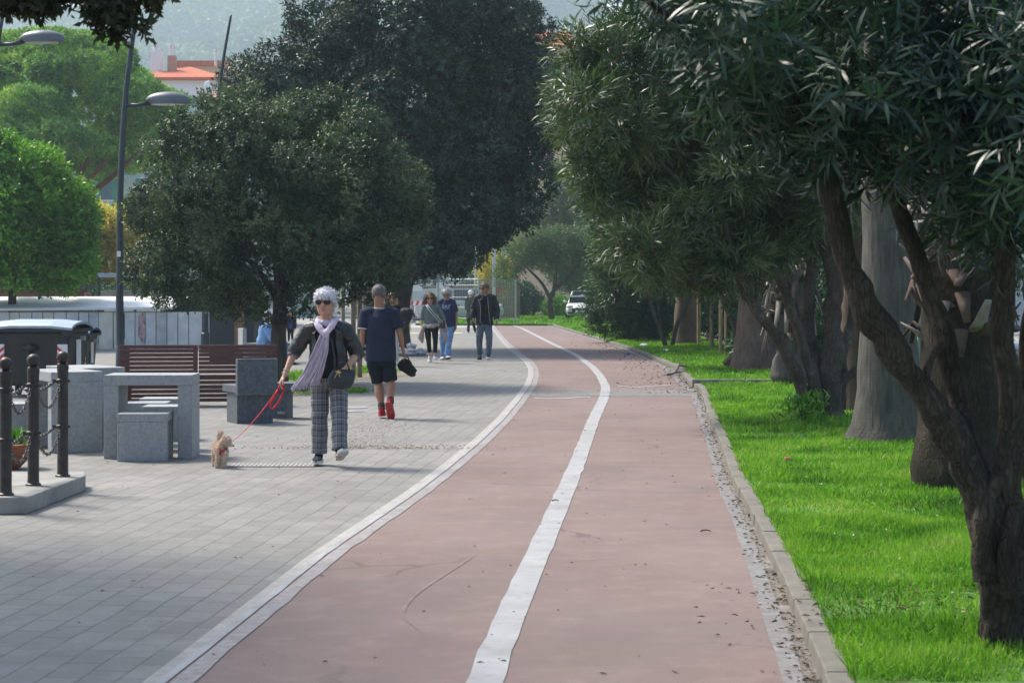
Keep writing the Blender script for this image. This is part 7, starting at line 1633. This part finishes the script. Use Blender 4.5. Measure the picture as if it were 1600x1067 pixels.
# =============== man in navy T shirt ===============
Y = 44.4; root = G(697, 563.5)
J = Q6(Y)(head=(413, 212, -.04), sl=(345, 300), sr=(478, 298), el=(335, 400, .03), wl=(350, 490, -.0), hl=(360, 530, -.02), er=(518, 445, .05), wr=(517, 560, -.04), hr=(512, 612, -.06), pel=(420, 560), kl=(368, 715, .0), kr=(440, 705, -.1), al=(378, 895, .12), ar=(420, 893, -.15))
c = human('man with grey hair and glasses in navy T shirt looking down', root, J, k=1.03, yaw=R(-6), hyaw=R(-10), hpitch=R(16), shw=.20, hip=.16, waist=.155, depth=.125, belly=.03, voxel=.007, skin=m_skin_t, curl=(.6, .8), calf=.78, hh=.232)
face(c, 'clear'); hair(c, hairmat('grey_hair', (.20, .20, .20), (.45, .45, .46)), front=.22, back=-.2, grow=.07, n=900, ln=.045, side_=-.04)
trousers(c, cloth('light_denim', (.17, .29, .50), .9, .25), wr=.007, rad=(.102, .088, .075, .066, .068))
ts = top(c, cloth('navy_jersey', (.022, .028, .075)), 't_shirt', hem=-.03, sleeve=.75, grow=.018, wr=.006, loose=1.05)
L = lambda x_, y_, dy: P(640+x_/7.1125, 430+y_/7.1125, Y+dy)-root
m_print = mat('shirt_print', (.34, .38, .50), .8, .05, 5, 0)
text_mesh('EA7', .105, m_print, 'chest_print', ts, L(405, 350, -.165), (R(84), 0, R(-4)), .004, 1.12, .003); mb = MB(); q = L(407, 377, -.185); mb.box(q, (.17, .006, .009)); mb.build('print_line', m_print, ts)
shoe(c['t'], c['J']['al'], Vector((-.25, -1, 0)), m_wsh, mat('grey_sole', (.3, .3, .3), .6, .05, 10, 0), 1.05, 0); shoe(c['t'], c['J']['ar'], Vector((.25, -1, 0)), m_wsh, m_black, 1.05, .15)
# =============== man in black bomber ===============
Y = 44.7; root = G(756.5, 562.3)
J = Q6(Y)(head=(834, 147, 0), sl=(755, 252), sr=(918, 248), el=(712, 372, .04), wl=(704, 480, -.06), hl=(716, 525, -.10), er=(968, 378, .04), wr=(966, 495, -.04), hr=(970, 545, -.06), pel=(832, 548), kl=(775, 695, .0), kr=(885, 705, -.12), al=(778, 870, .18), ar=(876, 888, -.15))
c = human('tall man in open black jacket and grey blue jeans looking left', root, J, k=1.04, yaw=R(3), hyaw=R(-42), shw=.205, hip=.155, waist=.145, depth=.12, voxel=.007, skin=m_skin_t, curl=(.7, .7), calf=.78, hh=.232)
face(c, 'sun'); hair(c, hairmat('brown_short_hair', (.035, .022, .016), (.11, .07, .05)), front=.28, back=-.28, grow=.03, n=600, ln=.015, side_=.02, frizz=.3)
trousers(c, cloth('grey_denim', (.10, .135, .18), .9, .25), wr=.007, rad=(.105, .088, .074, .064, .066)); top(c, cloth('black_tee', (.008, .009, .012)), 't_shirt', hem=.0, sleeve=.5, grow=.010, wr=.003)
m_bomb = cloth('bomber_nylon', (.010, .012, .018), .6, .25, .3, 60, .4); jb, fa = jacket(c, m_bomb, hem=-.01, gap=.42, grow=.034, sleeve=1.97, wr=.012)
L = lambda x_, y_, dy: P(640+x_/7.1125, 430+y_/7.1125, Y+dy)-root
for pts in ([L(762, 265, -.12), L(785, 330, -.17), L(790, 430, -.17), L(783, 535, -.165)], [L(868, 245, -.12), L(873, 330, -.17), L(885, 430, -.17), L(897, 535, -.165)]): mb = MB(); mb.tube(pts, .004, 6); mb.build('zip', m_silver, jb)
w0 = c['J']['wr']; mb = MB(); mb.tube([w0+Vector((0, 0, .015)), w0-Vector((0, 0, .012))], .036, 14); mb.build('wristwatch', m_silver, c['t'])
m_bsh = cloth('dark_trainer', (.012, .014, .022)); shoe(c['t'], c['J']['al'], Vector((.0, -1, 0)), m_bsh, m_black, 1.05, -.35); shoe(c['t'], c['J']['ar'], Vector((.05, -1, 0)), m_bsh, m_ws, 1.05, .1)
# =============== man in white cap, far ===============
Y = 73.8; root = G(736, 520)
J = swap(Q6(Y)(head=(680, 203, 0), sl=(640, 262), sr=(715, 262), el=(628, 330, .03), wl=(630, 390, -.05), hl=(632, 415, -.08), er=(722, 330, 0), wr=(724, 400, .05), hr=(722, 425, .06), pel=(680, 440), kl=(655, 530, .05), kr=(708, 530, -.1), al=(652, 616, -.1), ar=(728, 614, .1)))
c = human('man in white cap and grey green jacket walking away', root, J, k=.98, yaw=R(180), hyaw=R(150), shw=.20, hip=.165, waist=.15, depth=.12, voxel=.010, calf=.78, hh=.235)
face(c); hair(c, hm_w, front=.25, grow=.03, n=300, ln=.02); trousers(c, cloth('dark_slacks', (.02, .028, .045)), wr=.004)
top(c, cloth('grey_green_wool', (.055, .075, .065)), 'jacket', hem=-.12, sleeve=1.95, grow=.024, wr=.006, flare=1.1)
mb = MB(); HP = c['HP']; h = c['h']; vs, fs, seg = head_verts(h, grow=.06); kf = [fc for fc in fs if min(vs[i].z for i in fc) > .10*h]; used = sorted({i for fc in kf for i in fc}); ix = {a: b for b, a in enumerate(used)}; mb.add([c['hd']+c['HM'] @ vs[i] for i in used], [[ix[i] for i in fc] for fc in kf]); mb.tube([HP(0, -.40, .17), HP(0, -.62, .13), HP(0, -.72, .10)], [(.34*h, .02*h), (.30*h, .02*h), (.18*h, .02*h)], 12, side=tuple(c['HM'] @ Vector((1, 0, 0)))); mb.build('cap', m_white, c['t'], smooth='auto')
for a_ in ('al', 'ar'): shoe(c['t'], c['J'][a_], Vector((0, 1, 0)), m_bsh, m_ws, 1.0, -.1)
# =============== blond woman behind the polo man ===============
Y = 41.0; root = G(613, 572)
J = Jp(Y, head=(612.5, 466, 0), sl=(602, 480), sr=(626, 481), el=(599, 496, 0), wl=(600, 511, -.05), hl=(601, 517, -.06), er=(632.5, 494, 0), wr=(633, 503, -.2), hr=(631, 508, -.25), pel=(614, 513), kl=(610, 539, 0), kr=(619, 539, -.1), al=(610, 562, .12), ar=(619, 565, -.1))
c = human('blond woman in black sleeveless top half hidden by the man in polo shirt', root, J, k=.96, yaw=R(8), hyaw=R(6), shw=.185, hip=.165, waist=.14, depth=.115, voxel=.007, skin=m_skin, calf=.78, hh=.238)
face(c, 'clear'); longhair(c, hairmat('blond_hair', (.28, .16, .07), (.60, .42, .24)), [(0, .08, .24, .42, .44, .34), (-.36, .05, -.1, .17, .3, .38), (.36, .05, -.1, .17, .3, .38), (-.34, .08, -.42, .16, .22, .24), (.34, .08, -.42, .16, .22, .24), (0, .28, -.3, .34, .22, .45)], 1800, .09, curl=False)
trousers(c, cloth('white_slacks', (.50, .49, .47)), wr=.005); top(c, m_blk, 'sleeveless_top', hem=-.03, sleeve=.08, grow=.010, wr=.004)
for a_, pt in (('al', -.3), ('ar', .1)): shoe(c['t'], c['J'][a_], Vector((0, -1, 0)), m_wsh, m_ws, .95, pt)
q = P(636, 489, Y-.22); t = thing('black_jacket', 'black jacket and small bag hanging over the arm of the blond woman', 'jacket', q); mb = MB(); mb.ball((0, 0, 0), (.15, .08, .11), 14, 10); mb.tube([(.02, 0, .05), (.0, 0, -.1), (-.03, 0, -.27)], [(.12, .06), (.11, .06), (.05, .04)], 12, side=(1, 0, 0)); fuse(mb, 'cloth', m_bomb, t, .008, .012, 16, 2); mb = MB(); mb.box((-.11, -.03, -.25), (.14, .07, .12)); mb.build('small_bag', m_lea, t, bevel=.02)
# =============== seated man ===============
Y = 42.0; root = G(420, 570)
J = Jp(Y, head=(420.5, 494.5, 0), sl=(415, 509.5, -.17), sr=(417, 508.5, .17), el=(424, 530, -.22), wl=(438, 533, -.2), hl=(444, 535, -.17), er=(430, 529, .22), wr=(441, 533, .12), hr=(446, 535, .1), pel=(412, 536, 0), kl=(446, 538.5, -.12), kr=(450, 540, .14), al=(449, 566, -.12), ar=(456, 565, .14))
c = human('seated white haired man in light blue shirt facing right', root, J, k=1.0, yaw=R(88), hyaw=R(75), hpitch=R(10), shw=.20, hip=.165, waist=.165, depth=.13, belly=.04, voxel=.008, skin=m_skin_t, palm={-1: Vector((0, 0, -1)), 1: Vector((0, 0, -1))}, calf=.78, hh=.235)
face(c); hair(c, hm_w, front=.15, back=-.3, grow=.11, n=1000, ln=.06, side_=-.05, frizz=.9)
trousers(c, cloth('blue_denim', (.10, .18, .32), .9, .25), wr=.006); top(c, cloth('sky_blue_cotton', (.20, .36, .60)), 'shirt', hem=-.04, sleeve=1.02, grow=.022, wr=.009)
for a_ in ('al', 'ar'): shoe(c['t'], c['J'][a_], Vector((1, -.05, 0)), m_bsh, m_ws, 1.0, 0)
# =============== child ===============
Y = 61; root = G(454, 534)
J = Jp(Y, head=(453.7, 489.2, 0), sl=(448, 497.5), sr=(460, 497.5), el=(446.5, 506, .02), wl=(447, 514, -.02), hl=(447.3, 518, -.03), er=(461.5, 506, .02), wr=(461, 514, -.02), hr=(460.7, 518, -.03), pel=(454, 513.5), kl=(451.5, 523, 0), kr=(456.5, 523, 0), al=(451, 531.3, .04), ar=(457, 531.3, -.04))
c = human('small child in dark jacket and blue shirt standing in the distance', root, J, k=.64, yaw=0, hyaw=0, shw=.19, hip=.15, waist=.14, depth=.12, voxel=.008, calf=.78, hh=.30, neckr=.05)
face(c); hair(c, hairmat('dark_brown_hair', (.02, .012, .01), (.06, .035, .025)), front=.2, grow=.07, n=300, ln=.03); trousers(c, cloth('black_cotton', (.012, .012, .016)), wr=.003)
top(c, cloth('royal_blue_cotton', (.05, .06, .22)), 'shirt', hem=-.02, sleeve=.5, grow=.010, wr=.003); jacket(c, m_bomb, hem=-.04, gap=.5, grow=.03, sleeve=1.95, wr=.006)
for a_ in ('al', 'ar'): shoe(c['t'], c['J'][a_], Vector((0, -1, 0)), m_bsh, m_black, .64, 0)
